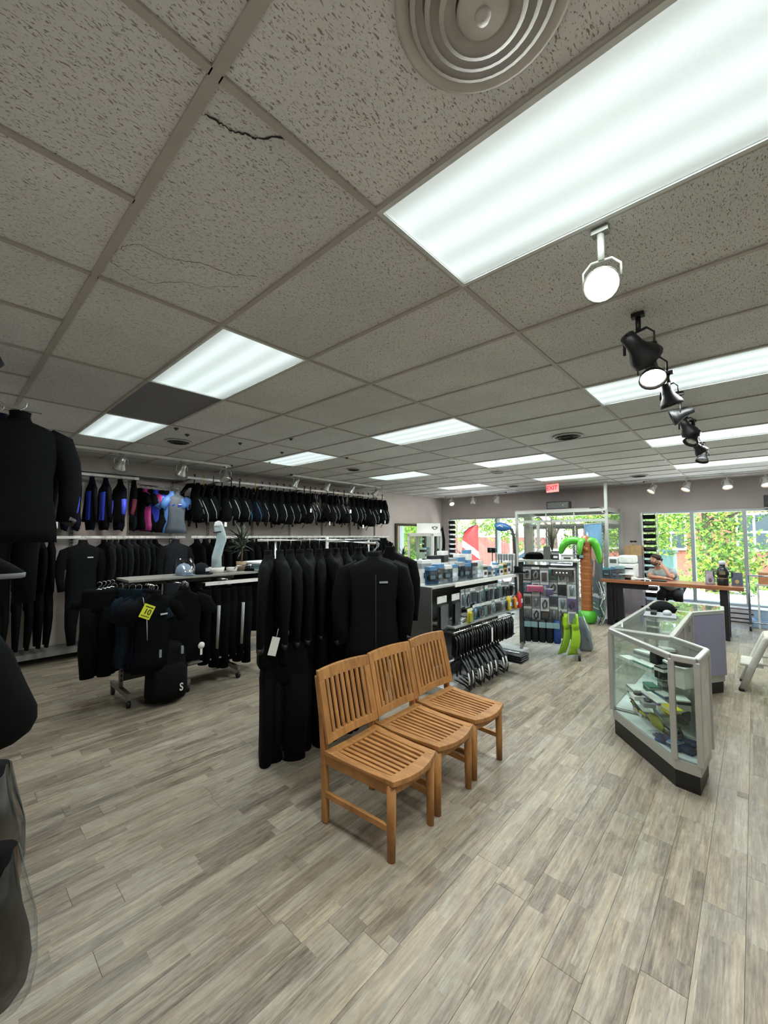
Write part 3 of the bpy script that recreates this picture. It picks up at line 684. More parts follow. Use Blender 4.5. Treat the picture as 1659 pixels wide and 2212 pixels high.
        for s in (-1, 1):
            w = rr.uniform(-.015, .02)
            P = [(s * .085, 0, y0), (s * .092, w, y0 - L2 * .35), (s * (.09 + w), w * .5, y0 - L2 * .6), (s * .088, -w, y0 - L2)]
            MB().tube(P, [r0, r0 * .9, (r0 + r1) / 2, r1], 12, flat=.8, axis=(0, 1, 0)).build('leg', sleeve if kind != 'pants' else body, t)
    if kind == 'vest':
        pass
    hanger(t, hang, .19 if kind != 'pants' else .16, D + .01)
    if tagm:
        g = MB().box(-.022, .022, -.001, .001, -.1, 0).build('price_tag', tagm, t); g.location = (.24, -.06, -.72); g.rotation_euler = (0, .12, .5)
    return t
USED = set()
def put(proto, loc, rz, label, cat, group=None):
    """first use places the prototype itself, later ones copy it with all its parts"""
    if proto.name not in USED:
        USED.add(proto.name); o = proto
        o.location = loc; o.rotation_euler = (0, 0, rz)
    else: o = dup(proto, None, loc, rz)
    if 'group' in o.keys(): del o['group']
    return tag(o, label, cat, group)
def wj(a=.08): return R.uniform(-a, a)
# ------------------------------------------------------------------ wall fixtures on the left wall
std_mat = mat('slotted_standard_steel', '#8d8a85', .4, .5); rail_mat = mat('white_hang_rail', '#d6d4cf', .35)
slot_dark = mat('slot_shadow', '#2a2927', .8)
for i, x in enumerate((1.35, 2.1, 2.75, 3.4, 4.3, 5.2, 6.1, 7.0, 7.9)):
    t = thing('slotted_standard', 'slotted metal wall upright, %s from the back wall' % nth(i), 'wall upright', (x, WY, 0), group='slotted uprights on the wetsuit wall')
    MB().box(-.02, .02, -.022, -.001, .5, 2.72).build('channel', std_mat, t)
    s = MB()
    for k in range(44): s.box(-.007, .007, -.0235, -.021, .55 + k * .049, .55 + k * .049 + .03)
    s.build('slots', slot_dark, t)['kind'] = 'stuff'
def rail_bar(label, x0, x1, y, z, dia=.016, xs=()):
    t = thing('hang_rail', label, 'clothes rail', (x0, y, z))
    MB().box(0, x1 - x0, -.012, .012, -.028, .012).build('bar', rail_mat, t, bev=.004)
    for x in xs: MB().beam((x - x0, 0, -.01), (x - x0, WY - .02 - y, -.03), .012, .03).build('bracket', std_mat, t)
rail_bar('upper white rail holding the shorty wetsuits', .5, 2.12, 7.2, 2.66, xs=(.7, 1.36, 2.09))
rail_bar('high white rail holding the black dive vests', 2.8, 7.75, 7.05, 2.74, xs=(2.9, 3.4, 4.3, 5.2, 6.1, 7.0, 7.6))
rail_bar('lower white rail for full wetsuits, near the back wall', .5, 2.85, 7.2, 1.735, xs=(.7, 1.36, 2.09, 2.74))
rail_bar('long lower white rail for dark wetsuits under the vests', 2.95, 8.1, 7.2, 1.735, xs=(3.4, 4.3, 5.2, 6.1, 7.0, 7.9))
t = thing('display_shelf', 'thin metal shelf above the shorty wetsuits', 'shelf', (1.35, WY - .02, 2.70))
MB().box(0, 1.5, -.28, 0, 0, .018).build('board', steel_grey, t)
for x in (.02, .74, 1.44): MB().prism([(x, 0), (x + .012, 0), (x + .012, -.26), (x, -.02)], -.03, 0).build('bracket', std_mat, t)
t = thing('wall_base_shelf', 'low grey steel base shelf along the wetsuit wall', 'shelf', (.5, WY - .02, .10))
MB().box(0, 7.6, -.34, 0, .04, .075).build('board', steel_grey, t)
MB().box(0, 7.6, -.34, -.325, .0, .04).build('front_lip', steel_grey, t)
for x in (.2, 2.4, 4.8, 7.2): MB().box(x, x + .03, -.33, -.02, -.1, .04).build('foot', steel_grey, t)
# upper row: shorty suits side on
P_sh_k = garment('shorty', 3, 'shorty_wetsuit', neoprene); P_sh_b = garment('shorty', 4, 'shorty_wetsuit', neoprene, neoprene_n, blue_panel); P_sh_b2 = garment('shorty', 8, 'shorty_wetsuit', neoprene_n, neoprene, blue_panel, panel_on='torso'); P_sh_m = garment('shorty', 5, 'shorty_wetsuit', neoprene, neoprene_b, maroon_panel)
for i, (x, p, rz, lb) in enumerate(((1.03, P_sh_k, -1.5, 'all black shorty wetsuit with white price card beside the blue ones'), (1.2, P_sh_b, -1.65, 'shorty wetsuit with blue sleeves, first blue one from the back wall'), (1.34, P_sh_b, -1.75, 'shorty wetsuit with blue sleeves, second blue one from the back wall'),
        (1.5, P_sh_b2, -1.5, 'navy shorty with blue side panel, third blue one from the back wall'), (1.67, P_sh_b2, -1.45, 'shorty with bright blue side panel, fourth blue one from the back wall'), (1.86, P_sh_b, -1.4, 'shorty wetsuit with blue sleeves hanging next to the maroon one'), (2.05, P_sh_m, -1.7, 'black shorty wetsuit with maroon sleeves'))):
    o = put(p, (x, 7.2, 2.66), rz, lb, 'wetsuit', 'shorty wetsuits on the upper rail'); o.scale = (.74, .62, 1.0)
t = thing('price_card', 'white price card hanging from the black shorty wetsuit', 'price card', (1.05, 6.98, 1.98), rz=.2)
MB().box(-.045, .045, -.001, .001, -.13, 0).build('card', paper, t)
for z, w in ((-.03, .05), (-.05, .03), (-.085, .035)): MB().box(-w / 2, w / 2, -.003, -.001, z - .008, z).build('print', mat('grey_print', '#5b5d60', .7), t)
for i in range(3): put(P_sh_k, (.66 + .1 * i, 7.2, 2.66), -1.3 + wj(), 'black shorty wetsuit, %s from the back wall corner' % nth(i), 'wetsuit', 'shorty wetsuits on the upper rail')
# rash guards on an angled arm
t = thing('faceout_arm', 'chrome sloping arm holding the rash guards', 'hanging arm', (2.2, WY - .03, 2.55))
MB().tube([(0, 0, .06), (.02, -.08, .035), (.46, -.50, -.025)], .011, 8).build('arm', chrome, t)
rg_blue = mat('royal_blue_lycra', '#2a3fc0', .55, 0, .2, 6); rg_pink = mat('magenta_lycra', '#a02c74', .55, 0, .2, 6); rg_grey = mat('slate_lycra', '#4a5560', .6, 0, .2, 6); rg_sky = mat('sky_blue_lycra', '#4f7ec4', .55, 0, .2, 6)
for i, (nm, m1, m2, off, rz) in enumerate((('black', neoprene, neoprene, -.02, -.5), ('magenta', rg_pink, neoprene, -.1, -.45), ('black and magenta', neoprene, rg_pink, -.17, -.4), ('royal blue', rg_blue, rg_blue, -.24, -.35), ('black and royal blue', neoprene, rg_blue, -.31, -.32), ('blue sleeved black', neoprene_b, rg_blue, -.38, -.3), ('sky blue', rg_sky, rg_sky, -.45, -.27), ('slate grey', rg_grey, rg_sky, -.53, -.22))):
    p = garment('tee', 40 + i, 'rash_guard', m1, m2, logo=silver_print if i == 7 else None)
    o = put(p, (2.20 + .062 * i, 7.40 - .055 * i, 2.565 - .008 * i), -1.15 + .11 * i,  '%s short sleeve rash guard on the sloping arm by the wetsuits' % nm, 'rash guard', 'rash guards on the sloping arm'); o.scale = (.72, .72, .86)
# lower row of full wetsuits
P_w = [garment('wetsuit', 60 + i, 'full_wetsuit', m1, m2) for i, (m1, m2) in enumerate(((neoprene, neoprene), (neoprene_b, neoprene), (neoprene_g, neoprene_b), (neoprene, neoprene_g)))]
P_wf = garment('wetsuit', 70, 'full_wetsuit', neoprene_b, neoprene, logo=silver_print)
for i, x in enumerate((.62, .74, .86, .96, 1.06)): put(P_w[i % 2], (x, 7.2, 1.735), -PI / 2 + wj(), 'black full wetsuit hung edge on, %s on the lower rail from the back wall' % nth(i), 'wetsuit', 'black full wetsuits near the back wall').scale = (1, .6, 1)
put(P_wf, (1.38, 6.98, 1.735), .12, 'black full wetsuit facing out with white chest print', 'wetsuit')
for i in range(10): put(P_w[2 if i % 3 else 3], (1.68 + .078 * i, 7.2, 1.735), -PI / 2 + .3 + wj(.05), 'grey shouldered wetsuit in the tight row, %s from the front facing suit' % nth(i), 'wetsuit', 'grey shouldered wetsuits in a row').scale = (1, .5, 1)
put(garment('wetsuit', 72, 'full_wetsuit', neoprene_g, neoprene_b), (2.62, 6.98, 1.735), .1, 'dark grey full wetsuit facing out at the end of the grey row', 'wetsuit')
for i in range(34): put(P_w[i % 2], (3.05 + .148 * i, 7.2, 1.735), -PI / 2 + .15 + wj(.06), 'dark full wetsuit under the dive vests, %s from the rail\'s back end' % nth(i), 'wetsuit', 'dark full wetsuits under the dive vests').scale = (1, .8, 1)
# dive vests (buoyancy jackets)
teal = mat('teal_webbing', '#2f6f84', .6); yel = mat('yellow_hanger', '#d8cf2a', .4); tan = mat('tan_hanger', '#b59a5a', .5); strap_grey = mat('grey_piping', '#8a8f92', .5)
bcd_a = mat('black_cordura', '#050607', .88, 0, .3, 20, .3, 500, .15); bcd_b = mat('charcoal_cordura', '#0b0d0f', .88, 0, .3, 20, .3, 500, .15); bcd_n = mat('navy_cordura', '#0a0e1a', .88, 0, .3, 20, .3, 500, .15)
def dive_vest(seed, m1, m2, hm, accent):
    rr = random.Random(seed); t = thing('dive_vest', None, None); ph = rr.uniform(0, 6)
    MB().tube([(0, 0, -.16), (0, 0, -.02), (.02, 0, .022), (0, 0, .03), (-.02, 0, .02)], [.012, .012, .01, .01, .008], 8, flat=.5).build('hanger', hm, t)
    for s in (-1, 1):
        MB().tube([(s * .02, .02, -.13), (s * .12, -.02, -.14), (s * .17, -.07, -.24), (s * .15, -.10, -.38)], [.035, .042, .045, .04], 10, flat=.45, axis=(0, 1, 0)).build('shoulder_strap', m1, t)
        b = MB(); b.loft([ring(s * .13, -.05, -.30, .05, .05, 16, .05, 4, ph), ring(s * .15, -.06, -.36, .085, .075, 16, .05, 4, ph), ring(s * .16, -.05, -.48, .105, .1, 16, .06, 4, ph + 1), ring(s * .15, -.04, -.58, .1, .095, 16, .06, 4, ph + 2), ring(s * .12, -.03, -.66, .07, .06, 16, .05, 4, ph)])
        lb = b.build('air_lobe', m2, t)
        MB().tube([(s * .235, -.10, -.36), (s * .262, -.06, -.46), (s * .262, -.02, -.56), (s * .21, .0, -.66)], .006, 6).build('piping', accent if s == 1 else strap_grey, lb)
        MB().box(s * .1 - .03, s * .1 + .03, -.165, -.14, -.50, -.44).build('buckle', black_plastic, t, bev=.006)
    b = MB(); b.loft([ring(0, .05, -.12, .09, .03, 14), ring(0, .06, -.25, .14, .04, 14), ring(0, .06, -.5, .15, .045, 14), ring(0, .05, -.64, .12, .03, 14)]); b.build('backplate', m1, t)
    MB().tube([(-.14, .1, -.42), (0, .17, -.42), (.14, .1, -.42)], [.02, .022, .02], 8, flat=.3).build('tank_band', bcd_a, t)
    MB().tube([(-.10, -.06, -.2), (-.2, -.12, -.3), (-.19, -.15, -.46), (-.15, -.16, -.6), (-.14, -.15, -.72)], [.014, .014, .014, .016, .02], 8).build('inflator_hose', black_rubber, t)
    MB().tube([(.16, -.13, -.6), (.12, -.14, -.68), (.05 + wj(.05), -.1, -.74)], .014, 6, flat=.35).build('waist_strap', bcd_a, t)
    return t
BV = [dive_vest(1, bcd_a, bcd_b, black_plastic, strap_grey), dive_vest(2, bcd_b, bcd_a, yel, silver_print), dive_vest(3, bcd_a, bcd_n, tan, teal), dive_vest(4, bcd_a, bcd_a, black_plastic, strap_grey), dive_vest(5, bcd_b, bcd_b, black_plastic, silver_print)]
seq = [0, 1, 4, 0, 4, 3, 2, 2, 0, 3, 4] + [3, 0, 3, 3, 0, 3] * 4
for i in range(30):
    k = seq[i]; x = 2.92 + .163 * i; s = ('with grey piping', 'on a yellow hanger', 'with teal trim on a tan hanger', 'all in black', 'in charcoal with silver piping')[k]
    o = put(BV[k], (x, 7.05 + wj(.03), 2.765), -PI / 2 + .15 + wj(.3), 'dive vest %s, %s from the rash guards' % (s, nth(i)), 'dive vest', 'dive vests on the high wall rail'); q = R.uniform(.95, 1.12); o.scale = (q, q * 1.05, q * R.uniform(.98, 1.12))
for i, (x, z, lb) in enumerate(((3.3, 1.98, 'under the charcoal vest'), (5.1, 2.3, 'on the middle vests'), (5.6, 2.05, 'below the middle vests'), (6.2, 2.33, 'on an all black vest'), (6.6, 2.0, 'low on the later vests'), (7.2, 2.38, 'high near the rail end'), (7.35, 2.12, 'low near the rail end'))):
    t = thing('price_tag', 'small white price tag hanging %s' % lb, 'price tag', (x, 6.66, z), rz=wj(.5), group='price tags on the dive vests')
    MB().box(-.022, .022, -.001, .001, -.075, 0).build('card', paper, t); MB().tube([(0, 0, 0), (.003, 0.05, .05), (0, 7.05 - 6.66, 2.73 - z)], .0012, 4).build('string', black_rubber, t)
# ------------------------------------------------------------------ things hung on the back wall, at the frame's left edge
t = thing('wall_hook_bar', 'black peg bar high on the back wall near the camera', 'hook', (BX, 3.85, 2.66))
MB().box(0, .80, -.012, .012, -.012, .012).build('bar', chrome, t); MB().box(0, .012, -.05, .05, -.06, .06).build('plate', chrome, t)
for i, (x, y, m1, rz) in enumerate(((.02, 3.95, neoprene_n, .05), (.06, 3.78, neoprene_n, -.1), (.16, 3.62, neoprene, .12))):
    p = garment('wetsuit' if 0 else 'jacket', 90 + i, 'neoprene_jacket', m1, neoprene_b if i == 1 else m1)
    put(p, (x + .18, y, 2.66), rz, ('navy neoprene jacket behind two others on the back wall bar', 'navy jacket with charcoal sleeves on the back wall bar', 'front black neoprene jacket on the back wall bar')[i], 'jacket', 'neoprene jackets on the back wall')
put(garment('pants', 95, 'neoprene_trousers', neoprene), (.42, 4.5, 2.52), .1, 'black neoprene trousers hanging behind the back wall jackets', 'trousers')
t = thing('neoprene_hood', 'black neoprene hood on a black peg near the ceiling', 'hood', (BX, 2.02, 2.62))
MB().box(0, .42, -.012, .012, -.008, .02).build('peg', black_metal, t)
b = MB(); b.loft([ring(.34, 0, -.015, .06, .05, 16), ring(.35, 0, -.08, .085, .08, 16), ring(.34, 0, -.16, .08, .075, 16, .04), ring(.35, 0, -.24, .11, .09, 16, .05), ring(.34, 0, -.26, .1, .085, 16, .05)]); b.build('shell', neoprene, t)
t = thing('boxed_mask', 'khaki and white boxed mask with white price label on the back wall', 'box', (.04, 2.55, 1.83))
MB().box(0, .13, -.06, .06, .0, .12).build('carton', mat('khaki_carton', '#6e6a58', .7), t, bev=.004)
MB().box(-.01, .135, -.075, -.061, -.04, .05).build('label', paper, t); MB().box(.0, .09, -.078, -.075, .02, .03).build('print', grey_paper, t)
MB().box(BX - .04, .0, -.01, .01, .09, .1).build('peg', chrome, t)
boot_sole = mat('grey_boot_sole', '#5b5e60', .6)
def boot(nm, label, loc, rz, s=1.0, m=neoprene, sole=boot_sole, rx=0.0, bag=False, cat='boot'):
    """ankle boot hanging from its heel loop: toe along +x before turning"""
    t = thing(nm, label, cat, loc, rz, rx=rx)
    b = MB(); b.loft([[(x * s, y * s, z * s) for x, y, z in ring(0, 0, .30, .065, .05, 16)], [(x * s, y * s, z * s) for x, y, z in ring(.005, 0, .2, .058, .048, 16)], [(x * s, y * s, z * s) for x, y, z in ring(.015, 0, .12, .07, .05, 16)], [(x * s, y * s, z * s) for x, y, z in ring(.05, 0, .075, .105, .05, 16)], [(x * s, y * s, z * s) for x, y, z in ring(.07, 0, .035, .135, .052, 16)], [(x * s, y * s, z * s) for x, y, z in ring(.07, 0, .012, .13, .05, 16)]]); b.build('upper', m, t)
    b = MB(); b.loft([[(x * s, y * s, z * s) for x, y, z in ring(.07, 0, .028, .142, .055, 18)], [(x * s, y * s, z * s) for x, y, z in ring(.07, 0, .005, .14, .054, 18)], [(x * s, y * s, z * s) for x, y, z in ring(.07, 0, 0, .13, .048, 18)]]); b.build('sole', sole, t)
    MB().tube([(-.045 * s, 0, .14 * s), (-.052 * s, 0, .3 * s), (-.03 * s, 0, .36 * s), (-.02 * s, 0, .3 * s)], .007 * s, 6, flat=.5).build('heel_loop', black_rubber, t)
    if bag:
        b = MB(); b.loft([ring(.06 * s, 0, -.012 * s, .13 * s, .06 * s, 24, .03, 5), ring(.07 * s, 0, .05 * s, .15 * s, .065 * s, 24, .03, 6, 1), ring(.03 * s, 0, .17 * s, .10 * s, .062 * s, 24, .04, 5, 2), ring(.0, 0, .32 * s, .085 * s, .056 * s, 24, .05, 6, 1), ring(-.01, 0, .42 * s, .075 * s, .012 * s, 24, .04, 4)], caps=False); b.build('plastic_bag', clear_plastic, t)
        MB().box(.12 * s, .15 * s, -.074 * s, -.068 * s, .03 * s, .045 * s).build('label', paper, t)
    return t
boot('dive_boot', 'black dive boot with grey toe hung in the upper row by the back wall', (.10, 2.48, 1.56), -.1, .85)
boot('dive_boot', 'black dive boot behind the grey toed one by the back wall', (-.02, 2.65, 1.57), -.2, .85)
t = thing('boot_peg', 'chrome peg holding the upper dive boots', 'peg', (BX, 2.55, 1.865)); MB().box(0, .42, -.006, .006, -.006, .006).build('arm', chrome, t)
t = thing('mesh_bag', 'large rounded black mesh bag hanging low by the back wall', 'bag', (.12, 2.55, .80))
b = MB(); b.loft([ring(.05, 0, .0, .05, .04, 28, .02, 5, 0, 1), ring(.06, 0, .012, .11, .07, 28, .02, 5, 1, 1), ring(.065, 0, .04, .145, .09, 28, .02, 5, 1, 1), ring(.07, 0, .09, .162, .10, 28, .02, 4, 1, 1), ring(.07, 0, .15, .16, .105, 28, .02, 4, 1, 1), ring(.05, 0, .26, .14, .10, 28, .02, 5, 2, 1), ring(.02, 0, .42, .115, .08, 28, .03, 5, 3, 1), ring(.0, 0, .5, .09, .05, 28, .03, 5, 0, 1)]); b.build('body', neoprene, t)
MB().tube([(-.06, 0, .49), (-.03, 0, .6), (.02, 0, .6), (.07, 0, .48)], .012, 8, flat=.5).build('handle', black_rubber, t)
t = thing('weight_belt', 'black webbing belt with pale edge hanging under the mesh bag', 'belt', (.09, 2.3, .70))
MB().tube([(-.12, 0, .02), (.0, -.02, -.02), (.09, .0, .03), (.075, .05, .07), (-.05, .06, .06)], .03, 8, flat=.25, axis=(0, 1, 0)).build('webbing', black_rubber, t)
MB().tube([(-.12, -.012, .05), (.0, -.035, .01), (.09, -.015, .06)], .003, 6).build('edging', mat('pale_edging', '#b9bdbd', .5), t)
def bagged_boot(label, loc, rz, m, bagm, s=1.0):
    """boot hanging toe down inside a wrinkled bag"""
    t = thing('bagged_dive_boot', label, 'boot', loc, rz); t.scale = (s, s, s)
    MB().loft([ring(.0, 0, .0, .02, .02, 24), ring(0, 0, .012, .055, .042, 24), ring(0, 0, .05, .082, .058, 24), ring(0, 0, .11, .09, .062, 24, .01), ring(-.004, 0, .19, .084, .06, 24, .015, 5), ring(-.012, 0, .26, .074, .056, 24, .02, 5), ring(-.016, 0, .36, .064, .05, 24, .02, 5), ring(-.016, 0, .44, .06, .046, 24, .02, 5)]).build('upper', m, t)
    MB().loft([ring(-.02, .045, .01, .04, .012, 18), ring(-.02, .058, .06, .066, .014, 18), ring(-.02, .06, .18, .066, .014, 18), ring(-.025, .052, .27, .05, .012, 18)]).build('sole', boot_sole, t)
    MB().loft([ring(0, 0, -.022, .045, .03, 28, .03, 7), ring(0, 0, .01, .088, .062, 28, .035, 6, 1), ring(0, 0, .10, .104, .076, 28, .035, 5, 2), ring(0, 0, .22, .1, .07, 28, .05, 6, 3), ring(-.012, 0, .34, .08, .06, 28, .05, 5, 1), ring(-.02, 0, .44, .068, .03, 28, .04, 6)], caps=False).build('plastic_bag', bagm, t)
    MB().box(-.02, .03, -.070, -.066, .045, .068).build('label', paper, t); MB().tube([(-.02, 0, .46), (-.02, .01, .53), (-.02, 0, .55)], .004, 6).build('loop', black_rubber, t)
    return t
smoke_bag = glass_mat('smoky_plastic', '#b9c0c4', 1.0, .15)
bagged_boot('dark boot in a grey plastic bag, middle of the bagged boots by the back wall', (.165, 2.0, .53), -.3, neoprene_b, smoke_bag, .95)
bagged_boot('shiny black boot in a clear bag with white label, lowest by the back wall', (.15, 1.62, .43), -.3, neoprene, clear_plastic, .98)
boot('dive_boot', 'black dive boot under the belt, half out of frame', (-.05, 2.25, .84), 0, .9)
t = thing('boot_rack_upright', 'black peg upright behind the bagged boots on the back wall', 'rack', (BX + .006, 2.1, 0))
MB().box(.0, .02, -.02, .02, .3, 2.1).build('upright', black_metal, t)
for z, y in ((.97, -.05), (.93, -.4), (1.3, .38), (1.14, .14)): MB().beam((.01, y * .4, z), (.32, y, z), .01, .01).build('peg', chrome, t)
# ------------------------------------------------------------------ slatted teak chairs
def teak_material():
    m, n, l, b = new_mat('oiled_teak')
    tc = n.new('ShaderNodeTexCoord'); oi = n.new('ShaderNodeObjectInfo')
    ad = n.new('ShaderNodeVectorMath'); ad.operation = 'ADD'; l.new(tc.outputs['Object'], ad.inputs[0])
    sc = n.new('ShaderNodeMath'); sc.operation = 'MULTIPLY'; sc.inputs[1].default_value = 13.0; l.new(oi.outputs['Random'], sc.inputs[0]); l.new(sc.outputs[0], ad.inputs[1])
    def nz(st, s, d=5):
        mp = n.new('ShaderNodeMapping'); mp.inputs['Scale'].default_value = st; l.new(ad.outputs[0], mp.inputs[0])
        z = n.new('ShaderNodeTexNoise'); z.inputs['Scale'].default_value = s; z.inputs['Detail'].default_value = d; z.inputs['Distortion'].default_value = .5; l.new(mp.outputs[0], z.inputs['Vector']); return z.outputs['Fac']
    a = nz((6, 1.2, 1.2), 6); 
    cr = n.new('ShaderNodeValToRGB'); e = cr.color_ramp.elements; e[0].position = .25; e[0].color = lin('#875c33') + (1,); e[1].position = .8; e[1].color = lin('#bb894f') + (1,)
    q = e.new(.5); q.color = lin('#a37240') + (1,)
    l.new(a, cr.inputs['Fac'])
    hs = n.new('ShaderNodeHueSaturation'); l.new(cr.outputs[0], hs.inputs['Color'])
    r = n.new('ShaderNodeMapRange'); r.inputs[3].default_value = .86; r.inputs[4].default_value = 1.08; l.new(oi.outputs['Random'], r.inputs[0]); l.new(r.outputs[0], hs.inputs['Value'])
    l.new(hs.outputs[0], b.inputs['Base Color']); b.inputs['Roughness'].default_value = .48; b.inputs['Specular IOR Level'].default_value = .4
    return m
teak = teak_material()
def chair():
    """origin under the seat centre on the floor; faces -y"""
    t = thing('slatted_chair', None, None)
    hw = .233
    # seat frame: side rails, curved front rail, back rail; top dips towards the middle
    def sz(x, y): return .43 - .012 * math.cos(x / hw * PI / 2) * (1 if y < .2 else .4)
    def curve_front(x): return -.275 - .035 * math.cos(x / hw * PI / 2)
    for s in (-1, 1):
        MB().loft([[(s * hw, y, .432 - .008 * q), (s * (hw - .055), y, .430 - .008 * q), (s * (hw - .055), y, .405), (s * hw, y, .405)] for y, q in ((-.27, 0), (-.1, 1), (.1, 1), (.245, 0))], 0, False).build('seat_rail', teak, t, bev=.004)
    N = 12; xs = [-hw + 2 * hw * i / N for i in range(N + 1)]
    MB().loft([[(x, curve_front(x), sz(x, 0) + .001), (x, -.225, sz(x, 0) + .001), (x, -.225, sz(x, 0) - .026), (x, curve_front(x), sz(x, 0) - .03)] for x in xs], 0, False).build('front_rail', teak, t, bev=.004)
    MB().loft([[(x, .19, sz(x, .3)), (x, .25, sz(x, .3)), (x, .25, sz(x, .3) - .026), (x, .19, sz(x, .3) - .026)] for x in xs], 0, False).build('back_rail', teak, t, bev=.003)
    ns = 8; span = 2 * (hw - .055); w = span / ns
    for i in range(ns):
        x = -hw + .055 + w * (i + .5); hwid = w * .5 - .0096
        MB().box(-hwid, hwid, -.228, .192, -.022, -.002).build('seat_slat', teak, t, (x, 0, sz(x, 0)), bev=.003)
    # legs: front round posts, back posts rake backward above the seat
    for s in (-1, 1):
        MB().tube([(s * (hw - .026), -.245, 0), (s * (hw - .026), -.245, .2), (s * (hw - .028), -.245, .40)], [.0235, .026, .028], 14).build('front_leg', teak, t, bev=.0)
        MB().loft([[(s * hw - dx, y - .022, z), (s * (hw - .036) - dx, y - .022, z), (s * (hw - .036) - dx, y + .022, z), (s * hw - dx, y + .022, z)] for z, y, dx in ((0, .255, 0), (.25, .262, 0), (.43, .272, 0), (.62, .29, 0), (.86, .335, 0))], 0, False).build('back_leg', teak, t, bev=.008)
        MB().box(s * (hw - .013) - .011, s * (hw - .013) + .011, -.23, .245, .155, .19).build('stretcher', teak, t, bev=.004)
        MB().box(s * (hw - .018) - .012, s * (hw - .018) + .012, -.24, .25, .345, .405).build('side_apron', teak, t, bev=.004)
    MB().loft([[(x, -.262 - .02 * math.cos(x / hw * PI / 2), .402), (x, -.24 - .02 * math.cos(x / hw * PI / 2), .402), (x, -.24 - .02 * math.cos(x / hw * PI / 2), .35), (x, -.262 - .02 * math.cos(x / hw * PI / 2), .35)] for x in [-.19 + .38 * i / 8 for i in range(9)]], 0, False).build('front_apron', teak, t, bev=.003)
    MB().box(-.18, .18, .215, .24, .35, .405).build('back_apron', teak, t, bev=.003)
    # backrest panel, raked, hollowed across
    def bp(x, z, d=0.0):
        h = (z - .48) / .43; return (x, .215 + .105 * h + .018 * (1 - (x / hw) ** 2) + d, z)
    def bar(x0, x1, z0, z1, n, nm, th=.024, crown=0):
        rg = []
        for i in range(n + 1):
            x = x0 + (x1 - x0) * i / n; c = crown * (1 - (x / hw) ** 2)
            rg.append([bp(x, z0), bp(x, z1 + c), bp(x, z1 + c, th), bp(x, z0, th)])
        MB().loft(rg, 0, False).build(nm, teak, t, bev=.004)
    bar(-hw, hw, .83, .895, 10, 'top_rail', crown=.007); bar(-hw + .048, hw - .048, .475, .525, 8, 'lower_rail')
    for s in (-1, 1):
        rg = [[bp(s * hw, z), bp(s * (hw - .05), z), bp(s * (hw - .05), z, .024), bp(s * hw, z, .024)] for z in (.475, .6, .72, .832)]
        MB().loft(rg, 0, False).build('back_stile', teak, t, bev=.004)
    nb = 8; sp = 2 * (hw - .05); w = sp / nb
    for i in range(nb):
        x = -hw + .05 + w * (i + .5); h = w * .5 - .0096
        MB().loft([[bp(x - h, z), bp(x + h, z), bp(x + h, z, .016), bp(x - h, z, .016)] for z in (.522, .62, .73, .832)], 0, False).build('back_slat', teak, t, bev=.003)
    for o in t.children:
        for v in o.data.vertices:
            y = v.co.y + o.location.y
            k = 1 - .105 * min(1, max(0, (.20 - y) / .47))
            v.co.x = (v.co.x + o.location.x) * k - o.location.x
    return t
ch = chair()
put(ch, (1.90, 1.765, 0), .03, 'slatted teak chair nearest the camera, leftmost of the three', 'chair', 'slatted teak chairs')
put(ch, (2.376, 1.785, 0), 0.0, 'slatted teak chair in the middle of the three', 'chair', 'slatted teak chairs')
put(ch, (2.868, 1.80, 0), -.03, 'slatted teak chair at the far end, next to the black hangers', 'chair', 'slatted teak chairs')
# ------------------------------------------------------------------ black garment rack behind the chairs
t = thing('garment_rack', 'white garment rack crowded with black jackets behind the teak chairs', 'clothes rack', (2.45, 2.95, 0))
MB().tube([(-.72, 0, 1.71), (.72, 0, 1.71)], .010, 10).build('rail', chrome, t); MB().tube([(0, 0, .1), (0, 0, 1.74)], .014, 10).build('post', rail_mat, t)
MB().tube([(0, 0, 1.70), (0, -.62, 1.685)], .010, 8).build('faceout_arm', chrome, t)
for s in (-1, 1): MB().tube([(s * .55, 0, .12), (s * .55, 0, 1.71)], .010, 8).build('side_post', chrome, t); MB().box(s * .55 - .03, s * .55 + .03, -.16, .16, .08, .12).build('foot', black_metal, t)
MB().tube([(-.7, 0, .98), (.7, 0, .98)], .012, 8).build('lower_rail', rail_mat, t); MB().box(-.55, .55, -.02, .02, .09, .12).build('base_bar', black_metal, t)
for x, y in ((-.55, -.14), (-.55, .14), (.55, -.14), (.55, .14)): MB().cyl((x - .012, y, .04), (x + .012, y, .04), .04, .04, 14).build('caster', black_rubber, t)
jk = [mat('black_softshell', '#050607', .88, 0, .3, 10, .2, 300, .12), mat('charcoal_softshell', '#0a0b0d', .88, 0, .3, 10, .2, 300, .14)]
PJ = [garment('jacket', 100 + i, 'softshell_jacket', jk[i % 2], jk[(i + 1) // 2 % 2]) for i in range(3)]
for i in range(9):
    put(PJ[i % 3], (1.83 + .105 * i, 2.95, 1.71), -2.05 + wj(.2), 'black jacket hung edge on, %s on the rack from its left end' % nth(i), 'jacket', 'black jackets on the rack').scale = (1, .62, 1)
put(garment('jacket', 110, 'softshell_jacket', jk[1], jk[0], logo=grey_logo, zipper=True), (2.50, 2.40, 1.69), -.62, 'front black zip jacket facing out over the teak chairs', 'jacket')
for i, (x, y, rz) in enumerate(((2.58, 2.46, -.6), (2.66, 2.53, -.66), (2.74, 2.60, -.7))): put(PJ[(i + 1) % 3], (x, y, 1.69), rz, 'black jacket layered behind the front zip jacket, %s in' % nth(i), 'jacket', 'jackets behind the front one').scale = (1, .6, 1)
put(garment('wetsuit', 114, 'thermal_suit', jk[0]), (2.94, 2.60, 1.69), -.78, 'large black thermal suit at the right end of the jacket rack', 'jacket')
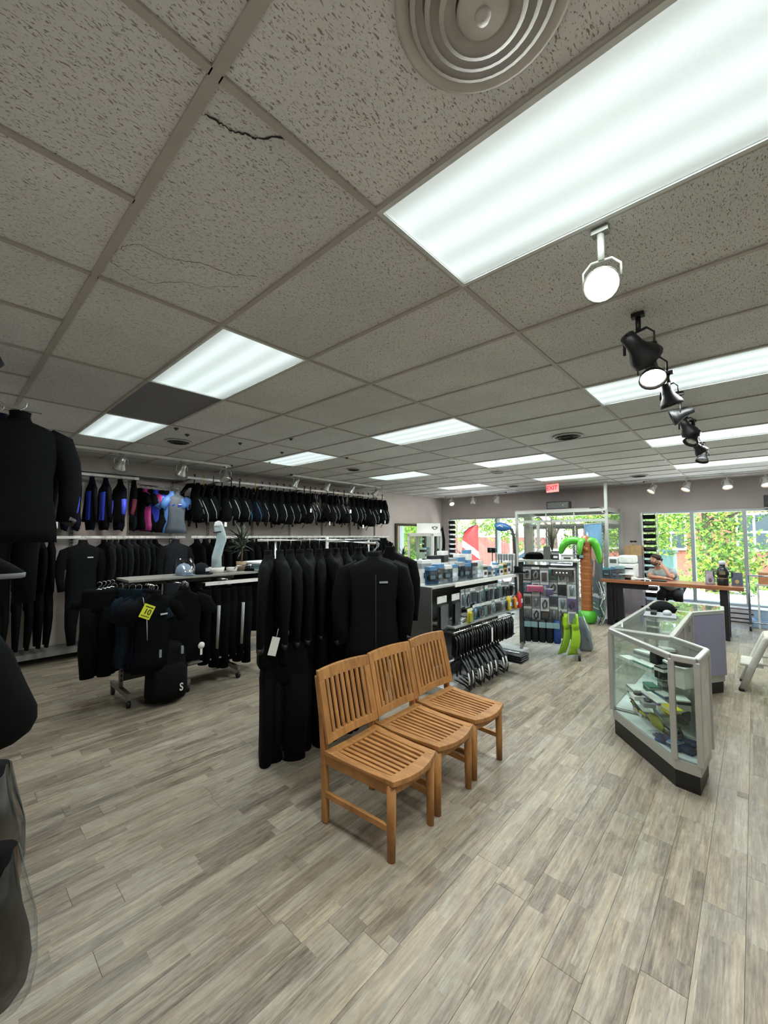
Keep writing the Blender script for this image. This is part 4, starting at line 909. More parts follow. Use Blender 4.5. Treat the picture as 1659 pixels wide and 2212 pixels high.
for i in range(3): put(PJ[i % 3], (2.88 + .09 * i, 2.98, 1.71), -2.0 + wj(.15), 'black jacket on the rack\'s right half, %s from the centre post' % nth(i), 'jacket', 'black jackets on the rack')
PP = [garment('pants', 120 + i, 'thermal_trousers', jk[0]) for i in range(3)]
for i in range(14): put(PP[i % 3], (1.84 + .085 * i, 2.90 + wj(.06), .99), -2.1 + wj(.3), 'black trousers hanging below the jackets, %s from the rack\'s left end' % nth(i), 'trousers', 'black trousers below the jackets').scale = (1, .7, 1)
put(PP[1], (1.90, 2.80, 1.0), -.6, 'black stirrup trousers at the front left of the jacket rack', 'trousers')
t = thing('tilted_tag', 'white price tag on the left side of the jacket rack', 'price tag', (1.77, 2.72, .98), rz=-.5, ry=.25)
MB().box(-.03, .03, -.001, .001, -.14, 0).build('card', paper, t); MB().tube([(0, 0, 0), (0, .01, .06)], .002, 4).build('string', paper, t)
t = thing('slim_tag', 'slim white price tag on the right side of the front zip jacket', 'price tag', (2.76, 2.22, 1.02), rz=-.6, ry=.06)
MB().box(-.018, .018, -.001, .001, -.14, 0).build('card', grey_paper, t); MB().tube([(0, 0, 0), (-.01, .02, .16)], .002, 4).build('string', grey_paper, t)
# ------------------------------------------------------------------ mobile two-sided shelf rack with T-shirts and trousers
rack_mat = mat('grey_rack_steel', '#7d7b74', .45, .3, .08); shelf_top = mat('worn_grey_shelf', '#8b8a82', .5, .1, .1)
t = thing('mobile_rack', 'grey mobile slotted rack with top shelf carrying T-shirts and trousers', 'display rack', (1.38, 5.05, 0))
for x in (0, .585, 1.19):
    u = MB().box(x - .018, x + .018, -.018, .018, .14, 1.25).build('upright', rack_mat, t)
    s = MB()
    for k in range(21): s.box(x - .006, x + .006, -.0195, -.017, .2 + k * .05, .23 + k * .05)
    s.build('slots', slot_dark, u)['kind'] = 'stuff'
    MB().box(x - .02, x + .02, -.30, .30, .10, .145).build('foot_bar', rack_mat, t)
    for y in (-.27, .27):
        c = MB().box(x - .022, x + .022, y - .012, y + .012, .062, .10).build('caster_fork', rack_mat, t); MB().cyl((x - .014, y, .038), (x + .014, y, .038), .038, .038, 16).build('caster_wheel', black_rubber, c)
MB().box(-.02, 1.24, -.02, .02, 1.20, 1.25).build('top_rail', rack_mat, t)
MB().box(0, 1.19, -.004, .004, .2, .62).build('back_panel', mat('dark_rack_panel', '#3c3d3b', .6), t)
MB().box(-.02, 1.45, -.22, .22, 1.26, 1.285).build('top_shelf', shelf_top, t, bev=.003); MB().box(.75, 1.45, -.30, -.285, 1.165, 1.205).build('price_rail', paper, t); MB().box(.75, 1.45, -.285, -.20, 1.195, 1.2).build('rail_bracket', rack_mat, t)
MB().box(.585, 1.6, -.26, .2, .285, .305).build('low_shelf', shelf_top, t, bev=.003)
for x in (.15, .42, .95): MB().tube([(x, 0, 1.22), (x, -.42, 1.235)], .009, 8).build('faceout_arm', chrome, t)
tee_k = mat('black_cotton', '#050607', .88, 0, .3, 8, .15, 400, .1); tee_t = mat('dark_teal_cotton', '#13222a', .88, 0, .3, 8, .15, 400, .15); tee_n = mat('navy_cotton', '#090b16', .88, 0, .3, 8, .15, 400, .12)
PT = [garment('tee', 130, 'black_tee', tee_k), garment('tee', 131, 'black_tee', tee_t), garment('tee', 132, 'black_tee', tee_n)]
for i in range(5): put(PT[1], (1.44 - .035 * i, 4.80 + .075 * i - .02, 1.235), -.75 - .06 * i, 'dark teal T-shirt on the left rack arm, %s from the front' % nth(i), 'T-shirt', 'teal T-shirts on the mobile rack').scale = (1, .62, 1)
for i in range(3): put(PT[2], (1.52, 4.66 + .06 * i, 1.235), .12 + .05 * i, 'navy T-shirt behind the yellow sale card, %s in' % nth(i), 'T-shirt', 'navy T-shirts on the mobile rack').scale = (1, .6, 1)
put(garment('tee', 133, 'sale_tee', tee_k, logo=silver_print), (1.53, 4.58, 1.235), .15, 'black T-shirt with white print behind the yellow sale card', 'T-shirt')
for i in range(3): put(PT[0], (1.84 + .02 * i, 4.60 + .07 * i, 1.235), .05 + .08 * i, 'black T-shirt in the middle of the mobile rack, %s from the front' % nth(i), 'T-shirt', 'black T-shirts on the mobile rack').scale = (1, .6, 1)
# long shirts reaching lower at the rack's left end
for i in range(4): put(PP[i % 3], (1.14 + .05 * i, 5.0 + .05 * i, 1.27), -.3 + wj(.1), 'long dark leggings at the left end of the mobile rack, %s in' % nth(i), 'leggings', 'leggings at the mobile rack end').scale = (.8, .8, .72)
PPb = garment('pants', 140, 'sports_trousers', tee_k); PPw = garment('pants', 141, 'sports_trousers', tee_k); 
wht = mat('pale_grey_stripe', '#a9aca8', .8)
for s in (-1, 1): MB().tube([(s * .19, -.05, -.36), (s * .185, -.055, -.66), (s * .17, -.05, -1.04)], [.028, .026, .022], 8, flat=.5).build('side_stripe', wht, PPw)
for i, (x, p) in enumerate(((2.14, PPb), (2.24, PPw), (2.36, PPb), (2.46, PPb), (2.56, PPw), (2.66, PPb))):
    put(p, (x, 4.88, 1.19), -PI / 2 + .45 + wj(.1), ('black' if p is PPb else 'black and pale striped') + ' trousers under the white price rail, %s from the T-shirts' % nth(i), 'trousers', 'trousers on the mobile rack').scale = (.8, .8, .70 + .04 * (i % 3))
for i in range(4): put(PT[(0, 2)[i % 2]], (2.78 + .07 * i, 4.95, 1.36), -PI / 2 + .7 + wj(.1), 'dark shirt beside the stacked boards, %s from the trousers' % nth(i), 'shirt', 'dark shirts at the mobile rack\'s right end')
t = thing('side_arm', 'chrome arm at the right end of the mobile rack', 'hanging arm', (2.62, 4.95, 1.36)); MB().tube([(-.06, .1, -.10), (0, 0, 0), (.5, 0, .0)], .01, 8).build('bar', chrome, t)
# yellow sale card
sale_y = mat('yellow_sale_card', '#c9cf2c', .55, 0, .05); ink = mat('black_ink', '#1a1a10', .6)
t = thing('sale_card', 'yellow sale card with black 10 hung tilted on the black T-shirt', 'sign', (1.43, 4.475, 1.0), rz=.1); t.scale = (.88, .88, .88)
c = MB().box(-.062, .062, -.0015, .0015, -.078, .078).build('card', sale_y, t); c.rotation_euler = (0, .45, 0)
text('10', .085, ink, c, (.005, -.002, -.004), (PI / 2, 0, 0), bold=True, sx=.95)
MB().box(-.04, .05, -.0025, -.0014, .045, .057).build('headline', ink, c)
for k in range(6): MB().box(-.045 + k * .016, -.035 + k * .016, -.0025, -.0014, -.062, -.046).build('small_print', ink, c)
MB().tube([(-.03, 0, .07), (-.04, .02, .16)], .002, 4).build('string', paper, t); MB().tube([(.0, .0, -.085), (.012, .0, -.32)], .004, 5).build('ribbon', grey_paper, t)
t = thing('round_tag', 'round white tag with tail on the black T-shirt near the middle', 'price tag', (2.0, 4.53, .55), rz=.1)
b = MB(); b.T = Matrix.Rotation(PI / 2, 4, 'X'); b.lathe([(.001, -.001), (.038, -.001), (.038, .001), (.001, .001)], 18); b.build('disc', paper, t); MB().box(-.012, .012, -.001, .001, -.10, -.03).build('tail', paper, t)
# backpack with the white S
bk = mat('black_pack_fabric', '#08090a', .8, 0, .3, 12, .3, 350, .15)
t = thing('backpack', 'black wheeled backpack with white S on its front, on the floor', 'backpack', (1.70, 4.66, 0), rz=-.1); t.scale = (.95, .95, 1.28)
b = MB(); b.loft([ring(0, 0, .03, .19, .12, 24, .012), ring(0, 0, .07, .215, .145, 24, .012), ring(0, 0, .3, .21, .14, 24, .02, 5), ring(0, 0, .44, .195, .125, 24, .02, 5, 1), ring(0, 0, .52, .15, .09, 24, .02)]); b.build('body', bk, t)
b = MB(); b.loft([ring(0, -.12, .07, .16, .05, 18, .01), ring(0, -.135, .12, .172, .06, 18, .01), ring(0, -.13, .28, .165, .05, 18, .02), ring(0, -.115, .33, .13, .03, 18)]); b.build('front_pocket', bk, t)
text('S', .085, paper, t, (.1, -.194, .14), (PI / 2, 0, 0), bold=True)
MB().tube([(-.06, 0, .50), (-.05, 0, .565), (.05, 0, .565), (.06, 0, .50)], .011, 8, flat=.6).build('top_handle', black_rubber, t)
for s in (-1, 1):
    MB().tube([(s * .1, .1, .48), (s * .13, .19, .36), (s * .12, .18, .18), (s * .12, .12, .1)], .022, 8, flat=.4).build('shoulder_strap', bk, t)
    MB().cyl((s * .15, .10, .035), (s * .185, .10, .035), .035, .035, 14).build('wheel', black_rubber, t)
    MB().box(s * .11 - .012, s * .11 + .012, -.16, -.13, .40, .46).build('buckle', strap_grey, t)
# on the top shelf
t = thing('foot_form', 'pale blue sock foot form standing upside down in a white dish', 'display form', (2.38, 5.02, 1.285), rz=-.3)
fm2 = mat('pale_blue_sock', '#a9bcc0', .8, 0, .08, 20, .3, 500)
MB().tube([(0, 0, .06), (.0, 0, .2), (.03, 0, .33), (.055, 0, .42), (.035, 0, .50), (.015, 0, .58), (.01, 0, .625), (.01, 0, .64)], [.062, .058, .055, .06, .062, .056, .036, .004], 18, flat=.85, axis=(0, 1, 0)).build('sock', fm2, t)
MB().tube([(.015, 0, .585), (.0125, 0, .605), (.01, 0, .64), (.01, 0, .655)], [.06, .052, .04, .006], 16, flat=.88, axis=(0, 1, 0)).build('toe_cap', mat('white_toe_cap', '#cfd3d2', .7), t)
MB().tube([(.015, 0, .505), (.013, 0, .52)], [.064, .063], 18, flat=.88, axis=(0, 1, 0)).build('band', black_rubber, t)
MB().lathe([(.065, 0), (.085, .0), (.1, .07), (.094, .07), (.08, .012), (.001, .012)], 22).build('dish', white_paint, t)
t = thing('white_dish', 'low white dish between the sock form and the potted plant', 'dish', (2.60, 5.05, 1.285)); MB().lathe([(.05, 0), (.06, 0), (.072, .055), (.066, .055), (.052, .01), (.001, .01)], 20).build('bowl', white_paint, t)
for i, (x, m, lb) in enumerate(((1.97, mat('clear_blue_hat', '#8a9db0', .4), 'pale baseball cap in plastic at the left of the top shelf'), (2.17, neoprene_g, 'dark baseball cap with white badge left of the sock form'))):
    t = thing('baseball_cap', lb, 'cap', (x, 4.98, 1.287), rz=.2 + .3 * i)
    b = MB(); b.loft([ring(0, 0, .0, .082, .09, 20), ring(0, 0, .05, .084, .092, 20), ring(0, 0, .1, .07, .075, 20), ring(0, 0, .13, .04, .042, 20), ring(0, 0, .14, .004, .004, 20)]); b.build('crown', m, t)
    MB().add([(-.07, -.07, .012), (.07, -.07, .012), (.062, -.13, .012), (0, -.165, .016), (-.062, -.13, .012), (-.07, -.07, .004), (.07, -.07, .004), (.062, -.13, .004), (0, -.165, .008), (-.062, -.13, .004)], [(0, 1, 2, 3, 4), (9, 8, 7, 6, 5), (0, 5, 6, 1), (1, 6, 7, 2), (2, 7, 8, 3), (3, 8, 9, 4), (4, 9, 5, 0)]).build('brim', m, t)
    MB().ell((0, 0, .14), (.008, .008, .006), 8, 6).build('button', m, t); MB().box(-.035, .035, -.097, -.088, .035, .075).build('badge', silver_print, t)
t = thing('bagged_cap_stand', 'clear plastic bag around the pale cap', 'plastic bag', (1.97, 4.98, 1.286)); b = MB(); b.loft([ring(0, -.02, 0, .11, .13, 18, .03), ring(0, -.02, .1, .115, .13, 18, .05, 5, 1), ring(0, 0, .2, .09, .05, 18, .06, 6)], caps=False); b.build('film', clear_plastic, t)
t = thing('potted_plant', 'small spiky dark green plant in a tan pot on the rack shelf', 'plant', (2.76, 5.10, 1.285))
MB().lathe([(.05, 0), (.055, 0), (.07, .12), (.062, .12), (.058, .1), (.001, .1)], 20).build('pot', mat('tan_pot', '#a08a70', .7), t)
MB().tube([(0, 0, .1), (.01, 0, .3), (0, .01, .46)], [.014, .011, .008], 8).build('stem', bark, t)
dl = mat('dark_spiky_leaf', '#2d3626', .6)
for i in range(44):
    a = R.uniform(0, 6.28); el = R.uniform(-.3, 1.2); ln = R.uniform(.2, .32); z = R.uniform(.24, .47); q = MB()
    P = [(ln * f * math.cos(a) * math.cos(el), ln * f * math.sin(a) * math.cos(el), ln * f * math.sin(el) - .25 * (ln * f) ** 2 * 4 * .5) for f in (0, .35, .7, 1)]
    q.tube(P, [.009, .014, .01, .001], 5, flat=.3); q.build('leaf', dl, t, (0, 0, z))
for i, (c, w, lb) in enumerate((('#b9c3c6', .40, 'lowest white board in the flat stack'), ('#6c8187', .42, 'grey green board in the flat stack'), ('#d5d9d8', .44, 'white board on top of the flat stack'), ('#5a6f77', .40, 'slate blue board under the top one'))):
    z = (1.285, 1.313, 1.372, 1.341)[i]
    t = thing('foam_board', lb + ' right of the potted plant', 'board', (3.03 - .01 * i, 5.05, z + .001), rz=.1 + .05 * i); MB().box(-.2, .2, -w / 2, w / 2, 0, .026).build('slab', mat('board_%s' % ORD[i], c, .6), t, bev=.006)
    MB().box(-.12, .02, -w / 2 - .001, -w / 2 + .002, .006, .02).build('edge_print', grey_paper, t)
t = thing('board_shelf', 'small grey shelf under the stacked boards', 'shelf', (2.83, 5.05, 1.263)); MB().box(0, .42, -.2, .2, 0, .021).build('board', shelf_top, t); MB().box(-.02, .02, -.02, .02, -.16, 0).build('bracket', rack_mat, t)
# ------------------------------------------------------------------ long gondola with boxed masks, carded goods and black hangers
gon = mat('dark_grey_gondola', '#5b5d5c', .5, .2); gon_l = mat('light_grey_shelf', '#a9aba7', .45, .1)
t = thing('gondola_shelf', 'long grey double gondola behind the far teak chair', 'display shelf', (3.75, 3.02, 0))
for x in (0, 1.08, 2.16): MB().box(x - .02, x + .02, -.02, .02, 0, 1.2).build('upright', gon, t)
MB().box(0, 2.16, -.008, .008, .12, 1.16).build('back_panel', gon, t)
MB().box(-.02, 2.2, -.34, .25, 1.15, 1.178).build('top_shelf', gon_l, t, bev=.003); MB().box(.45, 2.2, -.352, -.341, 1.135, 1.18).build('price_rail', paper, t); MB().box(-.03, -.01, -.34, .25, .1, 1.17).build('end_panel', gon, t)
MB().box(.35, 2.16, -.40, -.01, .665, .685).build('middle_shelf', gon_l, t); MB().box(0, 2.2, -.50, .3, .0, .10).build('base_deck', mat('white_base_deck', '#c9cac8', .5), t)
for z in (.65, .375): MB().tube([(.2, -.47, z), (1.78, -.47, z)], .007, 8).build('hang_bar', chrome, t); [MB().beam((x, -.47, z), (x, -.02, z + .02), .008, .02).build('bar_bracket', gon, t) for x in (.22, 1.0, 1.76)]
cards = [mat('card_white', '#dcdcd8', .6), mat('card_blue', '#4f7fa8', .6), mat('card_black', '#1a1b1d', .5), mat('card_green', '#5f9a86', .6), mat('card_yellow', '#d3c62c', .5), mat('card_red', '#c8303a', .5), mat('card_pink', '#d2507e', .5), mat('card_grey', '#8d9194', .6), mat('card_teal', '#3f7f8c', .6), mat('card_purple', '#6f5a96', .6)]
def mask_box(label, x, y, z, m, rz=0.0, s=1.0):
    """clear box with a coloured backing card and a dive mask inside"""
    t = thing('boxed_mask', label, 'mask box', (x, y, z), rz)
    MB().box(-.065 * s, .065 * s, .03, .036, 0, .21 * s).build('backing_card', m, t)
    MB().box(-.065 * s, .065 * s, -.045, .03, .17 * s, .212 * s).build('header', m, t)
    k = MB(); k.loft([[(x2, -.02 + y2, .085 * s + z2) for x2, z2, y2 in r] for r in ([(a * .052, b * .038, .03) for a, b, _ in ring(0, 0, 0, 1, 1, 16)], [(a * .056, b * .042, 0) for a, b, _ in ring(0, 0, 0, 1, 1, 16)], [(a * .05, b * .036, -.012) for a, b, _ in ring(0, 0, 0, 1, 1, 16)])]); k.build('mask', black_rubber, t)
    MB().box(-.04, .04, -.0345, -.033, .07, .11).build('lens', mat('mask_lens', '#7d98a6', .1), t)
    k = MB(); k.box(-.066 * s, .066 * s, -.047, -.046, 0, .17 * s); k.box(-.067 * s, -.066 * s, -.046, .03, 0, .17 * s); k.box(.066 * s, .067 * s, -.046, .03, 0, .17 * s); k.build('clear_cover', clear_plastic, t)
    return t
for i in range(8):
    mask_box('mask box with %s card on the gondola top, %s from its near end' % (('blue', 'blue', 'pale', 'blue', 'grey', 'blue', 'black', 'white')[i], nth(i)), 3.87 + .155 * i, 2.79 + .01 * (i % 2), 1.18, cards[(1, 1, 0, 1, 7, 1, 2, 0)[i]], wj(.15), 1.0 + .1 * (i % 3 == 1))
def carton(name, label, x, y, z, w, d, h, m, rz=0.0, band=None, group=None, cat='box'):
    t = thing(name, label, cat, (x, y, z), rz, group)
    MB().box(-w / 2, w / 2, -d / 2, d / 2, 0, h).build('carton', m, t, bev=.003)
    if band: MB().box(-w / 2 - .0015, w / 2 + .0015, -d / 2 - .0015, d / 2 + .0015, h * .62, h * .86).build('band', band, t)
    MB().box(-w * .3, w * .3, -d / 2 - .0025, -d / 2 - .0005, h * .2, h * .45).build('print', cards[2] if m not in (cards[2],) else cards[0], t)
    return t
for i in range(7): carton('product_carton', 'small %s carton after the boxed masks on the gondola top, %s of seven' % (('white', 'grey', 'white', 'blue', 'white', 'tan', 'white')[i], nth(i)), 5.08 + .12 * i, 2.78, 1.18, .10, .07, (.17, .15, .13, .18, .15, .16, .19)[i], cards[(0, 7, 0, 1, 0, 4, 0)[i]] if i != 5 else tan, wj(.2), cards[(2, 1, 7, 0, 3, 2, 8)[i]])
for i in range(6): carton('helmet_carton', 'taller %s pack standing behind the boxed masks, %s from the near end' % (('white', 'black', 'white', 'grey', 'white', 'blue')[i], nth(i)), 4.05 + .2 * i, 3.02, 1.18, .15, .10, .27 + .05 * (i % 3), cards[(0, 2, 0, 7, 0, 1)[i]], wj(.3), cards[(7, 0, 2, 0, 1, 0)[i]])
def pack(name, label, x, y, z, w, h, m, prod, rz=0.0, group=None, kind=0, hook_y=None):
    """carded product on a peg: card with header, moulded product, clear blister"""
    t = thing(name, label, 'carded product', (x, y, z), rz, group)
    MB().box(-w / 2, w / 2, 0, .003, -h, 0).build('card', m, t)
    MB().box(-w / 2 - .001, w / 2 + .001, -.0015, .0045, -h * .2, -.004).build('header', cards[0] if m is not cards[0] else cards[7], t)
    b = MB()
    if kind == 0: b.tube([(0, -.014, -h * .28), (.004, -.016, -h * .5), (-.004, -.014, -h * .9)], [w * .2, w * .26, w * .16], 8, flat=.6)
    elif kind == 1: b.tube([(0, -.012, -h * .3), (w * .25, -.014, -h * .45), (w * .2, -.014, -h * .75), (-w * .15, -.012, -h * .88), (-w * .28, -.012, -h * .6), (-.003, -.012, -h * .36)], w * .09, 8)
    else: b.box(-w * .32, w * .32, -.026, -.002, -h * .86, -h * .3)
    b.build('product', prod, t)
    b = MB(); b.box(-w * .42, w * .42, -.034, -.033, -h * .95, -h * .24); b.box(-w * .42, -w * .415, -.033, 0, -h * .95, -h * .24); b.box(w * .415, w * .42, -.033, 0, -h * .95, -h * .24); b.build('blister', clear_plastic, t)
    MB().tube([(0, -.05, -.006), (0, .0, -.014), (0, hook_y or .25, -.014)], .0025, 5).build('peg_hook', chrome, t)
    return t
blk = mat('black_product', '#141517', .4); slv = mat('silver_product', '#aab0b3', .3, .4)
for i, (x, w) in enumerate(((3.93, .2), (4.22, .18))): pack('large_pack', 'large black pack with grey header at the gondola\'s near end, %s' % ('first', 'second')[i], x, 2.68, 1.06, w, .40, cards[2], blk, .05, kind=2, hook_y=.32)
for i in range(12): pack('blister_pack', '%s carded gadget on the upper gondola pegs, %s from the near end' % (('white', 'white', 'grey', 'white', 'white', 'green', 'white', 'white', 'green', 'white', 'white', 'pale')[i], nth(i)), 4.44 + .122 * i, 2.72, 1.08, .112, (.22, .24, .2, .26, .22, .25, .22, .26, .24, .22, .26, .24)[i], cards[(0, 0, 7, 0, 0, 3, 0, 0, 3, 0, 0, 7)[i]], blk if i % 4 else slv, wj(.15), 'carded gadgets on the upper pegs', i % 3)
t = pack('yellow_pack', 'bright yellow pack on the lower gondola pegs', 4.44, 2.62, .86, .13, .18, cards[4], cards[4], .1, kind=2, hook_y=.36)
for i in range(10): pack('lens_pack', '%s pack on the lower gondola pegs, %s after the yellow one' % (('blue', 'pale blue', 'dark', 'grey', 'white', 'grey', 'white', 'white', 'orange', 'white')[i], nth(i)), 4.62 + .125 * i, 2.66, .88, .118, .19, cards[(1, 8, 2, 7, 0, 7, 0, 0, 4, 0)[i]], (slv, blk)[i % 2], wj(.2), 'packs on the lower pegs', i % 3, .32)
def dry_bag(label, x, y, z, h, r, m, rz=0):
    t = thing('marker_buoy', label, 'marker buoy', (x, y, z), rz)
    MB().lathe([(.001, 0), (r * .8, .0), (r, h * .1), (r, h * .75), (r * .6, h * .88), (r * .22, h * .94), (r * .22, h)], 16).build('tube', m, t)
    MB().box(-r * .6, r * .6, -r - .002, -r + .004, h * .3, h * .55).build('label', paper, t); MB().tube([(-.02, 0, h * .98), (0, 0, h + .04), (.02, 0, h * .98)], .003, 5).build('loop', black_rubber, t)
dry_bag('red rolled marker buoy at the far end of the gondola', 5.86, 2.62, .688, .24, .04, cards[5]); dry_bag('orange marker buoy beside the red one on the middle shelf', 5.74, 2.64, .688, .18, .04, mat('orange_float', '#e0892a', .5)); dry_bag('yellow marker buoy left of the orange one', 5.56, 2.66, .688, .2, .045, mat('yellow_float', '#e0c21e', .5)); dry_bag('small red marker buoy behind the yellow one', 5.66, 2.76, .688, .23, .035, cards[5])
for i in range(3): carton('white_card_box', 'flat white carton on the middle shelf, %s from the near end' % nth(i), 4.35 + .22 * i, 2.74, .687, .18, .16, .05 + .02 * i, cards[0], wj(.3), cards[7])
# black straps on the upper bar, black hangers on the lower bar
strap_m = mat('black_strap_rubber', '#0e0f10', .3); edge_w = mat('white_size_ring', '#d5d6d4', .5)
def fin_strap():
    t = thing('fin_strap', None, None)
    MB().tube([(0, 0, -.03), (0, -.012, .002), (0, 0, .014), (0, .012, .0)], .004, 6).build('hook', chrome, t)
    MB().loft([ring(0, 0, -.03, .012, .035, 12), ring(0, -.005, -.06, .017, .07, 12), ring(0, 0, -.15, .015, .06, 12), ring(0, .004, -.24, .016, .066, 12), ring(0, 0, -.285, .011, .04, 12)]).build('strap', strap_m, t)
    MB().tube([(0, -.05, -.07), (0, -.066, -.14), (0, -.05, -.23)], .008, 6).build('buckle', black_plastic, t); return t
fs = fin_strap()
for i in range(28): put(fs, (3.98 + .054 * i, 2.55, .645 + (.01 if i % 5 == 2 else 0)), -.62 + wj(.2), 'black strap on the gondola\'s upper hang bar, %s from the teak chair' % nth(i), 'strap', 'black straps on the upper bar')
def small_hanger():
    t = thing('plastic_hanger', None, None)
    MB().tube([(0, 0, -.04), (0, -.02, -.015), (0, -.012, .01), (0, .01, .014), (0, .022, -.004)], .004, 6).build('hook', chrome, t)
    MB().tube([(.0, -.15, -.20), (0, -.13, -.12), (0, -.06, -.065), (0, 0, -.04), (0, .06, -.065), (0, .13, -.12), (0, .15, -.20)], [.013, .022, .02, .016, .02, .022, .013], 8).build('shoulders', black_plastic, t)
    MB().tube([(.004, -.15, -.2), (.004, -.14, -.255), (.004, -.06, -.24), (0, .06, -.24), (0, .14, -.255), (0, .15, -.2)], [.012, .011, .008, .008, .011, .012], 8).build('lower_bar', black_plastic, t)
    MB().tube([(-.012, -.135, -.115), (-.016, -.155, -.17), (-.012, -.15, -.21)], .009, 6).build('size_ring', edge_w, t)
    for o in t.children:
        if o.name.split('.')[0] != 'hook':
            for v in o.data.vertices: v.co.y *= 1.2; v.co.z = -.04 + (v.co.z + .04) * 1.3
    return t
sh = small_hanger()
for i in range(14): put(sh, (4.02 + .07 * i, 2.50, .40), -.45 + wj(.25), 'black plastic hanger on the lower bar behind the far teak chair, %s along' % nth(i), 'hanger', 'black plastic hangers on the lower bar')
t = thing('slate_arm', 'chrome arm holding the flat black slates', 'peg', (5.0, 3.0, .27)); MB().tube([(0, 0, 0), (0, -.75, .0)], .008, 6).build('arm', chrome, t)
for i in range(4):
    t = thing('folded_slate', 'flat black slate on the arm beyond the hangers, %s from the top' % nth(i), 'slate', (5.02, 2.36, .245 - .026 * i), rz=.08 * (i % 2) - .04, group='flat black slates'); MB().box(-.12, .12, -.18, .18, 0, .018).build('plate', black_plastic, t, bev=.007); MB().tube([(-.02, .02, .018), (0, .03, .03), (.02, .02, .018)], .005, 6).build('loop', edge_w if i == 0 else black_rubber, t)
t = thing('hang_label', 'large white label hanging over the straps', 'label', (4.72, 2.47, .60), rz=.2); MB().box(-.03, .03, -.001, .001, -.17, 0).build('card', paper, t); MB().tube([(0, 0, 0), (0, .04, .04), (0, .08, .045)], .002, 4).build('string', paper, t)
# ------------------------------------------------------------------ peg panel end unit with bright packs
PA = Vector((6.22, 2.74, 0)); PB2 = Vector((6.50, 2.02, 0)); pe = (PB2 - PA).normalized(); pn = Vector((pe.y, -pe.x, 0)); pang = math.atan2(pe.y, pe.x)
def on_panel(u, d, z): p = PA + pe * u + pn * d; return (p.x, p.y, z)
t = thing('peg_unit', 'grey peg panel unit on casters crowded with packaged accessories', 'display rack', tuple(PA), rz=pang)
MB().box(-.04, .04, -.035, .035, .08, 1.34).build('upright', mat('grey_post', '#55575a', .5, .2), t); MB().box(.74, .80, -.03, .03, .08, 1.36).build('upright', gon, t)
MB().box(.03, .74, -.006, .006, .2, 1.3).build('peg_board', mat('peg_board_grey', '#77797a', .6), t); MB().box(-.03, .82, -.25, .25, 1.36, 1.385).build('top_shelf', gon_l, t)
holes = MB()
for a in range(13):
    for c in range(20): holes.box(.07 + a * .05, .078 + a * .05, -.0075, -.0055, .3 + c * .05, .308 + c * .05)
holes.build('peg_holes', slot_dark, t)['kind'] = 'stuff'
for x in (0, .77):
    MB().box(x - .022, x + .022, -.42, .3, .075, .11).build('foot_bar', rack_mat, t)
    for y in (-.40, .28): MB().cyl((x - .015, y, .037), (x + .015, y, .037), .037, .037, 16).build('caster', black_rubber, t)
def pk(nm, lb, u, d, z, w, h, m, pr, k): pack(nm, lb, *on_panel(u, d, z), w, h, m, pr, pang + wj(.12), None, k, d - .01)
C = cards
NAMES = ('white', 'blue', 'black', 'green', 'yellow', 'red', 'pink', 'grey', 'teal', 'purple')
for ri, z in enumerate((1.27, 1.07, .87, .68)):
    for i in range(6):
        ci = (0, 7, 0, 2, 0, 7, 0, 1, 0, 3, 0, 2, 0, 9, 7, 0)[(ri * 7 + i * 3) % 16]
        pk('blister_pack', '%s pack on the peg unit, %s from the post in its %s row' % (NAMES[ci], nth(i), ('top', 'second', 'third', 'lowest')[ri]), .09 + .122 * i, .15 + .05 * (i % 3), z + .012 * (i % 2), .112, .185 + .02 * (i % 3), C[ci], (blk, slv, blk, slv, blk)[(i + ri) % 5], (i + ri) % 3)
pk('pink_pack', 'long bright pink pack on the peg unit', .2, .30, 1.02, .22, .1, C[6], C[6], 2); pk('purple_pack', 'purple pack beside the pink one on the peg unit', .4, .28, .98, .1, .1, C[9], C[9], 2)
pk('dotted_pack', 'black pack with a row of white dots on the peg unit', .58, .33, 1.285, .3, .12, C[2], blk, 2)
for k in range(4):
    p = on_panel(.50 + .045 * k, .378, 1.215); t = thing('white_bead', 'white round cap in the row on the black pack, %s of four' % nth(k), 'bead', p, group='white caps on the black pack'); MB().ell((0, 0, 0), (.012, .012, .012), 10, 8).build('ball', paper, t); MB().cyl((0, 0, 0), (.03, .012, 0), .004, .004, 6).build('stem', blk, t)
bag_m = [mat('bag_black_goods', '#15181b', .5), mat('bag_blue_goods', '#2f4f94', .5), mat('bag_teal_header', '#7fa2a6', .5)]
for i in range(5):
    p = on_panel(.09 + .10 * i, .30, .52); t = thing('bagged_boots', 'clear bag with %s boots at the foot of the peg unit, %s from the post' % ('blue' if i == 4 else 'black', nth(i)), 'bagged boots', p, pang + wj(.2))
    b = MB(); b.loft([ring(0, 0, 0, .03, .01, 12), ring(0, 0, -.05, .05, .028, 12, .05), ring(0, 0, -.12, .052, .04, 12, .05), ring(0, 0, -.30, .055, .045, 12, .06), ring(0, 0, -.33, .04, .03, 12)]); b.build('boots', bag_m[1] if i == 4 else bag_m[0], t)
    b = MB(); b.loft([ring(0, 0, .02, .05, .006, 12), ring(0, 0, -.1, .062, .05, 12, .06, 5, i), ring(0, 0, -.33, .066, .055, 12, .06, 6, i), ring(0, 0, -.36, .05, .03, 12, .06)], caps=False); b.build('plastic_bag', clear_plastic, t)
    MB().box(-.045, .045, -.052, -.05, -.11, -.03).build('header', bag_m[2], t); MB().tube([(0, -.02, .02), (0, .2, .015)], .003, 5).build('peg_hook', chrome, t)
lime = mat('lime_fin_rubber', '#a6d62e', .4, 0, .1, 5)
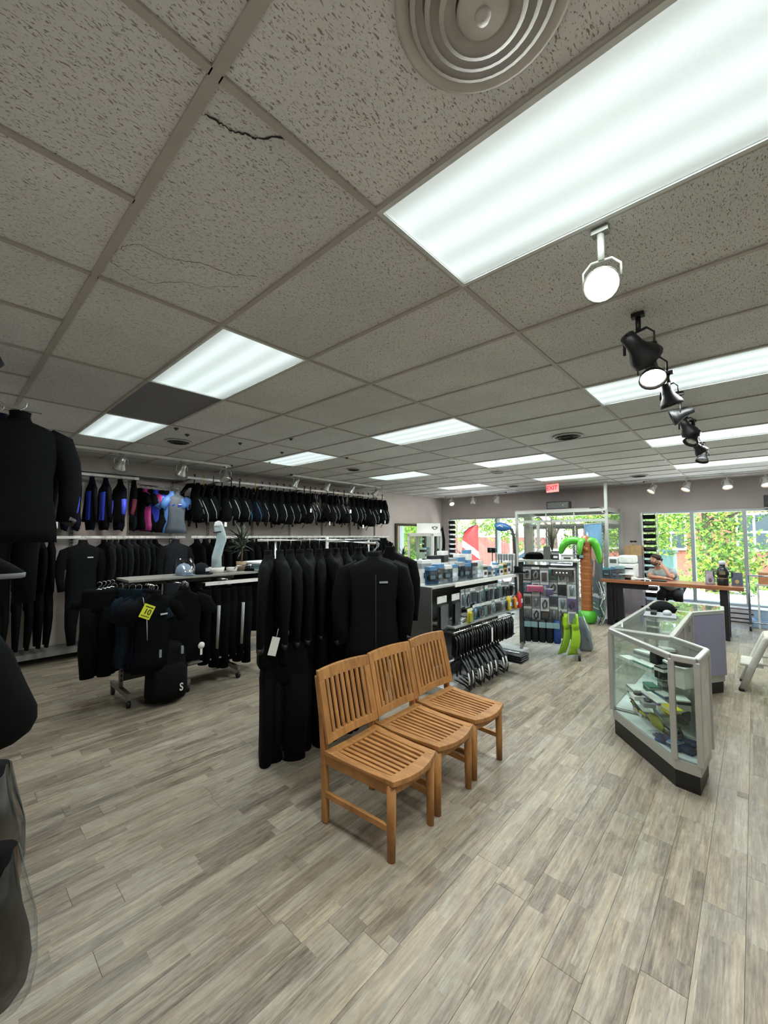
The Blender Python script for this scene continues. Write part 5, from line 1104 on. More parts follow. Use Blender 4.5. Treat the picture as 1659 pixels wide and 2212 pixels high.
def fin(label, loc, rz, tilt):
    """swim fin standing on its blade tip; blade ribs and foot pocket"""
    t = thing('swim_fin', label, 'swim fin', loc, rz, rx=tilt)
    vs = []; N = 12
    rg = []
    for i in range(N + 1):
        f = i / N; z = .02 + .42 * f; w = .082 - .028 * f + .012 * math.sin(f * 3); y = -.06 * math.sin(f * 2.4)
        rg.append([(-w, y - .012, z), (-w * .8, y - .004, z), (0, y - .003, z), (w * .8, y - .004, z), (w, y - .012, z), (w, y + .012, z), (w * .8, y + .005, z), (0, y + .004, z), (-w * .8, y + .005, z), (-w, y + .012, z)])
    MB().loft(rg, 0, True).build('blade', lime, t)
    b = MB(); b.loft([ring(0, -.05, .40, .062, .02, 14), ring(0, -.035, .47, .062, .048, 14), ring(0, -.03, .56, .055, .045, 14), ring(0, -.035, .62, .045, .03, 14)]); b.build('foot_pocket', lime, t)
    MB().tube([(-.05, -.02, .58), (-.05, .03, .64), (0, .045, .66), (.05, .03, .64), (.05, -.02, .58)], .009, 6, flat=.5).build('heel_strap', black_rubber, t)
fin('front lime green swim fin standing at the end of the peg unit', (6.30, 2.03, 0), pang + .75, .05); fin('rear lime green swim fin tucked behind the other', (6.27, 2.17, .0), pang + .95, .10)
t = thing('grey_bag', 'large grey goods bag in clear plastic on the floor beside the lime fins', 'bag', (6.74, 2.0, 0), rz=pang)
b = MB(); b.loft([ring(0, 0, 0, .11, .07, 18, .03), ring(0, 0, .05, .13, .08, 18, .04, 5), ring(-.02, 0, .3, .10, .065, 18, .06, 5, 1), ring(-.05, 0, .5, .05, .03, 18, .08, 6)]); b.build('goods', mat('slate_goods', '#5d666b', .5), t)
b = MB(); b.loft([ring(0, 0, 0, .13, .085, 18, .05, 7), ring(0, 0, .1, .145, .095, 18, .06, 5, 2), ring(-.03, 0, .35, .11, .075, 18, .08, 6, 1), ring(-.07, 0, .62, .05, .03, 18, .12, 5)], caps=False); b.build('plastic_bag', clear_plastic, t)
# things on the top of the end unit and around it
for i in range(7):
    t = thing('grey_case', 'slim grey case in the upright row left of the peg unit, %s from the left' % nth(i), 'case', (5.92 + .012 * i, 2.98 - .038 * i, 1.18), rz=pang, group='slim grey cases'); MB().box(-.016, .016, -.09, .09, 0, .29).build('shell', C[7] if i % 2 else gon_l, t, bev=.004); MB().box(-.012, .012, -.0915, -.09, .04, .2).build('spine_label', cards[0], t)
boot('sneaker', 'low black shoe below the slim grey cases', (5.90, 2.66, 1.18), -.9, .8, neoprene_b, boot_sole, cat='shoe').scale = (1, 1, .45)
t = thing('folded_clothes', 'pile of folded black clothing on the peg unit top', 'clothes', on_panel(.2, 0, 1.386), rz=pang)
for i in range(3): MB().loft([ring(wj(.02), wj(.02), .035 * i, .17 - .02 * i, .12, 16, .05, 5, i), ring(0, 0, .035 * i + .018, .175 - .03 * i, .125, 16, .06, 4, i + 1), ring(0, .01, .035 * i + .036, .14 - .03 * i, .09, 16, .08, 5, i)]).build('garment', tee_k, t)
carton('pale_carton', 'pale grey carton behind the folded black clothes', *on_panel(.36, -.12, 1.386), .2, .12, .14, C[0], pang); carton('black_carton', 'small black carton on the peg unit top', *on_panel(.50, .05, 1.386), .1, .08, .13, C[2], pang, C[7]); carton('stacked_cards', 'white boxed cards at the right of the peg unit top', *on_panel(.66, .06, 1.386), .16, .1, .09, C[0], pang, C[7])
t = thing('dried_plant', 'tall dark dried plant in a brown pot on the peg unit top', 'plant', on_panel(.46, -.08, 1.386)); MB().lathe([(.05, 0), (.06, .12), (.055, .12), (.05, .1), (.001, .1)], 16).build('pot', mat('brown_pot', '#5b4636', .7), t)
dk = mat('dry_stem', '#4a4a38', .8)
for i in range(14):
    a = R.uniform(0, 6.28); l2 = R.uniform(.3, .62); q = R.uniform(.03, .14); MB().tube([(0, 0, .1), (q * .4 * math.cos(a), q * .4 * math.sin(a), .1 + l2 * .6), (q * math.cos(a), q * math.sin(a), .1 + l2)], [.006, .006, .003], 5).build('stem', dk, t)
t = thing('menu_board', 'small dark upright board left of the dried plant', 'sign', on_panel(.38, .1, 1.386), rz=pang); MB().box(-.05, .05, -.006, .006, .0, .2).build('panel', gon, t, bev=.003); MB().box(-.06, .06, -.03, .03, 0, .012).build('foot', gon, t)
# ------------------------------------------------------------------ glass display tower, mirror, black harness
t = thing('display_tower', 'tall white framed glass display tower behind the gondola', 'display cabinet', (6.46, 4.8, 0), rz=.3)
for x in (-.24, .24):
    for y in (-.24, .24): MB().box(x - .02, x + .02, y - .02, y + .02, .1, 1.78).build('corner_post', white_paint, t)
MB().box(-.26, .26, -.26, .26, 0, .12).build('base', white_paint, t); MB().box(-.26, .26, -.26, .26, 1.74, 1.80).build('top', white_paint, t)
for z in (.5, .9, 1.3): MB().box(-.235, .235, -.235, .235, z, z + .008).build('glass_shelf', case_glass, t)
for s in (-1, 1): MB().box(s * .245 - .002, s * .245 + .002, -.22, .22, .12, 1.74).build('pane', case_glass, t); MB().box(-.22, .22, s * .245 - .002, s * .245 + .002, .12, 1.74).build('pane', case_glass, t)
for i, (z, dx, k) in enumerate(((1.31, -.1, 0), (1.31, .1, 1), (.91, -.08, 1), (.91, .1, 0), (.51, 0, 1))):
    c, s_ = math.cos(.3), math.sin(.3); x, y = 6.46 + dx * c, 4.8 + dx * s_
    if k: mask_box('boxed mask inside the glass tower, %s from the top' % nth(i), x, y, z, C[(8, 1, 0, 3, 7)[i]], .2)
    else: carton('instrument_carton', 'white instrument carton in the glass tower, %s from the top' % nth(i), x, y, z, .13, .1, .2, C[0], .3, C[2])
t = thing('logo_sign', 'white sign with a black round emblem on top of the glass tower', 'sign', (6.40, 4.66, 1.80), rz=.3 - .9); MB().box(-.24, .24, -.006, .006, 0, .19).build('board', paper, t); MB().box(-.2, .2, -.02, .02, 0, .012).build('foot', paper, t)
MB().tube([(.12 + .035 * math.cos(a), -.008, .1 + .03 * math.sin(a)) for a in [2 * PI * i / 16 for i in range(16)]], .006, 6, closed=True).build('emblem_ring', C[2], t)
for s in (-1, 1): MB().tube([(.12 + s * .03, -.008, .1), (.12 + s * .055, -.008, .125), (.12 + s * .05, -.008, .09)], .006, 6).build('emblem_wing', C[2], t)
t = thing('framed_mirror', 'dark framed mirror leaning on the left wall beyond the dive vests', 'mirror', (8.72, WY - .06, .15))
fr = mat('dark_bronze_frame', '#3a342c', .4, .2)
MB().box(0, .07, -.02, .03, 0, 1.95).build('stile', fr, t); MB().box(1.35, 1.42, -.02, .03, 0, 1.95).build('stile', fr, t); MB().box(.07, 1.35, -.02, .03, 1.88, 1.95).build('top_rail', fr, t); MB().box(.07, 1.35, -.02, .03, 0, .07).build('bottom_rail', fr, t)
MB().box(.07, 1.35, .0, .012, .07, 1.88).build('mirror_glass', mat('mirror_silver', '#e8ece8', .03, 1.0, .01), t)
t = thing('harness_stand', 'black dive harness on a stand between the glass tower and the window', 'harness', (8.0, 5.5, 0))
MB().cyl((0, 0, 0), (0, 0, .03), .2, .18, 20).build('base', black_metal, t); MB().cyl((0, 0, .03), (0, 0, 1.85), .014, .014, 8).build('pole', black_metal, t)
MB().tube([(-.16, 0, 1.35), (-.17, .0, 1.7), (-.08, 0, 1.95), (.0, 0, 1.85), (.1, 0, 1.95), (.17, 0, 1.65), (.15, 0, 1.3)], [.05, .045, .035, .03, .035, .045, .05], 8, flat=.5).build('straps', bcd_a, t)
b = MB(); b.loft([ring(0, 0, 1.05, .16, .07, 16, .05), ring(0, 0, 1.2, .24, .1, 16, .06), ring(0, 0, 1.36, .22, .09, 16, .06), ring(0, 0, 1.45, .12, .06, 16, .05)]); b.build('wing', bcd_b, t)
t = thing('paddle', 'blue paddle blade with dark shaft by the entrance frame', 'paddle', (9.75, 4.55, 0))
MB().tube([(0, -.12, .0), (0, -.10, 1.2), (0, -.08, 1.72), (0, -.02, 1.93)], .035, 10).build('shaft', mat('dark_shaft', '#232528', .5), t)
b = MB(); rg = []
for f, w in ((0, .03), (.12, .06), (.35, .1), (.6, .115), (.8, .1), (.93, .06), (1, .01)): y = -.02 + .46 * f; rg.append([(-.012, y, 1.95 + .05 * f - w), (.012, y, 1.95 + .05 * f - w), (.02, y, 1.95 + .05 * f), (.012, y, 1.95 + .05 * f + w), (-.012, y, 1.95 + .05 * f + w), (-.02, y, 1.95 + .05 * f)])
b.loft(rg); b.build('blade', mat('blue_paddle', '#2f6196', .4), t); MB().tube([(-.022, .2, 1.97), (-.022, .28, 2.01), (-.022, .36, 1.99)], .01, 6).build('blade_print', paper, t)
t = thing('spiky_houseplant', 'dark spiky plant in a brown pot before the left window', 'plant', (10.4, 6.35, 0))
MB().lathe([(.13, 0), (.17, .35), (.16, .35), (.14, .3), (.001, .3)], 20).build('pot', mat('brown_glazed_pot', '#6b4636', .5), t); MB().tube([(0, 0, .3), (.02, 0, .8), (0, 0, 1.15)], [.05, .045, .04], 8).build('trunk', bark, t)
for i in range(34):
    a = R.uniform(0, 6.28); el = R.uniform(.1, 1.3); ln = R.uniform(.25, .5)
    MB().tube([(ln * f * math.cos(a) * math.cos(el), ln * f * math.sin(a) * math.cos(el), 1.12 + ln * f * math.sin(el) - .5 * (ln * f) ** 2) for f in (0, .4, .75, 1)], [.008, .014, .01, .001], 5, flat=.3).build('leaf', mat('dusky_leaf', '#3a2f2a', .7), t)
t = thing('camera_tripod', 'black tripod stand with a small camera before the left window', 'tripod', (10.3, 5.35, 0))
for a in (0, 2.1, 4.2): MB().tube([(0, 0, .95), (.26 * math.cos(a), .26 * math.sin(a), 0)], [.014, .009], 8).build('leg', black_metal, t)
MB().cyl((0, 0, .9), (0, 0, 1.28), .012, .012, 8).build('column', black_metal, t); MB().box(-.07, .07, -.12, .12, 1.28, 1.42).build('camera', black_plastic, t, bev=.015); MB().cyl((-.07, 0, 1.35), (-.14, 0, 1.35), .05, .05, 16).build('lens', black_plastic, t)
# ------------------------------------------------------------------ entrance: framed glass airlock, doors, banner, palm
frame_m = mat('pale_entrance_frame', '#b9bdb6', .42, .35, .05)
VX = 10.0; VY0, VY1 = 2.42, 4.50; VT = 2.36
t = struct(MB().box(VX - .03, VX + .03, VY0 - .03, VY0 + .03, 0, CE).build('trim_1', frame_m)); t['label'] = 'tall pale corner post of the entrance airlock'
def post(x, y, z0=0, z1=VT, w=.06): return MB().box(x - w / 2, x + w / 2, y - w / 2, y + w / 2, z0, z1)
t = struct(post(VX, VY1).build('door_2', frame_m))
MB().box(VX - .035, VX + .035, VY0 + .03, VY1 - .03, VT - .06, VT).build('header', frame_m, t); MB().box(VX - .03, VX + .03, VY0 + .03, VY1 - .03, 2.07, 2.13).build('transom_bar', frame_m, t)
MB().box(VX - .004, VX + .004, VY0 + .03, VY1 - .03, 2.13, VT - .06).build('transom_pane', pane_glass, t)
for y in (3.1, 3.75): MB().box(VX - .012, VX + .012, y - .012, y + .012, 2.13, VT - .06).build('transom_bar', frame_m, t)
MB().box(VX, FX, VY0 - .03, VY1 + .03, VT, VT + .03).build('roof_panel', front_mat, t)
MB().box(VX + .03, FX, VY0 - .025, VY0 + .025, VT - .06, VT).build('side_header', frame_m, t); MB().box(VX + .03, FX, VY0 - .025, VY0 + .025, 2.03, 2.11).build('side_transom', frame_m, t); MB().box(VX + .03, FX, VY0 - .025, VY0 + .025, 0, .12).build('side_sill', frame_m, t)
MB().box(VX + .03, FX, VY0 - .004, VY0 + .004, .12, 2.03).build('side_pane', pane_glass, t); MB().box(VX + .03, FX, VY0 - .004, VY0 + .004, 2.11, VT - .06).build('side_pane', pane_glass, t)
MB().box(VX + .03, FX, VY1 - .004, VY1 + .004, .12, VT - .06).build('side_pane', pane_glass, t); MB().box(VX + .03, FX, VY1 - .025, VY1 + .025, 0, .12).build('side_sill', frame_m, t)
for y0, y1 in ((3.95, 4.47),): MB().box(VX - .004, VX + .004, y0, y1, .1, 2.07).build('front_pane', pane_glass, t); MB().box(VX - .03, VX + .03, y0 - .03, y0 + .03, 0, 2.07).build('front_stile', frame_m, t)
# outer pair of doors in the front wall
t = struct(MB().box(F0, F1, 2.34, 2.40, 0, 2.36).box(F0, F1, 4.56, 4.62, 0, 2.36).box(F0, F1, 2.40, 4.56, 2.28, 2.36).box(F0, F1, 2.40, 4.56, 2.0, 2.06).build('door_1', frame_m))
MB().box(F0 + .09, F0 + .096, 2.40, 4.56, 2.06, 2.28).build('transom_pane', pane_glass, t); MB().box(F0, F1, 2.4, 4.56, -.05, .015).build('threshold', alu, t)
for y0, y1 in ((2.40, 2.72), (2.74, 3.44), (3.46, 4.16), (4.18, 4.56)):
    w = .06 if y1 - y0 > .5 else .03
    q = MB().box(F0 + .07, F0 + .12, y0, y0 + w, .015, 2.0).box(F0 + .07, F0 + .12, y1 - w, y1, .015, 2.0).box(F0 + .07, F0 + .12, y0 + w, y1 - w, 1.93, 2.0).box(F0 + .07, F0 + .12, y0 + w, y1 - w, .015, .18).build('door_leaf', frame_m, t)
    MB().box(F0 + .092, F0 + .098, y0 + w, y1 - w, .18, 1.93).build('pane', pane_glass, q)
    if y1 - y0 > .5: MB().box(F0 + .02, F0 + .06, y0 + .08, y1 - .08, 1.0, 1.04).build('push_bar', alu, q)
grl = thing('security_gate', 'folding diamond lattice security gate across the entrance glass', 'gate', (F0 - .02, 2.42, .05))
g1 = MB(); H = 1.95; L2 = 2.12; st = .165
k = -H
while k < L2:
    for s in (1, -1):
        a0, z0 = (k, 0) if s == 1 else (k, H); a1, z1 = (k + H, H) if s == 1 else (k + H, 0)
        if a0 < 0: z0 += s * (-a0); a0 = 0
        if a1 > L2: z1 -= s * (a1 - L2); a1 = L2
        if a1 - a0 > .05: g1.beam((.004 * s, a0, z0), (.004 * s, a1, z1), .006, .014, up=(1, 0, 0))
    k += st
o = g1.build('lattice', mat('dark_gate_bronze', '#4c4a40', .5, .4), grl); o['kind'] = 'stuff'
for y in (0, L2): MB().box(-.015, .015, y - .015, y + .015, -.05, H).build('gate_post', frame_m, grl)
t = thing('speaker_box', 'black speaker box lying on top of the entrance airlock', 'speaker', (10.12, 3.48, VT + .031), rz=.08); MB().box(-.11, .11, -.26, .26, 0, .18).build('cabinet', black_plastic, t, bev=.008); MB().box(-.116, -.11, -.235, .235, .018, .162).build('grille', gon, t); MB().ell((-.117, -.12, .09), (.004, .012, .012), 8, 6).build('badge', slv, t)
t = thing('security_camera', 'white dome camera with black eye on the tall corner post', 'camera', (VX - .032, VY0 + .04, 2.30)); MB().lathe([(.001, -.0), (.05, .0), (.06, .02), (.06, .045), (.001, .05)], 20).build('base', white_paint, t); MB().ell((0, 0, -.005), (.05, .05, .045), 16, 10).build('dome', white_paint, t); MB().ell((-.035, -.012, -.012), (.02, .02, .02), 12, 8).build('lens_eye', black_plastic, t)
MB().tube([(.0, .02, .05), (.0, .1, .09), (.03, .3, .08)], .006, 6).build('cable', black_rubber, t)
# roll-up banner
bn = Vector((9.45, 2.56, 0)); ba = math.atan2(.60, .80)
t = thing('banner_stand', 'tall roll-up banner with a swimmer photo beside the palm tree', 'banner', tuple(bn), rz=ba + PI)
MB().box(-.47, .47, -.08, .08, .0, .09).build('base', alu, t, bev=.01)
MB().box(-.45, .45, -.004, .004, .09, 2.0).build('sheet', mat('banner_slate', '#48565c', .55), t); MB().box(-.45, .45, -.012, .012, 2.0, 2.025).build('top_bar', alu, t); MB().cyl((0, .03, .05), (0, .03, 2.0), .01, .01, 8).build('pole', alu, t)
def flat(nm, pts, m, d=.0052): MB().add([(x, -d, z) for x, z in pts] + [(x, -d + .001, z) for x, z in pts], [tuple(range(len(pts) - 1, -1, -1)) if False else tuple(range(len(pts)))] + [(i, (i + 1) % len(pts), len(pts) + (i + 1) % len(pts), len(pts) + i) for i in range(len(pts))]).build(nm, m, t)
flat('print_sky', [(-.45, 1.30), (.45, 1.30), (.45, 2.0), (-.45, 2.0)], mat('banner_blue', '#5f8fb5', .55, 0, .25, 2)); flat('print_dark', [(-.45, .45), (.45, .45), (.45, 1.1), (.2, 1.22), (-.1, 1.05), (-.45, .95)], mat('banner_dark', '#3a4044', .55, 0, .2, 4)); flat('print_green', [(-.45, .09), (.45, .09), (.45, .34), (-.45, .42)], mat('banner_green', '#2f5a4a', .55))
def oval(cx, cz, rx, rz_, n=18, tilt=0): return [(cx + rx * math.cos(a) * math.cos(tilt) - rz_ * math.sin(a) * math.sin(tilt), cz + rx * math.cos(a) * math.sin(tilt) + rz_ * math.sin(a) * math.cos(tilt)) for a in [2 * PI * i / n for i in range(n)]]
skin_b = mat('banner_skin', '#a5765e', .6, 0, .15, 8); hair_b = mat('banner_hair', '#4a3a34', .6)
flat('print_hair', oval(.06, 1.46, .17, .16), hair_b, .006); flat('print_face', oval(.03, 1.38, .13, .17), skin_b, .0068); flat('print_body', [(-.02, 1.25), (.1, 1.25), (.22, 1.1), (.3, .8), (.28, .5), (-.25, .5), (-.2, .8), (-.12, 1.05)], mat('banner_suit', '#2c3136', .6), .006); flat('print_arm', [(.02, 1.22), (.09, 1.2), (.06, .95), (.0, .86), (-.06, .9)], skin_b, .0075)
flat('print_emblem', oval(-.28, 1.72, .07, .12), mat('banner_pale', '#c9d6dc', .5), .006); flat('print_badge', oval(.32, .58, .07, .11), mat('banner_pale', '#c9d6dc', .5), .006)
tw = mat('banner_lettering', '#d8dad8', .6)
for zi, words_ in ((.70, (.3,)), (.585, (.32,)), (.46, (.26, .38)), (.31, (.42,)), (.22, (.6,))):
    x = -.4
    for wd in words_:
        ltr = MB(); q = x
        while q < x + wd:
            lw = R.uniform(.018, .032); h = .07 if zi > .4 else .022; h *= R.choice((1, .8, .8, 1.15)); ltr.box(q, q + lw * .8, -.0072, -.006, zi, zi + h); q += lw + .006
        ltr.build('lettering', tw, t)['kind'] = 'stuff'; x += wd + .05
# inflatable palm
t = thing('inflatable_palm', 'inflatable palm tree with brown trunk and green fronds beside the banner', 'inflatable palm', (8.9, 2.56, 0))
brn = mat('brown_vinyl', '#9a5f34', .32, 0, .12, 6, spec=.6); grn = mat('green_vinyl', '#4fae2e', .3, 0, .12, 5, spec=.6)
MB().lathe([(.001, 0), (.12, .0), (.165, .04), (.18, .12), (.165, .21), (.12, .25), (.001, .255)], 24).build('base', grn, t)
prof = [(.09, .22)]
for i in range(22): z = .24 + i * .064; prof += [(.105 + .006 * (i % 2), z + .012), (.112, z + .032), (.103, z + .058)]
prof += [(.09, 1.68), (.06, 1.74), (.02, 1.76), (.001, 1.76)]
MB().lathe(prof, 20, caps=False).build('trunk', brn, t)
for a, ln, dr, rr_ in ((1.85, .46, .34, .088), (-1.29, .25, .52, .085), (.3, .3, .4, .06), (3.0, .26, .34, .055)):
    P = [(ln * (1 - (1 - f) ** 1.6) * math.cos(a), ln * (1 - (1 - f) ** 1.6) * math.sin(a), 1.60 + .10 * math.sin(min(1, f * 1.6) * PI / 2) - dr * f ** 2.6) for f in (0, .15, .3, .45, .6, .75, .88, .97, 1)]
    fr = MB().tube(P, [rr_ * q for q in (.8, 1, 1.1, 1.12, 1.1, 1, .85, .55, .1)], 12, flat=.85).build('frond', grn, t)
    for i in range(4):
        p = Vector(P[i + 3]); MB().tube([tuple(p), tuple(p + Vector((0, 0, -.07))), tuple(p + Vector((.01, .01, -.10)))], [.04, .03, .006], 6).build('leaflet', grn, fr)
for s in (-1, 0, 1): MB().ell((-.10, s * .05, 1.50 - .03 * abs(s)), (.05, .045, .05), 12, 8).build('coconut', brn, t)
t = thing('hanging_mask', 'black dive mask hung on the palm trunk', 'mask', (8.78, 2.62, 1.33), rz=-.5); MB().loft([ring(0, 0, -.05, .05, .02, 14), ring(0, 0, -.03, .085, .035, 14), ring(0, 0, .03, .09, .035, 14), ring(0, 0, .055, .06, .02, 14)]).build('skirt', black_rubber, t); MB().box(-.065, .065, -.04, -.032, -.025, .035).build('lens', mat('mask_lens', '#7d98a6', .1), t); MB().tube([(-.08, 0, 0), (-.06, .12, .08), (.06, .12, .08), (.08, 0, 0)], .008, 6, flat=.5).build('strap', black_rubber, t)
# window racks of boxed soft goods
for (y, z0, z1, lb, n) in ((6.97, .9, 2.24, 'narrow white rack of black packs beside the left window frame', 9), (1.75, .36, 2.25, 'tall narrow white rack of black packs at the counter window', 13)):
    t = thing('ladder_rack', lb, 'display rack', (10.86, y, 0))
    for s in (-1, 1): MB().box(-.012, .012, s * .15 - .012, s * .15 + .012, 0, z1 + .02).build('side_rail', white_paint, t); MB().cyl((-.03, s * .118, .05), (-.03, s * .118, z1), .006, .006, 6).build('wire', black_metal, t)
    MB().box(-.12, .12, -.17, .17, 0, .02).build('foot', white_paint, t)
    st = (z1 - z0) / n
    for i in range(n):
        z = z0 + st * i; g = MB().loft([ring(-.05, 0, z + .02, .03, .11, 12), ring(-.06, 0, z + .05, .045, .12, 12, .02), ring(-.06, 0, z + st * .75, .04, .12, 12, .03), ring(-.05, 0, z + st * .82, .02, .11, 12)]).build('soft_pack', black_plastic if i % 3 else neoprene_b, t)
        MB().box(-.1, .0, -.14, .14, z, z + .008).build('tray_wire', white_paint, t)
# ------------------------------------------------------------------ counter and what stands on it
def wood_mat(nm, a, b2):
    m, n, l, b = new_mat(nm); tc = n.new('ShaderNodeTexCoord'); mp = n.new('ShaderNodeMapping'); mp.inputs['Scale'].default_value = (8, .8, 8); l.new(tc.outputs['Object'], mp.inputs[0])
    z = n.new('ShaderNodeTexNoise'); z.inputs['Scale'].default_value = 4; z.inputs['Detail'].default_value = 6; l.new(mp.outputs[0], z.inputs['Vector']); c = n.new('ShaderNodeValToRGB'); c.color_ramp.elements[0].color = lin(a) + (1,); c.color_ramp.elements[1].color = lin(b2) + (1,); c.color_ramp.elements[0].position = .3; c.color_ramp.elements[1].position = .7
    l.new(z.outputs['Fac'], c.inputs['Fac']); l.new(c.outputs[0], b.inputs['Base Color']); b.inputs['Roughness'].default_value = .3; return m
ctop = wood_mat('varnished_counter_wood', '#7d4a30', '#a86f4c')
CX0, CX1 = 8.85, 9.5; CT = .905
t = thing('sales_counter', 'long wooden topped counter on black posts by the window', 'counter', (0, 0, 0))
for i in range(4): w = (CX1 - CX0) / 4; MB().box(CX0 + w * i + .001, CX0 + w * (i + 1) - .001, .16, 2.28, CT - .062, CT).build('top_board', ctop, t, bev=.004)
for x, y in ((8.98, .42), (9.38, .42), (9.05, 2.16), (9.05, 1.98), (9.38, 2.16)): MB().box(x - .055, x + .055, y - .055, y + .055, 0, CT - .062).build('post', black_metal, t, bev=.003)
MB().box(8.98, 9.0, 1.5, 2.1, CT - .17, CT - .062).build('apron', black_metal, t); MB().box(9.02, 9.4, 2.05, 2.1, .1, .8).build('end_panel', black_metal, t)
cab = [mat('cable_white', '#c9c9c6', .5), mat('cable_black', '#16171a', .5), mat('cable_green', '#4b6a5c', .5)]
for i in range(6):
    t = thing('cable', '%s cable tangled below the counter\'s left end, %s' % (('white', 'black', 'green')[i % 3], nth(i)), 'cable', (8.82, 2.24, 0), group='cables under the counter')
    MB().tube([(.05, .02 + .02 * i, .84), (wj(.05), wj(.06), .6), (wj(.08), .02 + wj(.08), .38), (wj(.06), wj(.08), .18), (wj(.1), wj(.1), .012)], .006, 6).build('wire', cab[i % 3], t)
t = thing('white_printer', 'white box shaped printer on the left end of the counter', 'printer', (9.2, 1.86, CT)); pm = mat('printer_white', '#dfe2df', .45)
MB().box(-.18, .18, -.14, .14, .03, .30).build('body', pm, t, bev=.02); MB().box(-.17, .17, -.135, .135, .31, .46).build('scanner_lid', pm, t, bev=.03); MB().box(-.19, -.17, -.11, .11, .20, .225).build('paper_slot', black_plastic, t); MB().box(-.15, .15, -.12, .12, 0, .03).build('foot_base', black_plastic, t); MB().box(-.3, -.18, -.1, .1, .1, .11).build('tray', pm, t)
t = thing('white_tower', 'pale appliance standing left of the printer', 'appliance', (9.2, 2.1, CT)); MB().box(-.13, .13, -.09, .09, 0, .42).build('body', pm, t, bev=.02); MB().box(-.132, -.128, -.06, .06, .3, .38).build('display', gon, t)
for i, (y, z, lb, m) in enumerate(((2.2, 0, 'teal mask display at the counter\'s left corner', C[8]), (2.05, 0, 'blue mask display in front of the pale appliance', C[1]), (1.96, 0, 'pale teal box before the printer', bag_m[2]))): mask_box(lb, 8.97, y, CT, m, -1.4, 1.0 + .1 * i)
t = thing('label_scanner', 'white handheld scanner lying on the counter', 'scanner', (8.98, 1.66, CT + .001), rz=.4); MB().tube([(0, -.1, .02), (0, .0, .022), (0, .06, .03)], [.018, .018, .03], 10).build('handle', pm, t); MB().box(-.035, .035, .05, .12, .0, .06).build('head', pm, t, bev=.012)
t = thing('keyboard', 'black keyboard on the counter', 'keyboard', (9.05, 1.42, CT), rz=.05); MB().box(-.07, .07, -.2, .2, 0, .018).build('case', black_plastic, t, bev=.004)
kb = MB()
for a in range(4):
    for c in range(12): kb.box(-.058 + a * .03, -.034 + a * .03, -.19 + c * .032, -.164 + c * .032, .018, .024)
kb.build('keys', gon, t)['kind'] = 'stuff'
t = thing('card_reader', 'small white card reader on the front edge of the counter', 'card reader', (8.92, 1.50, CT), rz=.1); MB().loft([[(-.04, -.05, 0), (.04, -.05, 0), (.04, -.05, .025), (-.04, -.05, .02)], [(-.04, .05, 0), (.04, .05, 0), (.04, .05, .055), (-.04, .05, .04)]], 0, False).build('body', pm, t); MB().box(-.042, -.039, -.03, .03, .0, .03).build('screen', gon, t)
def photo_frame(lb, y, w, h, c1, c2):
    t = thing('photo_frame', lb, 'picture frame', (9.08, y, CT + .002), rz=-PI / 2 + .1, rx=-.12); MB().box(-w / 2, w / 2, 0, .015, 0, h).build('backing', mat('frame_grey', '#6f6a70', .5), t); MB().box(-w / 2 + .01, w / 2 - .01, -.002, 0, .012, h - .012).build('print', mat(c1[0], c1[1], .4, 0, .3, 14), t); MB().ell((.0, -.003, h * .3), (w * .2, .002, h * .16), 10, 6).build('print_subject', mat(c2[0], c2[1], .5), t); MB().box(-.02, .02, .015, .075, 0, .006).build('easel_foot', black_plastic, t)
photo_frame('grey framed print left of the black jug on the counter', .60, .13, .235, ('print_mauve', '#9a939c'), ('subject_plum', '#5d4a5c')); photo_frame('dark framed print right of the black jug on the counter', .245, .15, .225, ('print_indigo', '#4f5468'), ('subject_gold', '#a8945f'))
t = thing('black_jug', 'black bottle shaped trophy with silver cap between the framed prints', 'trophy', (9.08, .43, CT)); MB().lathe([(.001, 0), (.075, 0), (.08, .02), (.08, .11), (.07, .13), (.074, .15), (.085, .18), (.085, .25), (.06, .29), (.042, .31), (.04, .35), (.001, .352)], 24).build('bottle', black_plastic, t); MB().lathe([(.043, .35), (.048, .355), (.046, .41), (.03, .42), (.001, .42)], 20).build('cap', silver_print, t)
MB().box(-.0875, -.084, -.04, .04, .185, .245).build('label', mat('bronze_label', '#6b6250', .5), t); MB().lathe([(.0805, .115), (.082, .12), (.0805, .128)], 24, caps=False).build('gold_band', mat('gold_band', '#a58d5a', .35, .6), t)
for s in (-1, 1): MB().tube([(0, s * .08, .24), (0, s * .125, .22), (0, s * .12, .15), (0, s * .08, .12)], .008, 8).build('handle', black_metal, t)
t = thing('carton_pedestal', 'tan carton on a grey pedestal against the front wall behind the printer', 'box', (10.75, 2.05, 0)); MB().box(-.2, .2, -.17, .17, 0, 1.30).build('pedestal', mat('mauve_pedestal', '#8b8287', .6), t); MB().box(-.18, .18, -.17, .17, 1.301, 1.53).build('carton', mat('kraft_carton', '#b08f6a', .75), t, bev=.004); MB().box(-.181, .181, -.025, .025, 1.301, 1.532).build('tape', tan, t)
t = thing('bow_ornament', 'small black bow shaped ornament on the tan carton', 'figurine', (10.7, 2.05, 1.533)); MB().lathe([(.02, 0), (.03, .02), (.014, .05), (.012, .07)], 12).build('stand', tan, t)
for s in (-1, 1): MB().ell((0, s * .034, .085), (.016, .04, .022), 12, 8).build('loop', black_plastic, t)
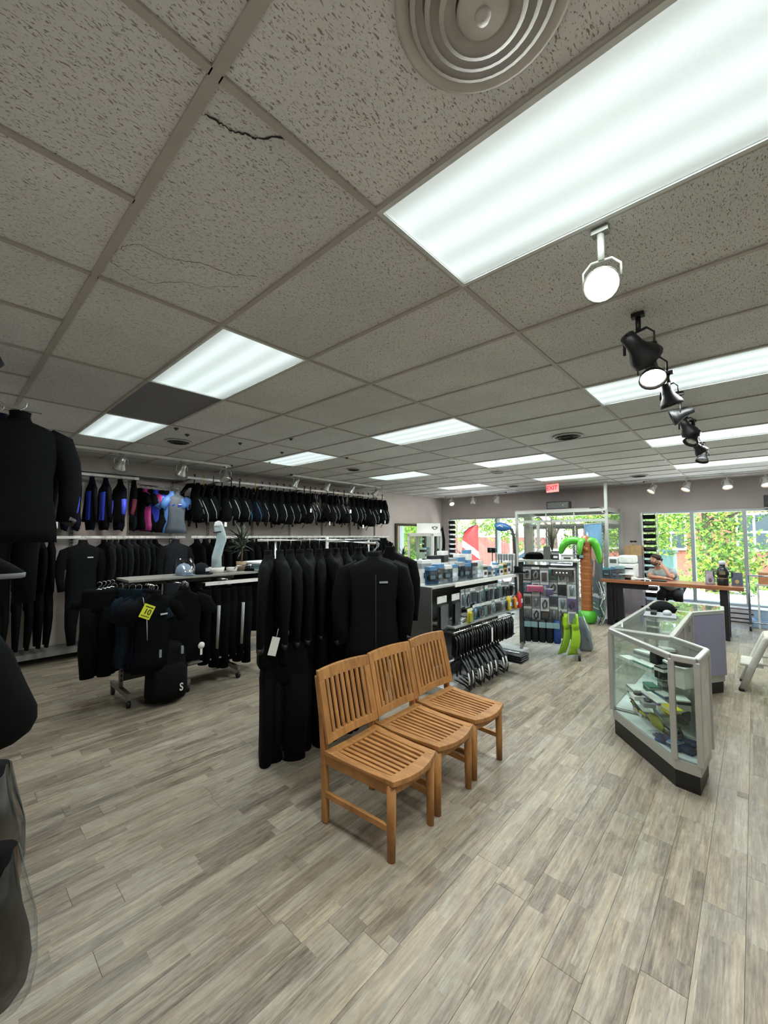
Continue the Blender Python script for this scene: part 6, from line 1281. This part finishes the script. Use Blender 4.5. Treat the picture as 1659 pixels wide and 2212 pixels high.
# ------------------------------------------------------------------ window side: heater, rolling pole, bin, ledge
t = struct(box_o('trim_2', mat('heater_enamel', '#b9b2b4', .45), 11.0, FX, -2.2, 1.92, .02, .26)); t['label'] = 'low baseboard heater under the counter window'
for z in (.07, .17): MB().box(10.996, 11.0, -2.18, 1.9, z, z + .022).build('louver', black_metal, t)
t = thing('rolling_rail_rack', 'chrome rolling garment rack upright at the counter\'s right end', 'clothes rack', (10.35, -.45, 0))
for y in (-.57, .57): MB().cyl((0, y, .09), (0, y, 1.0), .016, .016, 10).build('upright', mat('dark_chrome', '#6f7275', .3, .8), t); MB().box(-.22, .22, y - .015, y + .015, .085, .115).build('foot_bar', chrome, t)
MB().cyl((0, -.57, .12), (0, .57, .12), .012, .012, 8).build('lower_bar', chrome, t); MB().cyl((0, -.57, 1.0), (0, .57, 1.0), .014, .014, 8).build('hang_bar', chrome, t)
for y in (-.57, .57):
    for x in (-.19, .19): c = MB().cyl((x, y - .014, .045), (x, y + .014, .045), .045, .045, 18).build('caster', black_rubber, t); MB().cyl((x, y - .016, .045), (x, y + .016, .045), .02, .02, 12).build('hub', chrome, c)
t = thing('storage_bin', 'pale blue plastic storage bin on the floor below the window', 'bin', (10.75, -.12, .14)); bb = mat('pale_blue_bin', '#a8c3e0', .3, 0, .05)
MB().loft([[(-.13, -.17, 0), (.13, -.17, 0), (.13, .17, 0), (-.13, .17, 0)], [(-.16, -.21, .19), (.16, -.21, .19), (.16, .21, .19), (-.16, .21, .19)]], 0, False).build('tub', bb, t, bev=.01); MB().box(-.175, .175, -.225, .225, .19, .205).build('rim', pm, t, bev=.005); MB().box(-.17, .17, -.22, .22, -.14, 0).build('crate_base', bb, t, bev=.006)
t = thing('window_ledge_table', 'white narrow table by the right window carrying a carton', 'table', (10.72, -.7, 0)); MB().box(-.2, .2, -.75, .72, .80, .83).build('table_top', white_paint, t, bev=.004)
for x in (-.17, .17):
    for y in (-.72, .69): MB().box(x - .015, x + .015, y - .015, y + .015, 0, .80).build('leg', white_paint, t)
t = thing('cardboard_carton', 'orange brown carton on the white window table', 'box', (10.7, -.22, .831)); MB().box(-.15, .15, -.2, .2, 0, .22).build('carton', mat('orange_carton', '#b98059', .7), t, bev=.004); MB().box(-.152, .152, -.03, .03, .0, .222).build('tape', tan, t); MB().box(-.151, .1, .2, .202, .03, .18).build('edge_print', paper, t)
# ------------------------------------------------------------------ glass showcases
sc_fr = mat('satin_case_frame', '#b5b6b3', .35, .55, .05); kick = mat('black_kick_plate', '#0d0d0d', .4); deck = mat('white_case_deck', '#d9dbe0', .5); back_m = mat('case_back_panel', '#a3a09b', .5, 0, .05, 4); lav = mat('lavender_laminate', '#8f8fa8', .45, 0, .04)
H = .915
def showcase(name, label, poly, sides, shelves, group=None, top=case_glass):
    """poly counter-clockwise seen from above; sides: g glass, p panel, l lavender, n none"""
    cx = sum(p[0] for p in poly) / len(poly); cy = sum(p[1] for p in poly) / len(poly)
    t = thing(name, label, 'showcase', (cx, cy, 0), 0, group); P = [(x - cx, y - cy) for x, y in poly]; n = len(P)
    ins = lambda d: [(x * (1 - d / max(.2, math.hypot(x, y))), y * (1 - d / max(.2, math.hypot(x, y)))) for x, y in P]
    MB().prism(ins(.02), 0, .125).build('kick_plate', kick, t); MB().prism(P, .125, .20).build('bottom_frame', sc_fr, t, bev=.004); MB().prism(ins(.03), .2001, .204).build('deck', deck, t)
    for i in range(n):
        a, b2 = P[i], P[(i + 1) % n]; k = sides[i]
        MB().beam((a[0], a[1], H - .022), (b2[0], b2[1], H - .022), .04, .044).build('top_frame', sc_fr, t, bev=.008)
        MB().box(a[0] - .019, a[0] + .019, a[1] - .019, a[1] + .019, .2, H - .03).build('corner_post', sc_fr, t, bev=.004)
        if k == 'g': MB().beam((a[0], a[1], .555), (b2[0], b2[1], .555), .005, .70).build('glass_side', case_glass, t)
        elif k == 'p': MB().beam((a[0], a[1], .555), (b2[0], b2[1], .555), .014, .70).build('back_panel', back_m, t); MB().beam((a[0] + (b2[0] - a[0]) * .5, a[1] + (b2[1] - a[1]) * .5, .215), (a[0] + (b2[0] - a[0]) * .5, a[1] + (b2[1] - a[1]) * .5, .88), .03, .03).build('door_stile', sc_fr, t)
        elif k == 'w': MB().beam((a[0], a[1], .555), (b2[0], b2[1], .555), .016, .70).build('white_panel', white_paint, t)
        elif k == 'l': MB().beam((a[0], a[1], .54), (b2[0], b2[1], .54), .046, .66).build('lavender_panel', lav, t)
    for z in shelves: MB().prism(ins(.04), z, z + .008).build('glass_shelf', case_glass, t)
    if top: MB().prism(ins(.018), H - .007, H - .001).build('glass_top', top, t)
    return t
S1 = [(4.15, .54), (4.14, 1.0), (3.535, .472), (3.52, .325), (3.88, .295)]
showcase('corner_showcase', 'five sided glass showcase nearest the camera on a black base', S1, 'ngggw'[0:0] + 'ngg' + 'wp', (.40, .655))
showcase('long_showcase', 'long glass showcase joining the nearest corner case', [(4.17, .55), (5.60, .55), (5.60, .98), (4.17, 1.0)], 'pngn', (.5,))
showcase('far_corner_showcase', 'far corner showcase with lavender front panel', [(5.62, .545), (6.0, .305), (6.32, .32), (6.32, .98), (5.62, .98)], 'lwwgn', ())
sp3 = Vector((3.535, .472, 0)); se = Vector((.7535, .6575, 0)); sn = Vector((.6575, -.7535, 0)); sa = math.atan2(.6575, .7535)
def S(u, d, z): p = sp3 + se * u + sn * d; return (p.x, p.y, z)
Z0, Z1, Z2 = .205, .409, .664
def case_box(lb, u, d, z, w, dp, h, m, band=None, rz=0): carton('small_carton', lb, *S(u, d, z), w, dp, h, m, sa + rz, band)
case_box('white folded card box on the top shelf of the near showcase', .62, .2, Z2, .15, .1, .10, C[0], C[7], .3); case_box('dark narrow box on the top shelf of the near showcase', .47, .2, Z2, .06, .08, .13, C[2], None, .2); case_box('flat white box at the left of the top shelf', .66, .08, Z2, .13, .09, .035, C[0], None, .1); case_box('white spec card with black marks on the top shelf', .30, .17, Z2, .10, .02, .11, C[0], C[2], -.1); case_box('long pale carton lying on the top shelf edge', .45, .10, Z2, .2, .08, .05, C[0], C[3], .15)
for i, (u, d, w, c, b2) in enumerate(((.62, .1, .16, 0, 7), (.40, .12, .24, 0, 9), (.66, .26, .14, 3, 0), (.46, .24, .12, 0, 1), (.52, .33, .12, 7, 0), (.22, .14, .13, 4, 0))): case_box('%s carton on the middle shelf of the near showcase, %s from the back glass' % (('white', 'long white', 'green', 'white', 'grey', 'yellowish')[i], nth(i)), u, d, Z1, w, .08, (.05, .055, .06, .06, .05, .05)[i], C[c], C[b2], wj(.2))
for i, (u, d, z, w, hh, c, b2) in enumerate(((.70, .20, Z0, .16, .05, 0, 7), (.58, .30, Z0, .14, .08, 0, 1), (.60, .38, Z2, .12, .12, 0, 8), (.36, .28, Z2, .12, .10, 7, 2), (.50, .30, Z2, .10, .16, 0, 2), (.30, .26, Z1, .13, .09, 0, 2), (.62, .36, Z1, .12, .12, 7, 0), (.24, .10, Z2, .08, .09, 2, 0))): case_box('%s carton deeper in the near showcase, %s counted upward' % (NAMES[c], nth(i)), u, d, z, w, .09, hh, C[c], C[b2], wj(.3))
def watch_box(lb, u, d, z, m):
    t = thing('watch_box', lb, 'watch box', S(u, d, z), sa + wj(.3)); MB().box(-.05, .05, -.05, .05, 0, .035).build('base', m, t, bev=.004); MB().lathe([(.028, .036), (.03, .036), (.03, .05), (.001, .054)], 18).build('dial', black_plastic, t); MB().tube([(-.035, 0, .04), (-.012, .03, .045), (.03, .02, .045), (.035, -.02, .042)], .006, 6, flat=.5).build('strap', black_rubber, t)
watch_box('white watch box with black dial at the middle shelf front, left', .5, .05, Z1, C[0]); watch_box('pale watch box with black dial at the middle shelf front, right', .36, .05, Z1, C[7]); watch_box('grey watch box low in the near showcase', .28, .2, Z0, C[7])
t = thing('ring_light_box', 'white box with a black round instrument behind the narrow pane', 'instrument', S(.075, .13, Z2), sa + PI * .62)
MB().box(-.075, .075, -.06, .06, 0, .15).build('carton', C[0], t, bev=.004); MB().lathe([(.06, .152), (.062, .152), (.062, .175), (.05, .19), (.03, .192), (.001, .192)], 26).build('instrument', black_rubber, t); MB().lathe([(.048, .1925), (.001, .196)], 24, caps=False).build('glass', mat('smoked_glass', '#2b3a3a', .08), t); MB().tube([(.02 * math.cos(a) , -.0615, .06 + .014 * math.sin(a)) for a in [2 * PI * i / 14 for i in range(14)]], .003, 5, closed=True).build('emblem', C[2], t)
t = thing('coiled_hoop', 'black and yellow net hoop leaning across the lower part of the near showcase', 'net', S(.42, .12, Z0 + .012), sa)
hp = [(.33 * math.cos(a), .015 * math.sin(a) + .0, .12 + .105 * math.sin(a) + .03 * math.cos(a)) for a in [2 * PI * i / 30 for i in range(30)]]
MB().tube(hp, .009, 8, closed=True).build('hoop', black_rubber, t)
for i in range(7): a = -2.6 + .42 * i; MB().tube([(.3 * math.cos(a), .01, .12 + .09 * math.sin(a)), (.2 * math.cos(a) + .03, .03, .13 + .06 * math.sin(a)), (.3 * math.cos(a + .6), .01, .12 + .09 * math.sin(a + .6))], .008, 6).build('net_cord', C[4] if i % 2 else black_rubber, t)
MB().loft([ring(-.12, .04, .05, .07, .02, 12, .1, 4), ring(-.10, .04, .09, .09, .025, 12, .1, 5), ring(-.08, .04, .13, .05, .02, 12, .1, 4)]).build('yellow_bag', mat('olive_yellow_mesh', '#8f9030', .6), t)
for i, (u, d, m, lb) in enumerate(((.20, .09, mat('navy_glove', '#2c3f78', .5), 'blue bagged glove on the deck of the near showcase, left'), (.10, .12, mat('dark_navy_glove', '#1e2b55', .5), 'dark blue bagged glove on the deck behind the narrow pane'), (.17, .22, mat('dark_navy_glove', '#1e2b55', .5), 'dark blue bagged glove at the back of the deck'))):
    t = thing('bagged_glove', lb, 'glove', S(u, d, Z0), sa + .4 * i)
    MB().loft([ring(-.09, 0, .012, .002, .002, 10)] + [[(x, y * w, .018 + z * h) for y, z in [(math.cos(q), math.sin(q)) for q in [2 * PI * k / 12 for k in range(12)]]] for x, w, h in ((-.09, .045, .014), (-.03, .05, .02), (.03, .052, .018), (.07, .04, .012))]).build('palm', m, t)
    for k in range(4): MB().tube([(.06, -.034 + .023 * k, .016), (.11 + .012 * (k in (1, 2)), -.042 + .028 * k, .012)], [.012, .008], 8).build('finger', m, t)
    MB().tube([(-.02, .045, .016), (.03, .08, .014)], [.013, .009], 8).build('thumb', m, t); MB().box(-.11, .13, -.065, .075, .034, .035).build('plastic_bag', clear_plastic, t)
case_box('small dark box on the lower deck behind the narrow pane', .06, .10, Z1, .06, .05, .05, C[2], None, .5); case_box('dark card on the middle shelf behind the narrow pane', .10, .16, Z1, .08, .02, .06, C[2], None, 2.0); case_box('blue edged flat box on the middle shelf by the white side', .14, .10, Z0, .10, .06, .045, C[1], C[0], 2.0)
# in and on the long case
t = thing('canvas_bag', 'dark soft bag lying on top of the long showcase', 'bag', (5.45, .78, H + .003), rz=.2); t.scale = (.85, .85, .62); MB().loft([ring(0, 0, 0, .19, .13, 18, .03), ring(0, 0, .05, .21, .15, 18, .04, 5), ring(.02, 0, .12, .14, .10, 18, .08, 5, 1), ring(.05, 0, .16, .06, .04, 18, .1, 4)]).build('body', tee_k, t); MB().tube([(-.1, -.1, .06), (-.02, -.17, .10), (.1, -.12, .06)], .012, 6, flat=.5).build('strap', black_rubber, t)
t = thing('grey_tray', 'grey instrument tray in front of the dark soft bag on the showcase top', 'tray', (5.12, .76, H + .003), rz=.1); MB().box(-.15, .15, -.14, .14, 0, .012).build('plate', C[7], t, bev=.004); MB().ell((.02, -.06, .03), (.05, .04, .03), 12, 8).build('pale_instrument', silver_print, t); MB().box(-.08, .08, .03, .08, .012, .04).build('dark_instrument', black_plastic, t)
for i, (x, y, w, c) in enumerate(((4.55, .74, .16, 2), (4.75, .76, .14, 0), (5.0, .8, .15, 7), (5.3, .75, .18, 0))): carton('case_carton', '%s carton on the shelf inside the long showcase, %s from the corner case' % (('black picture', 'white', 'grey', 'long white')[i], nth(i)), x, y, .51, w, .12, .07 + .05 * (i == 0), C[c], wj(.3), C[(0, 7, 2, 1)[i]])
t = thing('hanging_lock', 'small dark lock and keys on the inner side of the showcases', 'lock', (5.2, .535, .80)); MB().box(-.02, .02, -.016, 0, -.03, .03).build('lock_body', chrome, t); MB().tube([(0, -.012, -.03), (.01, -.02, -.08), (0, -.014, -.11)], .004, 6).build('key', slv, t)
t = thing('wall_speaker', 'small black speaker bracketed beside the right window top', 'speaker', (10.9, -.25, 2.42)); MB().box(-.08, .08, -.09, .09, -.12, .12).build('cabinet', black_plastic, t, bev=.012); MB().box(.08, .2, -.02, .02, -.02, .02).build('bracket', black_metal, t); MB().cyl((-.08, 0, -.03), (-.085, 0, -.03), .06, .06, 18).build('cone', gon, t)
# ------------------------------------------------------------------ white step stool at the frame edge
st_w = mat('white_stool_plastic', '#c3c3bb', .4)
t = thing('step_stool', 'white two step folding stool at the right edge of the room', 'step stool', (6.41, -.1, 0))
for s in (-1, 1):
    x = s * .205
    MB().tube([(x, .27, .012), (x, .17, .3), (x * .95, .05, .60), (x * .93, -.04, .64), (x * .93, -.13, .60)], .034, 10, flat=.75, axis=(1, 0, 0)).build('front_leg', st_w, t)
    MB().tube([(x * .93, -.13, .60), (x, -.26, .3), (x, -.36, .012)], .032, 10, flat=.75, axis=(1, 0, 0)).build('rear_leg', st_w, t)
    for y in (.272, -.362): MB().cyl((x, y, 0), (x, y, .03), .032, .03, 12).build('rubber_foot', black_rubber, t)
    MB().tube([(x, .16, .32), (x, -.2, .34)], .012, 8).build('side_brace', st_w, t)
MB().box(-.2, .2, -.17, .07, .60, .635).build('top_step', st_w, t, bev=.012); MB().box(-.2, .2, .08, .28, .28, .31).build('lower_step', st_w, t, bev=.01)
# ------------------------------------------------------------------ person leaning on the counter
def skin_mesh(name, nodes, edges, root, m, parent, sub=2):
    """one continuous surface grown round a jointed skeleton"""
    keys = list(nodes); me = bpy.data.meshes.new(name); me.from_pydata([nodes[k][:3] for k in keys], [(keys.index(a), keys.index(b)) for a, b in edges], [])
    o = bpy.data.objects.new(name, me); COL.objects.link(o)
    sk = o.modifiers.new('skin', 'SKIN'); sk.use_smooth_shade = True; sk.branch_smoothing = .6
    sb = o.modifiers.new('sub', 'SUBSURF'); sb.levels = sub; sb.render_levels = sub
    if not me.skin_vertices: 
        bpy.context.view_layer.objects.active = o
        bpy.ops.mesh.customdata_skin_add() if False else None
    sv = me.skin_vertices[0].data if me.skin_vertices else None
    if sv is None: return o
    for i, k in enumerate(keys):
        r = nodes[k][3]; sv[i].radius = r if isinstance(r, tuple) else (r, r); sv[i].use_root = (k == root)
    dg = bpy.context.evaluated_depsgraph_get(); nm = bpy.data.meshes.new_from_object(o.evaluated_get(dg)); bpy.data.objects.remove(o)
    nm.materials.clear(); nm.materials.append(m)
    for p in nm.polygons: p.use_smooth = True
    q = bpy.data.objects.new(name, nm); COL.objects.link(q); q.parent = parent; return q
skin = mat('skin', '#b98a72', .55, 0, .06, 20); shirt_m = mat('pale_grey_shirt', '#97a09e', .8, 0, .12, 9); trs = mat('black_trousers', '#15171a', .8); hairm = mat('dark_brown_hair', '#2c211c', .7, 0, .2, 60)
PX, PY = 9.9, 1.27
t = thing('person', 'person in a pale grey T-shirt leaning on the counter holding a phone to the ear', 'person', (PX, PY, 0))
N = {}
def nd(k, x, y, z, r): N[k] = (x, y, z, r)
# local frame: -x is towards the room (the camera), +y is the picture's left
nd('pelvis', .10, 0, .66, (.15, .12)); nd('belly', .02, .03, .78, (.14, .11)); nd('chest', -.10, .10, .95, (.16, .115)); nd('upper', -.16, .14, 1.04, (.13, .09)); nd('neck', -.20, .17, 1.12, .055); nd('neck2', -.225, .185, 1.165, .052)
nd('jaw', -.265, .20, 1.20, (.066, .07)); nd('face', -.275, .205, 1.25, (.078, .09)); nd('skull', -.255, .215, 1.305, (.08, .092)); nd('crown', -.245, .22, 1.35, (.05, .06))
nd('shR', -.16, .30, 1.00, .062); nd('elR', -.38, .30, .945, .042); nd('wrR', -.50, .08, .945, .03); nd('paR', -.53, .0, .94, (.035, .02))
nd('shL', -.16, -.06, 1.02, .062); nd('elL', -.45, -.07, .95, .042); nd('wrL', -.39, .06, 1.155, .03); nd('paL', -.365, .09, 1.205, (.02, .034))
for i in range(4):
    a = -.02 + .02 * i
    nd('fR%d' % i, -.53 - .04 + .022 * i, -.05 - .01 * (i in (1, 2)), .938, .011); nd('gR%d' % i, -.535 - .045 + .025 * i, -.095 - .012 * (i in (1, 2)), .925, .0095)
    nd('fL%d' % i, -.355, .105 - .012, 1.245 - .02 * i, .0105); nd('gL%d' % i, -.315, .115, 1.255 - .022 * i, .0095)
nd('tR', -.565, .04, .945, .012); nd('uR', -.585, .0, .938, .0105); nd('tL', -.385, .115, 1.235, .012); nd('uL', -.37, .125, 1.27, .0105)
for s, q in ((1, 'R'), (-1, 'L')):
    nd('hip' + q, .08, .09 * s, .62, .095); nd('knee' + q, -.26, .15 * s, .60, .06); nd('ank' + q, -.16, .14 * s, .24, .04); nd('heel' + q, -.14, .14 * s, .19, .038); nd('toe' + q, -.31, .16 * s, .18, .032)
E = [('pelvis', 'belly'), ('belly', 'chest'), ('chest', 'upper'), ('upper', 'neck'), ('neck', 'neck2'), ('neck2', 'jaw'), ('jaw', 'face'), ('face', 'skull'), ('skull', 'crown'), ('upper', 'shR'), ('shR', 'elR'), ('elR', 'wrR'), ('wrR', 'paR'), ('upper', 'shL'), ('shL', 'elL'), ('elL', 'wrL'), ('wrL', 'paL'), ('paR', 'tR'), ('tR', 'uR'), ('paL', 'tL'), ('tL', 'uL')]
for q in 'RL':
    for i in range(4): E += [('pa' + q, 'f%s%d' % (q, i)), ('f%s%d' % (q, i), 'g%s%d' % (q, i))]
    E += [('pelvis', 'hip' + q), ('hip' + q, 'knee' + q), ('knee' + q, 'ank' + q), ('ank' + q, 'heel' + q), ('heel' + q, 'toe' + q)]
body = skin_mesh('body', N, E, 'pelvis', skin, t)
def grow(keys, d): return {k: N[k][:3] + (tuple(x + d for x in N[k][3]) if isinstance(N[k][3], tuple) else N[k][3] + d,) for k in keys}
sb = MB().tube([(.11, 0, .62), (.08, .005, .70), (.02, .03, .80), (-.08, .09, .93), (-.14, .125, 1.01), (-.175, .15, 1.065), (-.19, .16, 1.095)], [.155, .158, .155, .155, .15, .115, .07], 22, flat=1.22, axis=(0, 1, 0)).build('shirt', shirt_m, t)
for q, m_ in (('R', .52), ('L', .55)):
    a, b2 = Vector(N['sh' + q][:3]), Vector(N['el' + q][:3]); c = Vector((-.15, .12, 1.0))
    MB().tube([tuple(c.lerp(a, .45)), tuple(a + Vector((0, 0, .008))), tuple(a.lerp(b2, m_ * .6)), tuple(a.lerp(b2, m_)), tuple(a.lerp(b2, m_ * .97))], [.085, .083, .08, .076, .058], 16, caps=False).build('sleeve', shirt_m, sb)
tr = grow(('pelvis',), .024)
for q in 'RL': tr.update(grow(('hip' + q, 'knee' + q, 'ank' + q), .018))
skin_mesh('trousers', tr, [x for q in 'RL' for x in (('pelvis', 'hip' + q), ('hip' + q, 'knee' + q), ('knee' + q, 'ank' + q))], 'pelvis', trs, t)
hd = Matrix.Translation((-.268, .207, 1.262)) @ Matrix.Rotation(.28, 4, 'X') @ Matrix.Rotation(-.1, 4, 'Y')
b = MB(); b.T = hd
for r_, zz, off in ((.090, .02, .018), (.096, .05, .016), (.09, .085, .016), (.06, .115, .014), (.01, .125, .014)): pass
b.loft([[(x + .03, y, z) for x, y, z in ring(0, 0, .012, .070, .088, 18)], [(x + .022, y, z) for x, y, z in ring(0, 0, .05, .088, .094, 18)], [(x + .012, y, z) for x, y, z in ring(0, 0, .078, .092, .09, 18)], [(x + .012, y, z) for x, y, z in ring(0, 0, .108, .07, .07, 18, .03)], [(x + .012, y, z) for x, y, z in ring(0, 0, .124, .02, .02, 18)]]); b.build('hair', hairm, t)
for s in (-1, 1):
    b = MB(); b.T = hd; b.ell((-.077, s * .031, .012), (.009, .013, .008), 10, 8); b.build('eye', mat('eye_white', '#cfc8c0', .3), t); b = MB(); b.T = hd; b.ell((-.085, s * .031, .012), (.004, .006, .006), 8, 6); b.build('iris', mat('dark_iris', '#1f1712', .2), t)
    b = MB(); b.T = hd; b.tube([(-.083, s * .015, .03), (-.084, s * .032, .035), (-.076, s * .047, .03)], .005, 6); b.build('eyebrow', hairm, t)
    b = MB(); b.T = hd; b.ell((.012, s * .09, .0), (.02, .01, .03), 10, 8); b.build('ear', skin, t)
b = MB(); b.T = hd; b.loft([[(-.078, -.008, .012), (-.078, .008, .012), (-.086, .0, .014)], [(-.084, -.016, -.022), (-.084, .016, -.022), (-.108, 0, -.022)], [(-.08, -.012, -.03), (-.08, .012, -.03), (-.094, 0, -.032)]]); b.build('nose', skin, t)
b = MB(); b.T = hd; b.tube([(-.078, -.024, -.052), (-.088, 0, -.05), (-.078, .024, -.052)], [.004, .0065, .004], 8); b.build('mouth', mat('lips', '#8f5a4c', .5), t)
b = MB(); b.T = hd; b.loft([ring(-.03, 0, -.03, .05, .066, 14), ring(-.036, 0, -.055, .052, .06, 14), ring(-.04, 0, -.085, .04, .044, 14), ring(-.04, 0, -.098, .02, .025, 14)]); b.build('beard', mat('short_beard', '#4f382c', .8, 0, .2, 80), t)
for s, q in ((1, 'R'), (-1, 'L')):
    h, te = N['heel' + q], N['toe' + q]; MB().tube([(h[0] + .03, h[1], h[2] - .01), (h[0] - .03, h[1], h[2]), (te[0], te[1], te[2] - .008), (te[0] - .04, te[1], te[2] - .012)], [.04, .052, .048, .02], 12, flat=.75).build('shoe', black_rubber, t)
tp = thing('phone', 'black phone held to the person\'s ear', 'phone', (PX - .325, PY + .108, 1.235), rz=.3, rx=.45); MB().box(-.036, .036, -.005, .005, -.07, .07).build('case', black_plastic, tp, bev=.003); MB().box(-.032, .032, -.0065, -.0052, -.06, .062).build('screen', mat('phone_glass', '#0a0c10', .05), tp)
t = thing('bar_stool', 'black round stool under the person behind the counter', 'stool', (PX + .1, PY, 0))
MB().lathe([(.001, .50), (.17, .50), (.18, .515), (.18, .545), (.16, .555), (.001, .555)], 24).build('seat', black_plastic, t)
for a in (.78, 2.35, 3.92, 5.5): MB().tube([(.12 * math.cos(a), .12 * math.sin(a), .50), (.2 * math.cos(a), .2 * math.sin(a), 0)], .013, 8).build('leg', black_metal, t)
MB().tube([(.175 * math.cos(a), .175 * math.sin(a), .16) for a in [2 * PI * i / 20 for i in range(20)]], .009, 6, closed=True).build('foot_ring', chrome, t)
t = thing('water_bottle', 'blue bottle on the floor by the counter end', 'bottle', (9.62, 1.72, 0)); MB().lathe([(.001, 0), (.05, 0), (.055, .02), (.055, .22), (.03, .27), (.022, .31)], 18).build('body', mat('blue_bottle', '#2f45c0', .3), t); MB().lathe([(.024, .3), (.026, .34), (.001, .345)], 14).build('cap', black_plastic, t)
